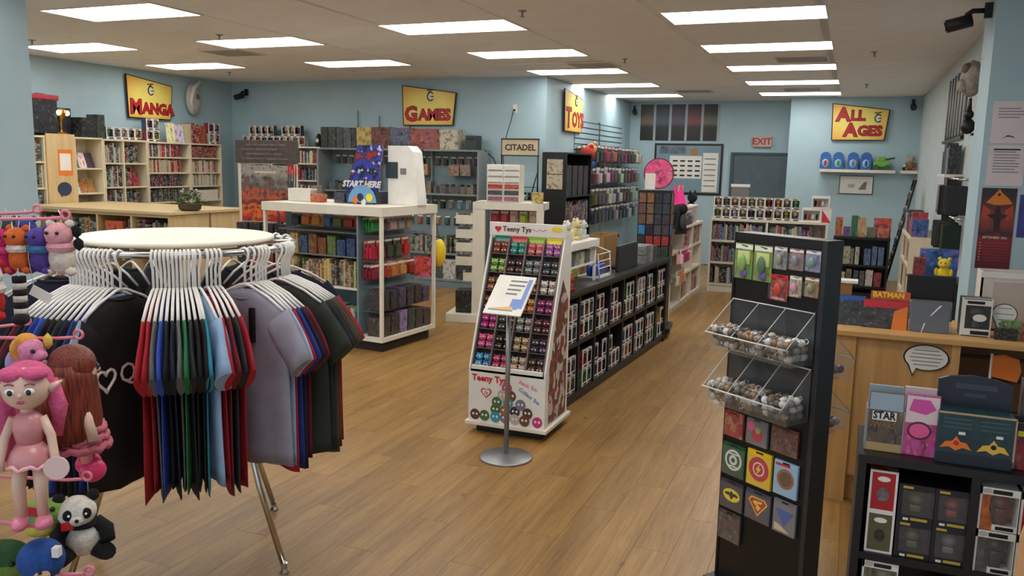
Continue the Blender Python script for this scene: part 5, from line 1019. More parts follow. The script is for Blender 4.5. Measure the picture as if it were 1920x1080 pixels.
# panda
pd = thing('plush_panda', 'black and white plush panda with a red tag on the rack', 'plush', PR.p(.57, -.12, .715), YAW+.5)
P('body', pd, (232,228,218), lambda b: b.ico((0, 0, .05), (.05, .045, .052), 3)); P('head', pd, (236,232,222), lambda b: (b.ico((-.01, -.01, .133), (.05, .046, .043), 3), b.ico((-.012, -.054, .122), (.018, .012, .013), 2)))
for s_ in (-1, 1):
    P('ear', pd, (20,20,22), lambda b: b.ico((-.01+s_*.042, .0, .17), .017, 2)); P('eye_patch', pd, (20,20,22), lambda b: b.ico((-.01+s_*.022, -.046, .137), (.014, .01, .016), 2)); P('eye', pd, (240,240,240), lambda b: b.ico((-.01+s_*.021, -.055, .139), .004, 1), satin)
    P('arm', pd, (20,20,22), lambda b: b.tube([(s_*.035, 0, .09), (s_*.06, -.02, .075), (s_*.062, -.045, .05)], [.022, .021, .019], 10)); P('leg', pd, (20,20,22), lambda b: b.tube([(s_*.035, -.01, .02), (s_*.055, -.045, .018), (s_*.06, -.06, .022)], [.026, .025, .022], 10))
P('nose', pd, (20,20,22), lambda b: b.ico((-.012, -.066, .126), .006, 1)); P('scarf', pd, (20,20,22), lambda b: b.lathe([(.036, .086), (.044, .095), (.04, .104)], 18)); P('tag', pd, (200,30,40), lambda b: b.box(-.05, -.056, .1, -.02, -.052, .122), satin)
# turtle-like green plush, blue round head, green whale, pony and others
gp = thing('plush_turtle', 'green and yellow patchwork plush creature beside the panda', 'plush', PR.p(.465, -.12, .79), YAW-.2)
P('body', gp, (150,190,90), lambda b: (b.ico((0, 0, .04), (.06, .05, .045), 3), b.ico((.055, -.02, .07), (.032, .03, .028), 2))); P('belly', gp, (216,196,90), lambda b: b.ico((.01, -.02, .012), (.045, .04, .025), 2)); P('patch', gp, (90,190,190), lambda b: b.ico((-.01, -.038, .055), (.025, .016, .02), 2)); P('patch', gp, (226,150,70), lambda b: b.ico((-.04, -.03, .03), (.02, .018, .016), 2)); P('eye', gp, (20,40,30), lambda b: b.ico((.07, -.046, .082), .008, 1), satin); P('ribbon', gp, (200,40,50), lambda b: b.box(.0, -.056, .06, .04, -.05, .085), satin)
bbp = thing('plush_hero', 'round blue masked plush head at the foot of the peg rack', 'plush', PR.p(.54, -.27, .72), YAW)
P('head', bbp, (40,84,160), lambda b: b.ico((0, 0, .055), (.058, .055, .055), 3)); P('face', bbp, (226,180,150), lambda b: b.ico((.022, -.04, .032), (.022, .016, .018), 2)); P('wing_mark', bbp, (236,236,236), lambda b: b.box(.045, -.03, .075, .062, -.01, .1), satin); P('eye', bbp, (30,30,34), lambda b: b.ico((.026, -.053, .045), .006, 1), satin)
gw_ = thing('plush_whale', 'dark green plush whale low on the peg rack', 'plush', PR.p(.4, -.2, .69), YAW); P('body', gw_, (60,100,56), lambda b: (b.ico((0, 0, .05), (.075, .05, .05), 3), b.ico((-.08, .01, .075), (.02, .03, .012), 2))); P('belly', gw_, (120,150,70), lambda b: b.ico((.01, -.014, .03), (.06, .044, .034), 2)); P('eye', gw_, (16,16,18), lambda b: b.ico((.045, -.043, .055), .008, 1), satin)
pn = thing('plush_pony', 'pink and orange plush pony with rainbow mane on a peg', 'plush', PR.p(.42, -.06, 1.2), YAW)
P('body', pn, (236,150,190), lambda b: (b.ico((0, 0, .02), (.055, .04, .05), 2), b.ico((.02, -.02, .085), (.036, .034, .034), 2), b.ico((.05, -.035, .075), (.02, .018, .016), 2))); P('mane', pn, (240,170,80), lambda b: (b.ico((.0, -.01, .11), (.03, .028, .022), 2), b.ico((-.03, .0, .08), (.022, .022, .034), 2))); P('mane', pn, (190,160,220), lambda b: b.ico((-.045, 0, .04), (.022, .022, .04), 2)); P('eye', pn, (30,20,40), lambda b: b.ico((.04, -.05, .09), .007, 1), satin)
P('bow', pn, (240,206,90), lambda b: (b.ico((.06, -.01, .11), (.014, .012, .024), 1)))
pk2 = thing('plush_unicorn', 'bright pink long haired plush behind the fairy doll', 'plush', PR.p(.44, -.13, 1.1), YAW); P('hair', pk2, (232,110,170), lambda b: (b.ico((0, 0, .06), (.05, .045, .08), 2), b.ico((-.03, 0, .0), (.04, .035, .06), 2))); P('body', pk2, (240,160,200), lambda b: b.ico((.0, .02, -.06), (.05, .04, .06), 2))
TOP = [('plush_fox', 'orange plush fish with white band on the top peg', (.365, .02, 1.545), (226,110,50), (236,226,214), 1.0), ('plush_bug', 'purple and blue plush creature on the top peg', (.425, .02, 1.545), (90,70,160), (70,130,180), 1.0), ('plush_mouse', 'white and pink plush mouse with black bow on the top peg', (.483, .02, 1.55), (232,222,210), (236,170,180), 1.15), ('plush_bird', 'magenta plush bird on the top peg', (.315, .02, 1.54), (210,40,110), (230,80,140), 1.0), ('plush_gnome', 'red and white plush gnome hanging at the rack side', (.36, -.12, 1.45), (200,40,36), (240,236,228), 1.2), ('plush_bear', 'blue plush bear on the rear pink peg', (.26, .24, 1.56), (40,80,160), (50,96,180), .9), ('plush_frog', 'dark teal plush frog on the rear pink peg', (.2, .24, 1.56), (40,90,90), (60,110,100), .9)]
for nm, lab, p_, c1, c2, s_ in TOP:
    t0 = thing(nm, lab, 'plush', PR.p(*p_), YAW+rnd(-.3, .3))
    P('body', t0, c1, lambda b: (b.ico((0, 0, -.02*s_), (.032*s_, .028*s_, .04*s_), 2), b.ico((-.026*s_, -.012, -.05*s_), (.014*s_, .016*s_, .012*s_), 1), b.ico((.026*s_, -.012, -.05*s_), (.014*s_, .016*s_, .012*s_), 1))); P('head', t0, c2 if nm in ('plush_mouse', 'plush_gnome') else c1, lambda b: b.ico((0, -.008, .04*s_), (.034*s_, .032*s_, .03*s_), 2)); P('band', t0, c2, lambda b: b.lathe([(.03*s_, .0), (.035*s_, .01*s_), (.031*s_, .02*s_)], 14))
    for q in (-1, 1): P('ear', t0, c1, lambda b: b.ico((q*.024*s_, 0, .066*s_), .012*s_, 1)); P('eye', t0, (16,16,20), lambda b: b.ico((q*.013*s_, -.038*s_, .046*s_), .005*s_, 1), satin)
    P('loop', t0, (236,236,236), lambda b: b.tube([(0, 0, .066*s_), (.004, 0, .085*s_), (-.003, 0, .1*s_)], .0015, 5), satin)
    if nm == 'plush_mouse': P('bow', t0, (20,20,22), lambda b: (b.ico((.045, 0, .055), (.016, .01, .02), 1), b.ico((.05, 0, .02), (.016, .01, .02), 1)))
t0 = thing('striped_sock', 'black and white striped plush leg hanging below the top pegs', 'plush', PR.p(.37, .0, 1.37), YAW)
for i in range(6): P('stripe', t0, (30,28,40) if i % 2 else (226,222,216), lambda b: b.cyl((0, 0, i*.018), (0, 0, i*.018+.0175), .018, n=14))
P('foot', t0, (30,28,36), lambda b: b.ico((.004, -.01, -.012), (.022, .03, .018), 2)); P('loop', t0, (236,236,236), lambda b: b.cyl((0, 0, .107), (-.01, .0, .26), .0015, n=5), satin)
tg = thing('price_tag', 'white price tags dangling below the top pegs', 'tag', PR.p(.43, .0, 1.43), YAW); MB().box(-.03, -.001, -.018, .03, .001, .012, 0, RY(.5)).build('card', paper, tg); MB().tube([(-.02, 0, .02), (-.03, 0, .1), (-.02, 0, .2)], .001, 5).build('string', paper, tg)
# ---------------------------------------------------------------- black two-sided keyring and magnet tower
KA = -.607; KT = FR((-.43, 3.57, 0), KA); KW = .44
kt = thing('merchandise_tower', 'tall black two-sided merchandise tower with clear bins and magnets', 'display tower', KT.l, KA)
MB().box(0, .0, .03, KW-.02, .09, 1.55).build('panel', black, kt); MB().box(KW-.02, -.004, .03, KW, .094, 1.555).build('edge_post', mat('grey_metal_post', (70, 72, 76), .35, .6), kt); MB().box(-.012, -.004, .03, 0, .094, 1.555).build('edge_post', blackm, kt); MB().box(-.03, -.06, 0, KW+.03, .15, .03, .004).build('base_plate', blackm, kt); MB().box(-.004, -.004, 1.52, KW-.02, .094, 1.555).build('top_cap', black, kt)
def hangpack(x0, x1, z0, z1, c, label, hdr=None, deep=.03, group=None):
    t0 = thing('hang_pack', label, 'toy pack', KT.p((x0+x1)/2, -.002, z1), KA, group); w = (x1-x0)/2; h = z1-z0
    ob('card', MB().box(-w, -.006, -h, w, -.002, 0).mesh('card', art), t0, color=c); MB().box(-w*.97, -.0065, -h*.16, w*.97, -.0062, -.004).build('header_strip', hdr or paper, t0)
    MB().prism([(-w*.4, -h*.05), (w*.3, -h*.1), (w*.5, -h*.07), (-w*.2, -h*.04)], -.0072, -.0068, MXZ).build('hang_slot', blackp, t0)
    b_ = MB(); b_.box(-w*.85, -deep, -h*.95, w*.85, -.0068, -h*.2, .006); b_.build('bubble', clear, t0); ob('toy', MB().ico((0, -.017, -h*.55), (w*.45, .009, h*.26), 2).mesh('toy', satin), t0, color=jit(c, 40)); return t0
for i, (x0, x1) in enumerate(((.0, .092), (.1, .192))):
    t0 = hangpack(x0, x1, 1.365, 1.512, (120,150,50), 'tall green card pack with a purple charm on the black tower', group='green charm packs'); MB().box(-.032, -.0075, -.085, .032, -.007, -.03).build('pale_panel', mat('pale_lime', (206, 216, 140), .5), t0); MB().ico((.004, -.012, -.122), (.02, .004, .018), 2).build('purple_charm', mat('violet_print', (110, 84, 170), .4), t0)
hangpack(.2, .262, 1.425, 1.515, (150,150,150), 'silver charm pack first on the tower upper row'); hangpack(.274, .34, 1.43, 1.514, (150,120,120), 'silver and red charm pack on the tower upper row'); hangpack(.35, .418, 1.433, 1.515, (130,140,170), 'silver and blue charm pack on the tower upper row')
hangpack(.192, .276, 1.3, 1.404, (170,30,44), 'red key charm pack on the tower second row', redp); hangpack(.284, .34, 1.325, 1.408, (190,180,150), 'cream charm pack on the tower second row'); hangpack(.355, .418, 1.335, 1.412, (160,130,90), 'tan charm pack on the tower second row')
# clear bins on both faces
acr = glass('bin_acrylic', (225, 232, 236), .03); edge_ = mat('acrylic_edge', (205, 208, 205), .3)
def bins(fr, zt, zb, dep, nm, inv=1):
    t0 = thing('acrylic_bin', 'clear acrylic three-compartment bin of %s keyrings on the tower' % nm, 'bin', fr.p(0, -.002, zb), fr.a)
    H = zt-zb; MB().box(0, -.004, .02, KW-.03, -.001, H).build('back_wall', acr, t0); MB().box(0, -dep*.8, 0, KW-.03, -.001, .004).build('floor_wall', acr, t0)
    MB().prism([(0, 0), (KW-.03, 0), (KW-.03, .075), (0, .075)], -.002, .002, T(0, -dep*.8, 0) @ RX(.35) @ MXZ).build('front_wall', acr, t0)
    for i in range(4):
        x = i*(KW-.034)/3; MB().prism([(0, 0), (-dep*.8, 0), (-dep, .07), (-.002, H)], x, x+.003, MYZ).build('divider', acr, t0); MB().tube([(x+.0015, -.002, H), (x+.0015, -dep, .07)], .0022, 5).build('divider_edge', edge_, t0)
    MB().tube([(0, -dep, .072), (KW-.03, -dep, .072)], .0035, 6).build('front_rim', edge_, t0); MB().tube([(0, -.004, H), (KW-.03, -.004, H)], .003, 6).build('back_rim', edge_, t0); return t0
kr_me = []
for s_ in range(3):
    rs = random.Random(50+s_); b = MB(); b.mat(0).ico((0, 0, 0), (.017, .015, .014), 2); b.mat(1).tube([(.018+.009*math.cos(i*PI/5), 0, .009*math.sin(i*PI/5)) for i in range(10)], .0016, 5, True); b.mat(0).box(-.006, -.0165, -.004, .006, -.014, .006); kr_me.append(b.mesh('keyring', objcol('keyring_gloss', 'satin', .15), chrome))
KC = [(150,140,130), (190,186,180), (110,100,90), (90,84,80), (200,200,200), (140,110,80)]
def fill(fr, zb, dep, lab, g, n_=36):
    for i in range(3):
        for k in range(n_):
            lay = k//12; q = k % 12; x = .03+i*.137+(q % 4)*.028+rnd(-.004, .004); y = -.03-(q//4)*.042-lay*.008+rnd(-.004, .004)
            o = ob('keyring', random.choice(kr_me), None, fr.p(x, max(y, -dep*.86), zb+.022+lay*.027+rnd(0, .006)), (rnd(-.7, .7), rnd(-.7, .7), rnd(0, 6.28)), (1.15, 1.15, 1.15), random.choice(KC) if not (i == 2 and k in (26, 27, 30)) else (240,240,236)); tag(o, lab, 'keyring', g)
bins(KT, 1.275, 1.075, .16, 'upper silver'); fill(KT, 1.08, .16, 'shiny little figure keyring in the upper clear bin', 'keyrings in the upper bin')
bins(KT, 1.055, .845, .16, 'lower silver'); fill(KT, .85, .16, 'shiny little figure keyring in the lower clear bin', 'keyrings in the lower bin')
KB2 = FR(KT.p(KW-.02, .092, 0), KA+PI)
bins(KB2, 1.2, 1.0, .16, 'rear upper'); fill(KB2, 1.005, .16, 'shiny little keyring in the rear upper bin', 'keyrings in the rear upper bin', 12); bins(KB2, .98, .78, .16, 'rear lower'); fill(KB2, .785, .16, 'shiny little keyring in the rear lower bin', 'keyrings in the rear lower bin', 12)
# magnets
def circ(r, n=20, cx=0, cz=0, ey=1.0): return [(cx+r*math.cos(2*PI*i/n), cz+ey*r*math.sin(2*PI*i/n)) for i in range(n)]
def magnet(x0, x1, z0, z1, c, label, draw=None, artm=False):
    t0 = thing('magnet_card', label, 'magnet', KT.p((x0+x1)/2, -.002, (z0+z1)/2), KA); w, h = (x1-x0)/2-.003, (z1-z0)/2-.003
    ob('card', MB().box(-w, -.012, -h, w, -.001, h).mesh('card', art if artm else satin), t0, color=c); MB().box(-w*.3, -.0125, h*.86, w*.3, -.012, h*.96).build('hang_slot', blackp, t0)
    for k, (poly, mm) in enumerate(draw or []): MB().prism(poly, -.0126-.0006*k, -.012-.0006*k, MXZ).build('emblem', mm, t0)
    b_ = MB(); b_.box(-w, -.0165, -h, w, -.0158, h*.8); b_.build('sleeve', glass('card_sleeve', (240, 240, 240), .03), t0)
gd = mat('card_green', (36, 92, 52), .5); 
magnet(.0, .107, .68, .795, (170,40,44), 'red cartoon magnet card top left of the tower grid', None, True); magnet(.12, .235, .68, .795, (120,120,124), 'grey and pink magnet card in the top row', [(circ(.02, 14, -.03, .02), pinkp), (circ(.028, 16, .004, -.01), redp), (circ(.014, 12, .006, .01), mat('lime_print', (150, 190, 90), .5))]); magnet(.25, .385, .685, .8, (110,60,50), 'dark comic art magnet card in the top row', None, True)
magnet(.0, .127, .51, .655, (32,84,50), 'green magnet card with a white ring emblem', [(circ(.046), paper), (circ(.036), gd), (circ(.022), paper), (circ(.011), gd), ([(-.03, .03), (.03, .03), (.03, .024), (-.03, .024)], paper), ([(-.03, -.024), (.03, -.024), (.03, -.03), (-.03, -.03)], paper)])
magnet(.135, .265, .508, .665, (236,196,40), 'yellow magnet card with a red ringed bolt emblem', [(circ(.052), redp), (circ(.03), paper), (circ(.024), redp), ([(.006, .024), (-.014, -.004), (-.002, -.004), (-.008, -.024), (.014, .004), (.002, .004)], yellowp)])
magnet(.275, .395, .515, .662, (160,196,226), 'pale blue magnet card with a bronze medallion', [(circ(.042), mat('bronze_print', (150, 100, 50), .5)), (circ(.03), mat('dark_bronze_print', (100, 70, 44), .5)), ([(-.05, .06), (.02, .062), (.02, .052), (-.05, .05)], redp)])
magnet(.0, .13, .36, .49, (64,62,70), 'charcoal magnet card with a black winged emblem on a yellow oval', [(circ(.046, 22, 0, 0, .62), yellowp), ([(-.04, .004), (-.02, .012), (-.008, .01), (-.004, .018), (.004, .018), (.008, .01), (.02, .012), (.04, .004), (.028, -.004), (.014, -.002), (0, -.02), (-.014, -.002), (-.028, -.004)], blackp)])
magnet(.14, .275, .36, .492, (80,78,90), 'grey magnet card with a red and yellow shield emblem', [([(-.05, .02), (-.034, .038), (.034, .038), (.05, .02), (0, -.042)], yellowp), ([(-.043, .02), (-.03, .033), (.03, .033), (.043, .02), (0, -.035)], redp), ([(-.022, .022), (.024, .026), (.02, .016), (-.004, .012), (.018, .0), (.004, -.018), (-.012, -.004), (.0, .0), (-.024, .012)], yellowp)])
magnet(.285, .4, .358, .5, (120,124,130), 'grey magnet card with a blue triangular emblem', [([(-.046, .03), (.046, .03), (0, -.04)], mat('mid_blue_print', (56, 96, 170), .5)), ([(-.046, -.03), (-.02, -.036), (.03, -.06), (-.046, -.06)], mat('cream_print', (216, 200, 160), .5))])
magnet(.0, .125, .215, .35, (80,64,60), 'dark robot magnet card alone in the bottom row', None, True)
# ---------------------------------------------------------------- maple service counter
WC = FR((-.06, 4.78, 0), -.0)
wc = thing('service_counter', 'maple service counter with an open shelf bay and speech bubble sign', 'counter', WC.l)
MB().box(0, 0, 0, .14, .03, .935).build('end_stile', oak, wc); MB().box(.0, .03, 0, .03, .6, .935).build('end_panel', oak, wc); MB().box(.14, .02, .15, .63, .045, .935).build('front_panel', oak, wc); MB().box(.14, .05, 0, 2.2, .07, .15).build('toe_board', oak, wc)
MB().box(-.015, -.02, .935, 2.3, .62, .965, .004).build('worktop', oakx, wc); MB().box(.6, 0, 0, .64, .6, .935).build('bay_side', oak, wc); MB().box(.64, .4, .15, 2.2, .42, .935).build('bay_back', mat('bay_brown', (120, 82, 52), .5), wc)
for z in (.5, .68, .8): MB().box(.64, .38, z, 2.2, .4, z+.015).build('slat', mat('slat_dark', (70, 46, 32), .6), wc)
MB().box(.64, .02, .15, 2.2, .4, .17).build('bay_floor', oak, wc); MB().box(2.2, 0, 0, 2.24, .6, .935).build('bay_side', oak, wc)
bubble('speech_bubble_sign', 'white speech bubble sign with black rim on the maple counter front', WC, .06+.425, -.004+.02-.0035, .85, .22, .14, paper, blackp, 5, greyp, (-.27, -.75))
wt = FR((-.06, 4.93, .9655), 0)
def comic(x, w, h, c, label, lean=.3, y=0, d=.012):
    o = ob('comic_book', volume_me, None, wt.p(x, y, 0), (-lean, 0, 0), (w, d, h), c); return tag(o, label, 'comic')
cA = thing('comic_stack', 'comic book with blue banner leaning on the maple counter', 'comic', wt.p(.02, 0, 0), (-.25, 0, 0)); ob('cover', MB().box(0, 0, 0, .155, .014, .17).mesh('cover', art), cA, color=(50,60,64)); MB().box(.004, -.001, .14, .151, 0, .165).build('banner', bluep, cA); MB().box(-.006, .002, 0, 0, .014, .17).build('page_edge', paper, cA)
cB = thing('comic_stack', 'red and black comic leaning in front of an orange one', 'comic', wt.p(.16, -.02, 0), (-.25, 0, 0)); ob('cover', MB().box(0, 0, 0, .23, .014, .16).mesh('cover', art), cB, color=(60,56,60)); MB().box(.004, -.0012, .115, .226, -.0002, .156).build('red_banner', redp, cB); MB().prism([(.15, .0), (.226, .0), (.226, .13), (.16, .1)], -.0014, -.0004, MXZ).build('orange_art', orangep, cB)
cC = thing('comic_stack', 'orange titled comic standing behind the red one', 'comic', wt.p(.2, .07, 0), (-.2, 0, 0)); MB().box(0, 0, 0, .2, .014, .195).build('cover', mat('orange_cover', (206, 84, 36), .4), cC); text('BATMAN', .04, yellowp, cC, (.09, -.0015, .172), name='lettering', bold=.0015)
pb = thing('bagged_cards', 'stack of slate cards in a crinkled clear bag on the counter', 'cards', wt.p(.4, -.03, 0), (-.25, 0, 0)); MB().box(0, .004, .0, .19, .04, .165, .006).build('cards', mat('slate_card', (58, 66, 84), .4), pb); b = MB(); b.box(-.008, -.004, .0, .2, .05, .178, .012); b.build('bag', glass('bag_film', (235, 238, 242), .1, .12), pb); MB().prism([(.06, .0), (.075, .05), (.068, .05), (.056, 0)], -.006, -.0045, MXZ).build('painted_glint', paper, pb); MB().prism([(.1, .09), (.15, .15), (.14, .15), (.096, .094)], -.006, -.0045, MXZ).build('painted_glint', paper, pb)  # white slivers on the bag are glints of the film, painted on
mon = thing('register_screen', 'black register screen seen from behind on the counter', 'screen', wt.p(.38, .14, 0)); MB().box(0, 0, .04, .24, .03, .29, .008).build('shell', mat('register_black', (20, 21, 23), .5), mon); MB().box(.06, .01, 0, .18, .12, .04).build('stand', blackp, mon)
pf = popbox(wt, .64, -.02, 0, 'white figure box with a price bubble on the maple counter', None, (60,64,80), True, 1.25); MB().prism(circ(.026, 18, .07, .08, .6), -.003, -.0015, MXZ).build('price_bubble', paper, pf)
bubble('speech_bubble_sign', 'round white speech bubble sign standing on the counter top', wt, .845, .02, .125, .12, .11, paper, blackp, 3, greyp, (-.1, -1.05))
for i, (x, w_, h_, c) in enumerate(((.8, .1, .06, (40,40,42)), (.83, .09, .1, (120,150,90)), (.92, .08, .09, (170,60,70)), (1.02, .1, .12, (200,190,180)))): box1(wt, x, -.03 if i else -.06, 0 if i != 1 else 0, w_, .03, h_, c, ('black card tray below the bubble sign', 'green trading card box below the bubble sign', 'red trading card box by the bubble sign', 'white trading card box at the counter edge')[i], 'box', None, 'card_box')
wb = thing('white_crate', 'large white open box standing behind the bubble sign', 'box', wt.p(.75, .22, 0)); b = MB(); b.box(0, 0, 0, .3, .01, .3).box(0, 0, 0, .01, .2, .32).box(.29, 0, 0, .3, .2, .32).box(0, .19, 0, .3, .2, .32).box(0, 0, 0, .3, .2, .01); b.build('walls', mat('white_box_card', (216, 206, 198), .6), wb); MB().box(-.005, -.004, .29, .305, .006, .32).build('rim', paper, wb); MB().box(.06, -.003, .04, .29, -.0005, .27).build('blank_label', mat('beige_label', (196, 180, 168), .6), wb)
hl = thing('headset_stand', 'small tan carton with a white card tray at the counter corner', 'carton', wt.p(-.0, .28, 0)); MB().box(0, 0, 0, .1, .12, .2).build('carton', mat('cardboard', (150, 112, 66), .8), hl); MB().box(-.01, -.01, .2, .13, .1, .215).build('tray', paper, hl); MB().ico((.03, -.03, .06), (.025, .025, .06), 2).build('figure', greyp, hl)
# orange sign and goods in the bay
og = thing('shelf_talker', 'orange flag-shaped shelf sign on a post in the counter bay', 'sign', (.74, 4.86, .172)); MB().box(-.01, 0, 0, .002, .008, .72).build('post', paper, og); MB().prism([(0, .6), (.12, .58), (.135, .64), (.12, .7), (.05, .72), (0, .71)], -.002, .004, MXZ).build('flag', orangep, og)
# ---------------------------------------------------------------- black figure shelf in the foreground
FS_ = FR((.085, 2.87, 0), 0)
fsh = bookcase('figure_shelf', 'black foreground shelf of boxed figures with card displays on top', 'shelf', FS_, 1.1, .34, .895, [.345, .72], [.535], black, .025, toe=.06)
def window_box(x, z, w, h, c, label, group=None, d=.1, border=paper, y=.02, tagc=True):
    t0 = thing('figure_box', label, 'figure box', FS_.p(x, y, z), 0, group); ob('carton', MB().box(0, .004, 0, w, d, h).mesh('carton', art), t0, color=c)
    b_ = MB(); e = .007; b_.box(0, 0, 0, w, .004, e).box(0, 0, h-e, w, .004, h).box(0, 0, e, e, .004, h-e).box(w-e, 0, e, w, .004, h-e); b_.build('border', border, t0); return t0
for i, (z, c, lab) in enumerate(((.56, (90,88,60), 'olive figure box with pale border standing under the red one'), (.7025, (170,34,44), 'red figure box with pale border on top of the olive one'))):
    t0 = window_box(.04, z, .085, .142, c, lab); ob('face', MB().box(.007, .002, .007, .078, .004, .135).mesh('face', satin), t0, color=c); MB().prism(circ(.02, 14, .043, .113, .45), .0, .002, MXZ).build('logo_oval', paper, t0); MB().prism(circ(.019 if i else .016, 16, .043, .06, 1.3), .0, .002, MXZ).build('figure_print', mat('dark_print_%d' % i, (110, 100, 100) if i else (50, 46, 40), .5, var=.5, scale=60), t0)
def clam(x, z, label):
    w, h = .105, .125; t0 = thing('figure_box', label, 'figure box', FS_.p(x, .02, z)); b_ = MB(); b_.mat(0).box(0, .095, 0, w, .1, h).box(0, .0, 0, w, .1, .02).box(0, 0, h-.02, w, .1, h); b_.box(0, .0, .02, .012, .095, h-.02); b_.build('carton', mat('clam_dark', (26, 26, 36), .4), t0)
    b_ = MB(); b_.box(.012, .0, .02, w, .002, h-.02); b_.build('window', clear, t0); MB().box(.012, -.001, h-.014, .042, 0, h-.006).build('tag_strip', mat('mustard_print', (190, 160, 60), .5), t0); MB().box(.04, -.001, .004, .09, 0, .013).build('tag_strip', mat('mustard_print', (190, 160, 60), .5), t0); MB().box(.018, -.001, .003, .034, 0, .011).build('price_sticker', paper, t0)
    ob('figure', MB().ico((.055, .05, .065), (.026, .024, .022), 2).box(.038, .035, .021, .072, .065, .045, .006).mesh('figure', satin), t0, color=random.choice([(90,90,60), (110,110,116), (70,74,90), (140,50,44)]))
for lab, x, z in (('dark window box with olive figure over the blue striped one', .13, .686), ('dark window box with grey figure beside the divider', .237, .686), ('dark window box with a blue band on the lower left', .13, .5605), ('dark window box with red figure on the lower right', .237, .5605)): clam(x, z, lab)
def bigpop(x, z, c, label, face):
    t0 = thing('figure_box', label, 'figure box', FS_.p(x, .015, z)); w, d, h = .11, .09, .14
    b_ = MB(); b_.box(0, d-.003, 0, w, d, h).box(0, 0, 0, .003, d, h).box(w-.003, .0, 0, w, d, h).box(0, 0, 0, w, d, .003).box(0, 0, h-.003, w, d, h).box(.0, -.001, h-.024, w, .002, h).box(.04, -.001, 0, w, .002, .02).box(0, -.001, 0, .006, .002, h); b_.build('carton', paper, t0)
    b_ = MB(); b_.box(.003, d-.006, .003, w-.003, d-.003, h-.003); o_ = b_.build('backdrop', art, t0, color=face); MB().prism([(.006, 0), (.04, 0), (.04, .02), (.028, .07), (.03, h-.024), (.006, h-.024)], -.001, .001, MXZ).build('side_art', face and mat('side_art_%d' % int(face[0]), face, .5, var=.5, scale=40), t0)
    for (x0, x1, z0, z1) in ((.035, .088, h-.019, h-.006), (.05, .1, .004, .015)): MB().box(x0, -.002, z0, x1, -.001, z1).build('name_plate', blackp, t0)
    MB().prism(circ(.014, 14, .02, h-.012, .6), -.002, -.001, MXZ).build('logo_oval', mat('pale_grey_print', (180,178,172), .6), t0)
    b_ = MB(); b_.box(.03, .0, .02, w-.003, .001, h-.024); b_.build('window', clear, t0); ob('figure', MB().ico((.066, .045, .085), (.03, .028, .026), 2).box(.05, .032, .003, .082, .058, .062, .008).mesh('figure', satin), t0, color=c)
bigpop(.361, .7025, (110,56,36), 'white framed figure box with an orange brown figure', (170, 90, 40)); bigpop(.361, .56, (60,56,54), 'white framed figure box with a grey figure below the orange one', (90, 86, 84)); bigpop(.475, .7025, (150,30,36), 'white framed figure box with a red figure at the shelf edge', (160, 40, 44)); bigpop(.474, .56, (150,40,46), 'white framed figure box with red trim below another', (150, 50, 50))
for i in range(3): bigpop(.04+.125*i+(.1 if i == 2 else 0), .39 if i != 1 else .36, [(120,116,90), (80,40,36), (150,140,120)][i], ('pale framed figure box on the bottom shelf behind the post', 'maroon figure box low on the bottom shelf', 'white figure box low beside the divider')[i], [(110,104,80), (90,44,38), (150,140,120)][i]) if i != 1 else None
# stack under the lower ones
for i, (x, h) in enumerate(((.035, .305), (.265, .305))): box1(FS_, x, .015, .0845, .125 if i == 0 else .07, .2, h, (50,40,38), ('tall dark carton at the foot of the black shelf', 'slim dark carton at the foot of the black shelf')[i], 'box', None, 'figure_carton')
# displays on top
ft = FR((.085, 2.93, .898), 0)
def cardbox(x, w, h, c, top, label, name='booster_display'):
    t0 = thing(name, label, 'card display', ft.p(x, 0, 0)); ob('front', MB().box(0, 0, 0, w, .012, h).mesh('front', art), t0, color=c); MB().box(0, .012, 0, w, .09, h*.55).build('tray', mat('tray_card', (150, 140, 130), .6), t0); b_ = MB(); b_.box(0, .08, h*.5, w, .092, h*1.02); b_.build('back_card', top, t0); MB().box(-.006, .0, 0, 0, .09, h*.7).build('side_card', mat('grey_card', (130, 134, 136), .6), t0); return t0
dA = cardbox(.02, .105, .2, (90,80,64), mat('sky_card', (150, 170, 186), .5), 'card display box reading star on the black shelf'); MB().box(.012, -.001, .105, .085, 0, .135).build('label_plate', paper, dA); text('STAR', .034, blackp, dA, (.048, -.002, .121), name='lettering', bold=.001, sx=.85); text('WARS', .03, mat('tan_letter', (130, 96, 60), .5), dA, (.05, -.002, .09), name='lettering', bold=.001, sx=.85); MB().box(0, -.0012, 0, .105, 0, .028).build('sand_band', mat('sand_band', (176, 150, 100), .6), dA); MB().box(.002, -.0008, .14, .103, .0, .198).build('sky_band', mat('sky_card', (150, 170, 186), .5), dA)
dB = cardbox(.13, .1, .205, (190,70,130), mat('pale_pink_card', (220, 200, 206), .5), 'pink card display box with swirling logo on the black shelf'); MB().prism(circ(.03, 18, .045, .085, .8), -.0018, -.0006, MXZ).build('logo_disc', pinkp, dB); MB().prism(circ(.036, 18, .045, .085, .85), -.0008, 0, MXZ).build('logo_rim', mat('plum_print', (80, 30, 70), .5), dB); MB().prism([(.01, .15), (.06, .14), (.09, .16), (.07, .19), (.02, .19)], -.001, 0, MXZ).build('logo_flourish', mat('magenta_print', (206, 80, 160), .5), dB); MB().box(.002, -.0007, .11, .098, 0, .2).build('pale_band', mat('pale_pink_card', (220, 200, 206), .5), dB)
dC = thing('booster_display', 'dark navy card display with arched header and two bird emblems', 'card display', ft.p(.225, -.03, 0)); nav = mat('navy_display', (24, 32, 48), .4); teal_ = mat('deep_teal_card', (26, 56, 64), .35, var=.3, scale=20)
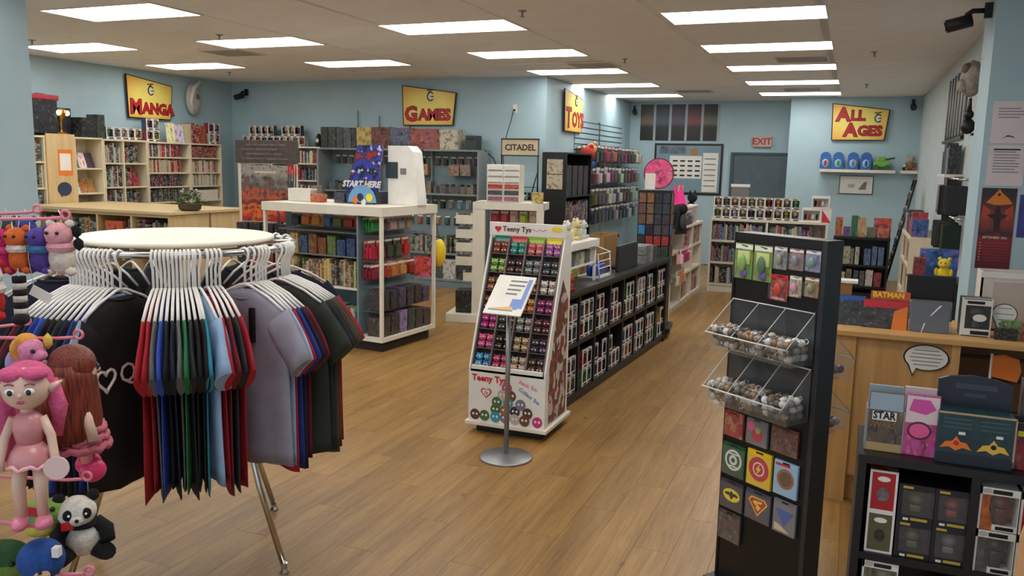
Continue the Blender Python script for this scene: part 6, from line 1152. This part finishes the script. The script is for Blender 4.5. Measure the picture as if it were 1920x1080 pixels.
MB().box(0, 0, 0, .215, .15, .165).build('box', teal_, dC); MB().box(.0, -.002, 0, .215, .0, .035).build('front_band', nav, dC); MB().prism([(0, .16), (.215, .16), (.215, .245), (.17, .262), (.1, .27), (.03, .262), (0, .25)], .1, .115, MXZ).build('header', nav, dC)
MB().box(.05, .098, .225, .17, .0995, .243).build('header_script', mat('dim_grey_print', (60, 66, 78), .5), dC); MB().box(.075, .098, .2, .14, .0995, .212).build('header_script', mat('dim_grey_print', (60, 66, 78), .5), dC)
for k in range(2):
    ox = .055+.105*k; MB().prism([(ox-.045, .05), (ox-.03, .072), (ox-.012, .075), (ox, .092), (ox+.012, .075), (ox+.03, .072), (ox+.045, .05), (ox+.02, .056), (ox, .045), (ox-.02, .056)], -.0035, -.0005, MXZ).build('bird_emblem', orangep if k == 0 else mat('gold_print', (226, 180, 70), .5), dC); MB().prism(circ(.008, 10, ox, .07), -.0045, -.0035, MXZ).build('bird_body', redp if k == 0 else blackp, dC); MB().box(ox+.005, -.0015, .098, ox+.024, -.0002, .107).build('price_sticker', paper, dC)
    for j in range(3): MB().box(ox-.04, -.0012, .118+j*.014, ox+.04, -.0002, .122+j*.014).build('text_line', mat('dim_teal_print', (60, 92, 98), .5), dC)
MB().box(.0, -.003, .163, .217, .004, .168).build('rim', mat('tan_rim', (170, 150, 120), .6), dC); MB().box(.214, -.003, .03, .219, .004, .165).build('rim', mat('tan_rim', (170, 150, 120), .6), dC)
dD = cardbox(.452, .12, .15, (150,30,40), mat('dark_card', (40, 40, 46), .5), 'red card display with yellow stripe at the shelf edge'); MB().box(.0, -.001, .108, .12, 0, .125).build('yellow_band', yellowp, dD); MB().box(.0, -.001, .126, .12, 0, .15).build('dark_band', blackp, dD)
box1(ft, .47, .1, 0, .1, .03, .27, (80,70,70), 'dark portrait card pack standing behind the red display', 'box', None, 'card_pack')
# ---------------------------------------------------------------- pillar posters and right wall
def sheet(x, z, w, h, label, m_, y=6.549, lines=0): 
    t0 = thing('notice_sheet', label, 'notice', (x, y, z)); MB().box(0, -.002, 0, w, 0, h).build('sheet', m_, t0)
    for i in range(lines): MB().box(w*.15, -.003, h*(.82-.07*i), w*(.85 if i % 3 else .75), -.002, h*(.82-.07*i)+.006).build('text_line', greyp, t0)
    return t0
pinkw = mat('pinkish_paper', (214, 204, 208), .6)
s1 = sheet(.84, 2.02, .22, .28, 'upper white notice sheet with faint print on the blue pillar', pinkw, lines=4); MB().prism([(.07, .035), (.1, .055), (.13, .05), (.15, .035), (.12, .045), (.095, .045)], -.003, -.002, MXZ).build('moustache_mark', blackp, s1)
s2_ = sheet(.838, 1.735, .22, .275, 'lower white notice sheet with dense print on the blue pillar', pinkw, lines=8); MB().box(.03, -.003, .24, .19, -.002, .25).build('heading', blackp, s2_)
cp_ = thing('calendar_poster', 'dark red fantasy calendar poster on the blue pillar', 'poster', (.825, 6.549, 1.165))
t = NT('red_fantasy_art'); tc = t.n('ShaderNodeTexCoord'); sx_ = t.n('ShaderNodeSeparateXYZ'); t.l(tc, 0, sx_, 0); n1 = t.noise(5, 4, (tc, 0)); f = t.math('ADD', (sx_, 2), t.math('MULTIPLY_ADD', (n1, 0), .3, -.15)); t.col(t.ramp(f, [(.05, lin((90, 14, 26))), (.38, lin((130, 24, 36))), (.45, lin((50, 26, 30))), (.6, lin((140, 50, 36))), (.75, lin((90, 36, 30))), (.9, lin((40, 22, 26)))])); redart = t.done(.4)
MB().box(0, -.002, 0, .21, 0, .555).build('sheet', redart, cp_); MB().prism([(.105, .55), (.125, .52), (.16, .49), (.19, .45), (.13, .44), (.08, .44), (.03, .455), (.06, .49), (.085, .52)], -.003, -.002, MXZ).build('orange_glow', mat('glow_print', (214, 120, 40), .5), cp_); MB().prism(circ(.01, 10, .105, .51), -.004, -.003, MXZ).build('dark_disc', blackp, cp_); MB().prism([(.09, .26), (.125, .26), (.13, .34), (.17, .37), (.125, .38), (.118, .43), (.095, .43), (.088, .38), (.04, .37), (.085, .34)], -.003, -.002, MXZ).build('dark_silhouette', mat('dark_maroon_print', (46, 20, 26), .5), cp_)
for q in (-1, 1): MB().prism([(.105+q*.04, .4), (.105+q*.09, .44), (.105+q*.095, .36), (.105+q*.06, .33)], -.0026, -.002, MXZ).build('orange_flank', mat('rust_print', (170, 70, 40), .5), cp_)
text('SEPTEMBER 2021', .021, paper, cp_, (.105, -.003, .215), name='lettering')
for i in range(7): MB().box(.015, -.003, .175-.02*i, .025, -.002, .182-.02*i).build('date_mark', mat('tan_rim', (170,150,120), .6), cp_); MB().box(.04, -.003, .176-.02*i, .19, -.002, .179-.02*i).build('text_line', mat('dusty_red_print', (150, 60, 70), .6), cp_)
sp_ = sheet(1.055, 1.39, .2, .29, 'blue and violet poster at the frame edge on the pillar', mat('violet_poster', (60, 64, 140), .5, var=.5, scale=8))

tp = thing('tan_board', 'rounded pale tan board standing in front of the black figure shelf', 'board', (.532, 2.7, 0)); MB().prism([(0, 0), (.3, 0), (.3, .83), (.27, .86), (.06, .86), (.03, .845), (.012, .82), (.002, .77), (0, .7)], 0, .018, MXZ).build('panel', mat('tan_board', (226, 172, 120), .5), tp); MB().box(.05, .018, 0, .25, .1, .03).build('foot', mat('tan_board', (226, 172, 120), .5), tp)
# ---------------------------------------------------------------- right wall fittings
RW = FR((.949, 15.0, 0), -PI/2)     # local x runs towards the camera, front faces -X
def ry(y): return 15.0-y
wp_ = thing('wire_panel', 'row of tall grey hanging poster sleeves on the pale right wall', 'poster sleeves', RW.p(ry(11.0), -.0, 2.2), -PI/2)
for i in range(7): MB().box(i*.27, -.01, 0, i*.27+.2, 0, .62).build('sleeve', mat('sleeve_grey', (150, 152, 150), .4, var=.3, scale=8), wp_); MB().cyl((i*.27+.22, -.012, -.03), (i*.27+.22, -.012, .64), .012, n=8).build('tube', mat('tube_dark', (120, 124, 124), .4), wp_)
MB().box(-.02, -.03, -.06, 1.86, 0, -.03).build('rail', blackm, wp_)
def small(name, label, y, z, w, h, d, c, cat='figurine'):
    t0 = thing(name, label, cat, RW.p(ry(y), -d, z), -PI/2); return t0
gg = thing('wall_mask', 'pale sculpted mask hung high on the right wall', 'mask', RW.p(ry(8.3), -.02, 2.62), -PI/2); MB().ico((0, -.05, 0), (.14, .09, .16), 2).ico((.05, -.12, -.06), (.05, .05, .06), 2).build('face', mat('mask_grey', (160, 150, 140), .6, var=.4, scale=14), gg); MB().ico((.06, -.1, .08), (.05, .04, .05), 2).build('brow', mat('mask_brown', (110, 90, 76), .6), gg)
bb_ = thing('eared_figure', 'small black eared figure mounted on the right wall', 'figurine', RW.p(ry(8.35), -.0, 2.15), -PI/2); MB().ico((0, -.06, .07), (.07, .06, .07), 2).ico((0, -.06, .17), (.045, .04, .045), 2).build('body', blackp, bb_)
for q in (-1, 1): MB().cyl((q*.025, -.06, .2), (q*.035, -.06, .31), .018, .008, 8).build('ear', blackp, bb_)
MB().box(-.05, -.03, -.01, .05, 0, .01).build('bracket', blackm, bb_)
bj = thing('box_ledge', 'short black ledge with upright dark boxes on the right wall', 'shelf', RW.p(ry(9.6), 0, 1.8), -PI/2); MB().box(0, -.16, -.02, .75, 0, 0).build('board', white, bj)
for i in range(5): box1(FR(RW.p(ry(9.55), -.13, 1.801), -PI/2), i*.13, 0, 0, .09, .1, [.22, .28, .3, .25, .27][i], [(50,56,60), (40,44,48), (60,64,66), (150,156,158), (44,48,52)][i], 'upright slim box on the right wall ledge', 'box', 'slim boxes on the right wall ledge', 'slim_box')
# hanging garments / bags on the wall
hr = thing('hanging_rail', 'chrome wall rail carrying dark bags beside the pillar', 'rail', RW.p(ry(9.3), 0, 1.76), -PI/2); MB().cyl((0, -.11, 0), (1.3, -.11, 0), .012, n=10).build('bar', chrome, hr)
for x in (0, 1.3): MB().cyl((x, -.11, 0), (x, 0, 0), .01, n=8).build('bracket', chrome, hr)
BC = [(130,124,124), (150,140,136), (30,32,36), (24,26,30), (34,36,40), (28,30,34), (30,32,36), (40,42,48)]
bag_me = MB().box(-.014, -.085, -.31, .014, .085, -.05, .012).box(-.004, -.02, -.05, .004, .02, .012).mesh('hanging_bag', fabric)
for i in range(8): o = ob('hanging_bag', bag_me, None, RW.p(ry(9.3)+.1+i*.155, -.11, 1.748), -PI/2+rnd(-.3, .3), (1, rnd(.8, 1.05), rnd(.9, 1.1)), BC[i]); tag(o, ('pale grey tote bag' if i < 2 else 'black tote bag')+' hanging on the wall rail', 'bag', 'pale tote bags on the rail' if i < 2 else 'black tote bags on the rail')
hr2 = thing('hanging_rail', 'lower chrome wall rail with more dark bags', 'rail', RW.p(ry(9.2), 0, 1.42), -PI/2); MB().cyl((0, -.11, 0), (1.1, -.11, 0), .012, n=10).build('bar', chrome, hr2)
for x in (0, 1.1): MB().cyl((x, -.11, 0), (x, 0, 0), .01, n=8).build('bracket', chrome, hr2)
for i in range(6): o = ob('hanging_bag', bag_me, None, RW.p(ry(9.2)+.1+i*.16, -.11, 1.408), -PI/2+rnd(-.3, .3), (1, rnd(.8, 1.05), rnd(.85, 1)), jit((44,44,48), 14)); tag(o, 'charcoal tote bag hanging on the lower wall rail', 'bag', 'charcoal tote bags on the lower rail')
# cream toy shelf and black ladder rack further back
CS = FR((.62, 11.6, 0), -PI/2)
cs2 = bookcase('bookcase', 'cream toy bookcase against the pale right wall', 'bookcase', CS, 1.5, .32, 1.1, [.75], [.38, .75], cream, .03)
for i in range(9): box1(CS, .05+i*.155, .02, 1.103, .12, .16, rnd(.14, .3), random.choice([(190,60,60), (200,190,180), (60,60,66), (60,90,150), (150,110,90)]), 'bright boxed toy on top of the cream toy bookcase', 'box', 'boxed toys on the cream bookcase', 'toy_carton')
for i in range(4): box1(CS, .05+i*.16, .03, .781, .13, .18, rnd(.2, .28), random.choice([(150,60,50), (110,50,50), (130,80,70)]), 'maroon boxed toy inside the cream toy bookcase', 'box', 'maroon boxed toys in the cream bookcase', 'toy_carton')
for i in range(3): box1(CS, .8+i*.2, .03, .781, .16, .18, rnd(.2, .28), random.choice([(90,60,110), (120,70,60), (60,70,90)]), 'dark boxed toy in the far half of the cream bookcase', 'box', 'dark boxed toys in the cream bookcase', 'toy_carton')
bkc = thing('black_cabinet', 'low black cabinet by the right wall with a yellow plush on top', 'cabinet', (.52, 7.8, 0)); MB().box(0, .02, .05, .4, .5, .88).build('body', black, bkc); MB().box(-.01, 0, .88, .41, .51, .9, .004).build('top', black, bkc); MB().box(.02, .04, 0, .38, .48, .05).build('plinth', blackm, bkc)
for x in (.005, .203): d_ = MB().box(x, .003, .07, x+.192, .02, .86, .003).build('door', mat('cabinet_door_black', (22, 23, 26), .4), bkc); MB().cyl((x+(.17 if x < .1 else .02), -.01, .55), (x+(.17 if x < .1 else .02), .003, .55), .008, n=10).build('knob', steel, d_)
cuddly('plush_toy', 'bright yellow plush creature on the low black cabinet', (.77, 7.9, .9005), -.3, (236,206,50), (238,210,60), 1.25); box1(FR((.6, 8.08, .9005)), 0, 0, 0, .29, .12, .25, (50,100,170), 'blue toy box behind the yellow plush on the black cabinet', 'box', None, 'toy_carton'); box1(FR((.535, 7.86, .9005)), 0, 0, 0, .09, .1, .19, (130,50,50), 'maroon toy box left of the yellow plush', 'box', None, 'toy_carton')
for i in (0, 1, 2, 3, 5, 6, 7): box1(CS, .05+i*.17, .03, .411, .14, .2, rnd(.2, .3), (30,32,36), 'black storage carton low in the cream toy bookcase', 'box', 'black cartons in the cream bookcase', 'storage_carton')
lr = thing('ladder_rack', 'narrow black ladder rack leaning with dark packs near the corner', 'rack', (.62, 13.6, 0), -PI/2)
for x in (0, .5): MB().tube([(x, -.12, 0), (x, .2, 1.7)], .015, 8).build('rail', blackm, lr)
for i in range(7): z = .25+i*.22; MB().cyl((0, -.12+.19*z, z), (.5, -.12+.19*z, z), .01, n=8).build('rung', blackm, lr)
LRF = FR((.62, 13.6, 0), -PI/2)
for i in range(6):
    for k in range(3): z = .47+i*.22; o = ob('blister_pack', pack_c, None, LRF.p(.09+k*.16, -.14+.19*z, z-.02), -PI/2, None, jit(random.choice(DARKC), 10)); tag(o, 'dark small pack hanging on the ladder rack', 'toy pack', 'packs on the ladder rack')
# ---------------------------------------------------------------- ceiling details, shield, security cameras
vm_ = mat('vent_grey', (176, 172, 166), .6)
for i, (x, y) in enumerate(((-3.3, 9.7), (-.9, 9.65), (-2.75, 13.4), (-1.1, 13.35), (-7.05, 7.7))):
    t0 = thing('ceiling_vent', 'square louvred air vent flush in the ceiling', 'vent', (x, y, CH), 0, 'ceiling vents'); MB().box(0, 0, -.012, .56, .02, .0).box(0, .5, -.012, .56, .52, 0).box(0, .02, -.012, .02, .5, 0).box(.54, .02, -.012, .56, .5, 0).build('frame', white, t0)
    MB().box(.02, .02, -.004, .54, .5, -.001).build('throat', mat('vent_dark', (70, 68, 66), .7), t0)
    for k in range(6): MB().box(.02, .035+k*.08, -.014, .54, .085+k*.08, -.004).build('louvre', vm_, t0)
for i, (x, y) in enumerate(((-2.54, 6.38), (-5.94, 6.8), (-2.51, 9.49), (.1, 9.49), (.07, 12.99), (-8.37, 9.76), (-8.29, 6.59))):
    t0 = thing('sprinkler', 'small steel sprinkler head hanging from the ceiling', 'sprinkler', (x, y, CH), 0, 'sprinkler heads'); MB().lathe([(.035, -.006), (.035, 0)], 16).build('escutcheon', steel, t0); MB().cyl((0, 0, -.045), (0, 0, -.006), .009, n=8).build('stem', steel, t0); MB().lathe([(.02, -.05), (.02, -.045)], 12).build('deflector', steel, t0)
def seccam(loc, rz, label):
    t0 = thing('security_camera', label, 'camera', loc, rz); MB().box(-.02, -.05, -.05, .02, 0, .05).build('wall_plate', blackm, t0); MB().tube([(0, -.04, 0), (0, -.12, 0), (0, -.16, -.03)], .018, 8).build('arm', blackm, t0); MB().cyl((0, -.12, -.06), (0, -.28, -.1), .045, n=16).build('body', blackp, t0); MB().cyl((0, -.28, -.1), (0, -.29, -.1025), .032, n=16).build('lens', satin, t0, color=(40,44,50))
seccam((.8, 6.75, 2.93), -PI/2, 'black security camera on the pillar side near the ceiling'); seccam((.8, 15.19, 2.92), 0, 'black security camera in the corner beyond the all ages sign'); seccam((-9.2, 11.14, 2.86), 0, 'black security camera in the corner above the bookcases'); seccam((-3.98, 15.89, 2.9), .3, 'black security camera beside the tall posters')
shd = thing('wall_ornament', 'pearly white crescent shell ornament on the left wall', 'ornament', (-9.52, 10.2, 2.7), PI/2)
MB().ico((.0, -.07, -.02), (.15, .07, .24), 3).build('shell', mat('shell_grey', (176, 174, 164), .4), shd); b = MB(); b.tube([(-.02, -.1, -.22), (-.12, -.13, -.05), (-.05, -.13, .14), (.09, -.1, .24), (.2, -.08, .22)], [.01, .03, .04, .03, .008], 10); b.build('crescent', mat('shell_white', (206, 206, 200), .35), shd); MB().ico((.02, -.135, .02), (.04, .02, .05), 2).build('eye_inset', mat('shell_dark', (90, 92, 90), .5), shd)
for i, x in enumerate((-7.1, -6.72, -6.2)): tag(MB().cyl((x, 11.12, 2.3), (x, 11.12, 2.56 if i != 1 else 2.48), .008, n=6).cyl((x, 11.15, 2.32), (x, 11.11, 2.32), .006, n=6).build('standard_rod', mat('rod_grey', (90, 110, 118), .5)), 'thin grey upright rod on the wall above the game boxes', 'rod', 'upright rods on the games wall')
# ---------------------------------------------------------------- the many small paperbacks, joined
t = NT('paperback_spines'); at_ = t.n('ShaderNodeAttribute', attribute_name='tint'); geo = t.n('ShaderNodeNewGeometry'); nz = t.noise(38, 1, (geo, 0))
t.col(t.mix('MIX', t.ramp((nz, 0), [(.56, (0,0,0,1)), (.6, (.5,.5,.5,1))]), (at_, 0), (.5, .46, .42, 1))); fieldm = t.done(.45)
vs, fs, cs = [], [], []
for fr, x, y, z, w, d, h, c in FIELD:
    n = len(vs)
    for zz in (z, z+h):
        for xx, yy in ((x, y), (x+w, y), (x+w, y+d), (x, y+d)): vs.append(fr.p(xx, yy, zz))
    fs += [(n, n+3, n+2, n+1), (n+4, n+5, n+6, n+7)] + [(n+k, n+(k+1) % 4, n+4+(k+1) % 4, n+4+k) for k in range(4)]; cs += [c]*8
me = bpy.data.meshes.new('paperback_rows'); me.from_pydata(vs, [], fs); me.materials.append(fieldm)
ca = me.color_attributes.new('tint', 'FLOAT_COLOR', 'POINT')
ca.data.foreach_set('color', [v for c in cs for v in c])
tag(ob('paperback_rows', me), 'rows of small paperbacks filling the shelves of the wall bookcases', 'books', kind='stuff')
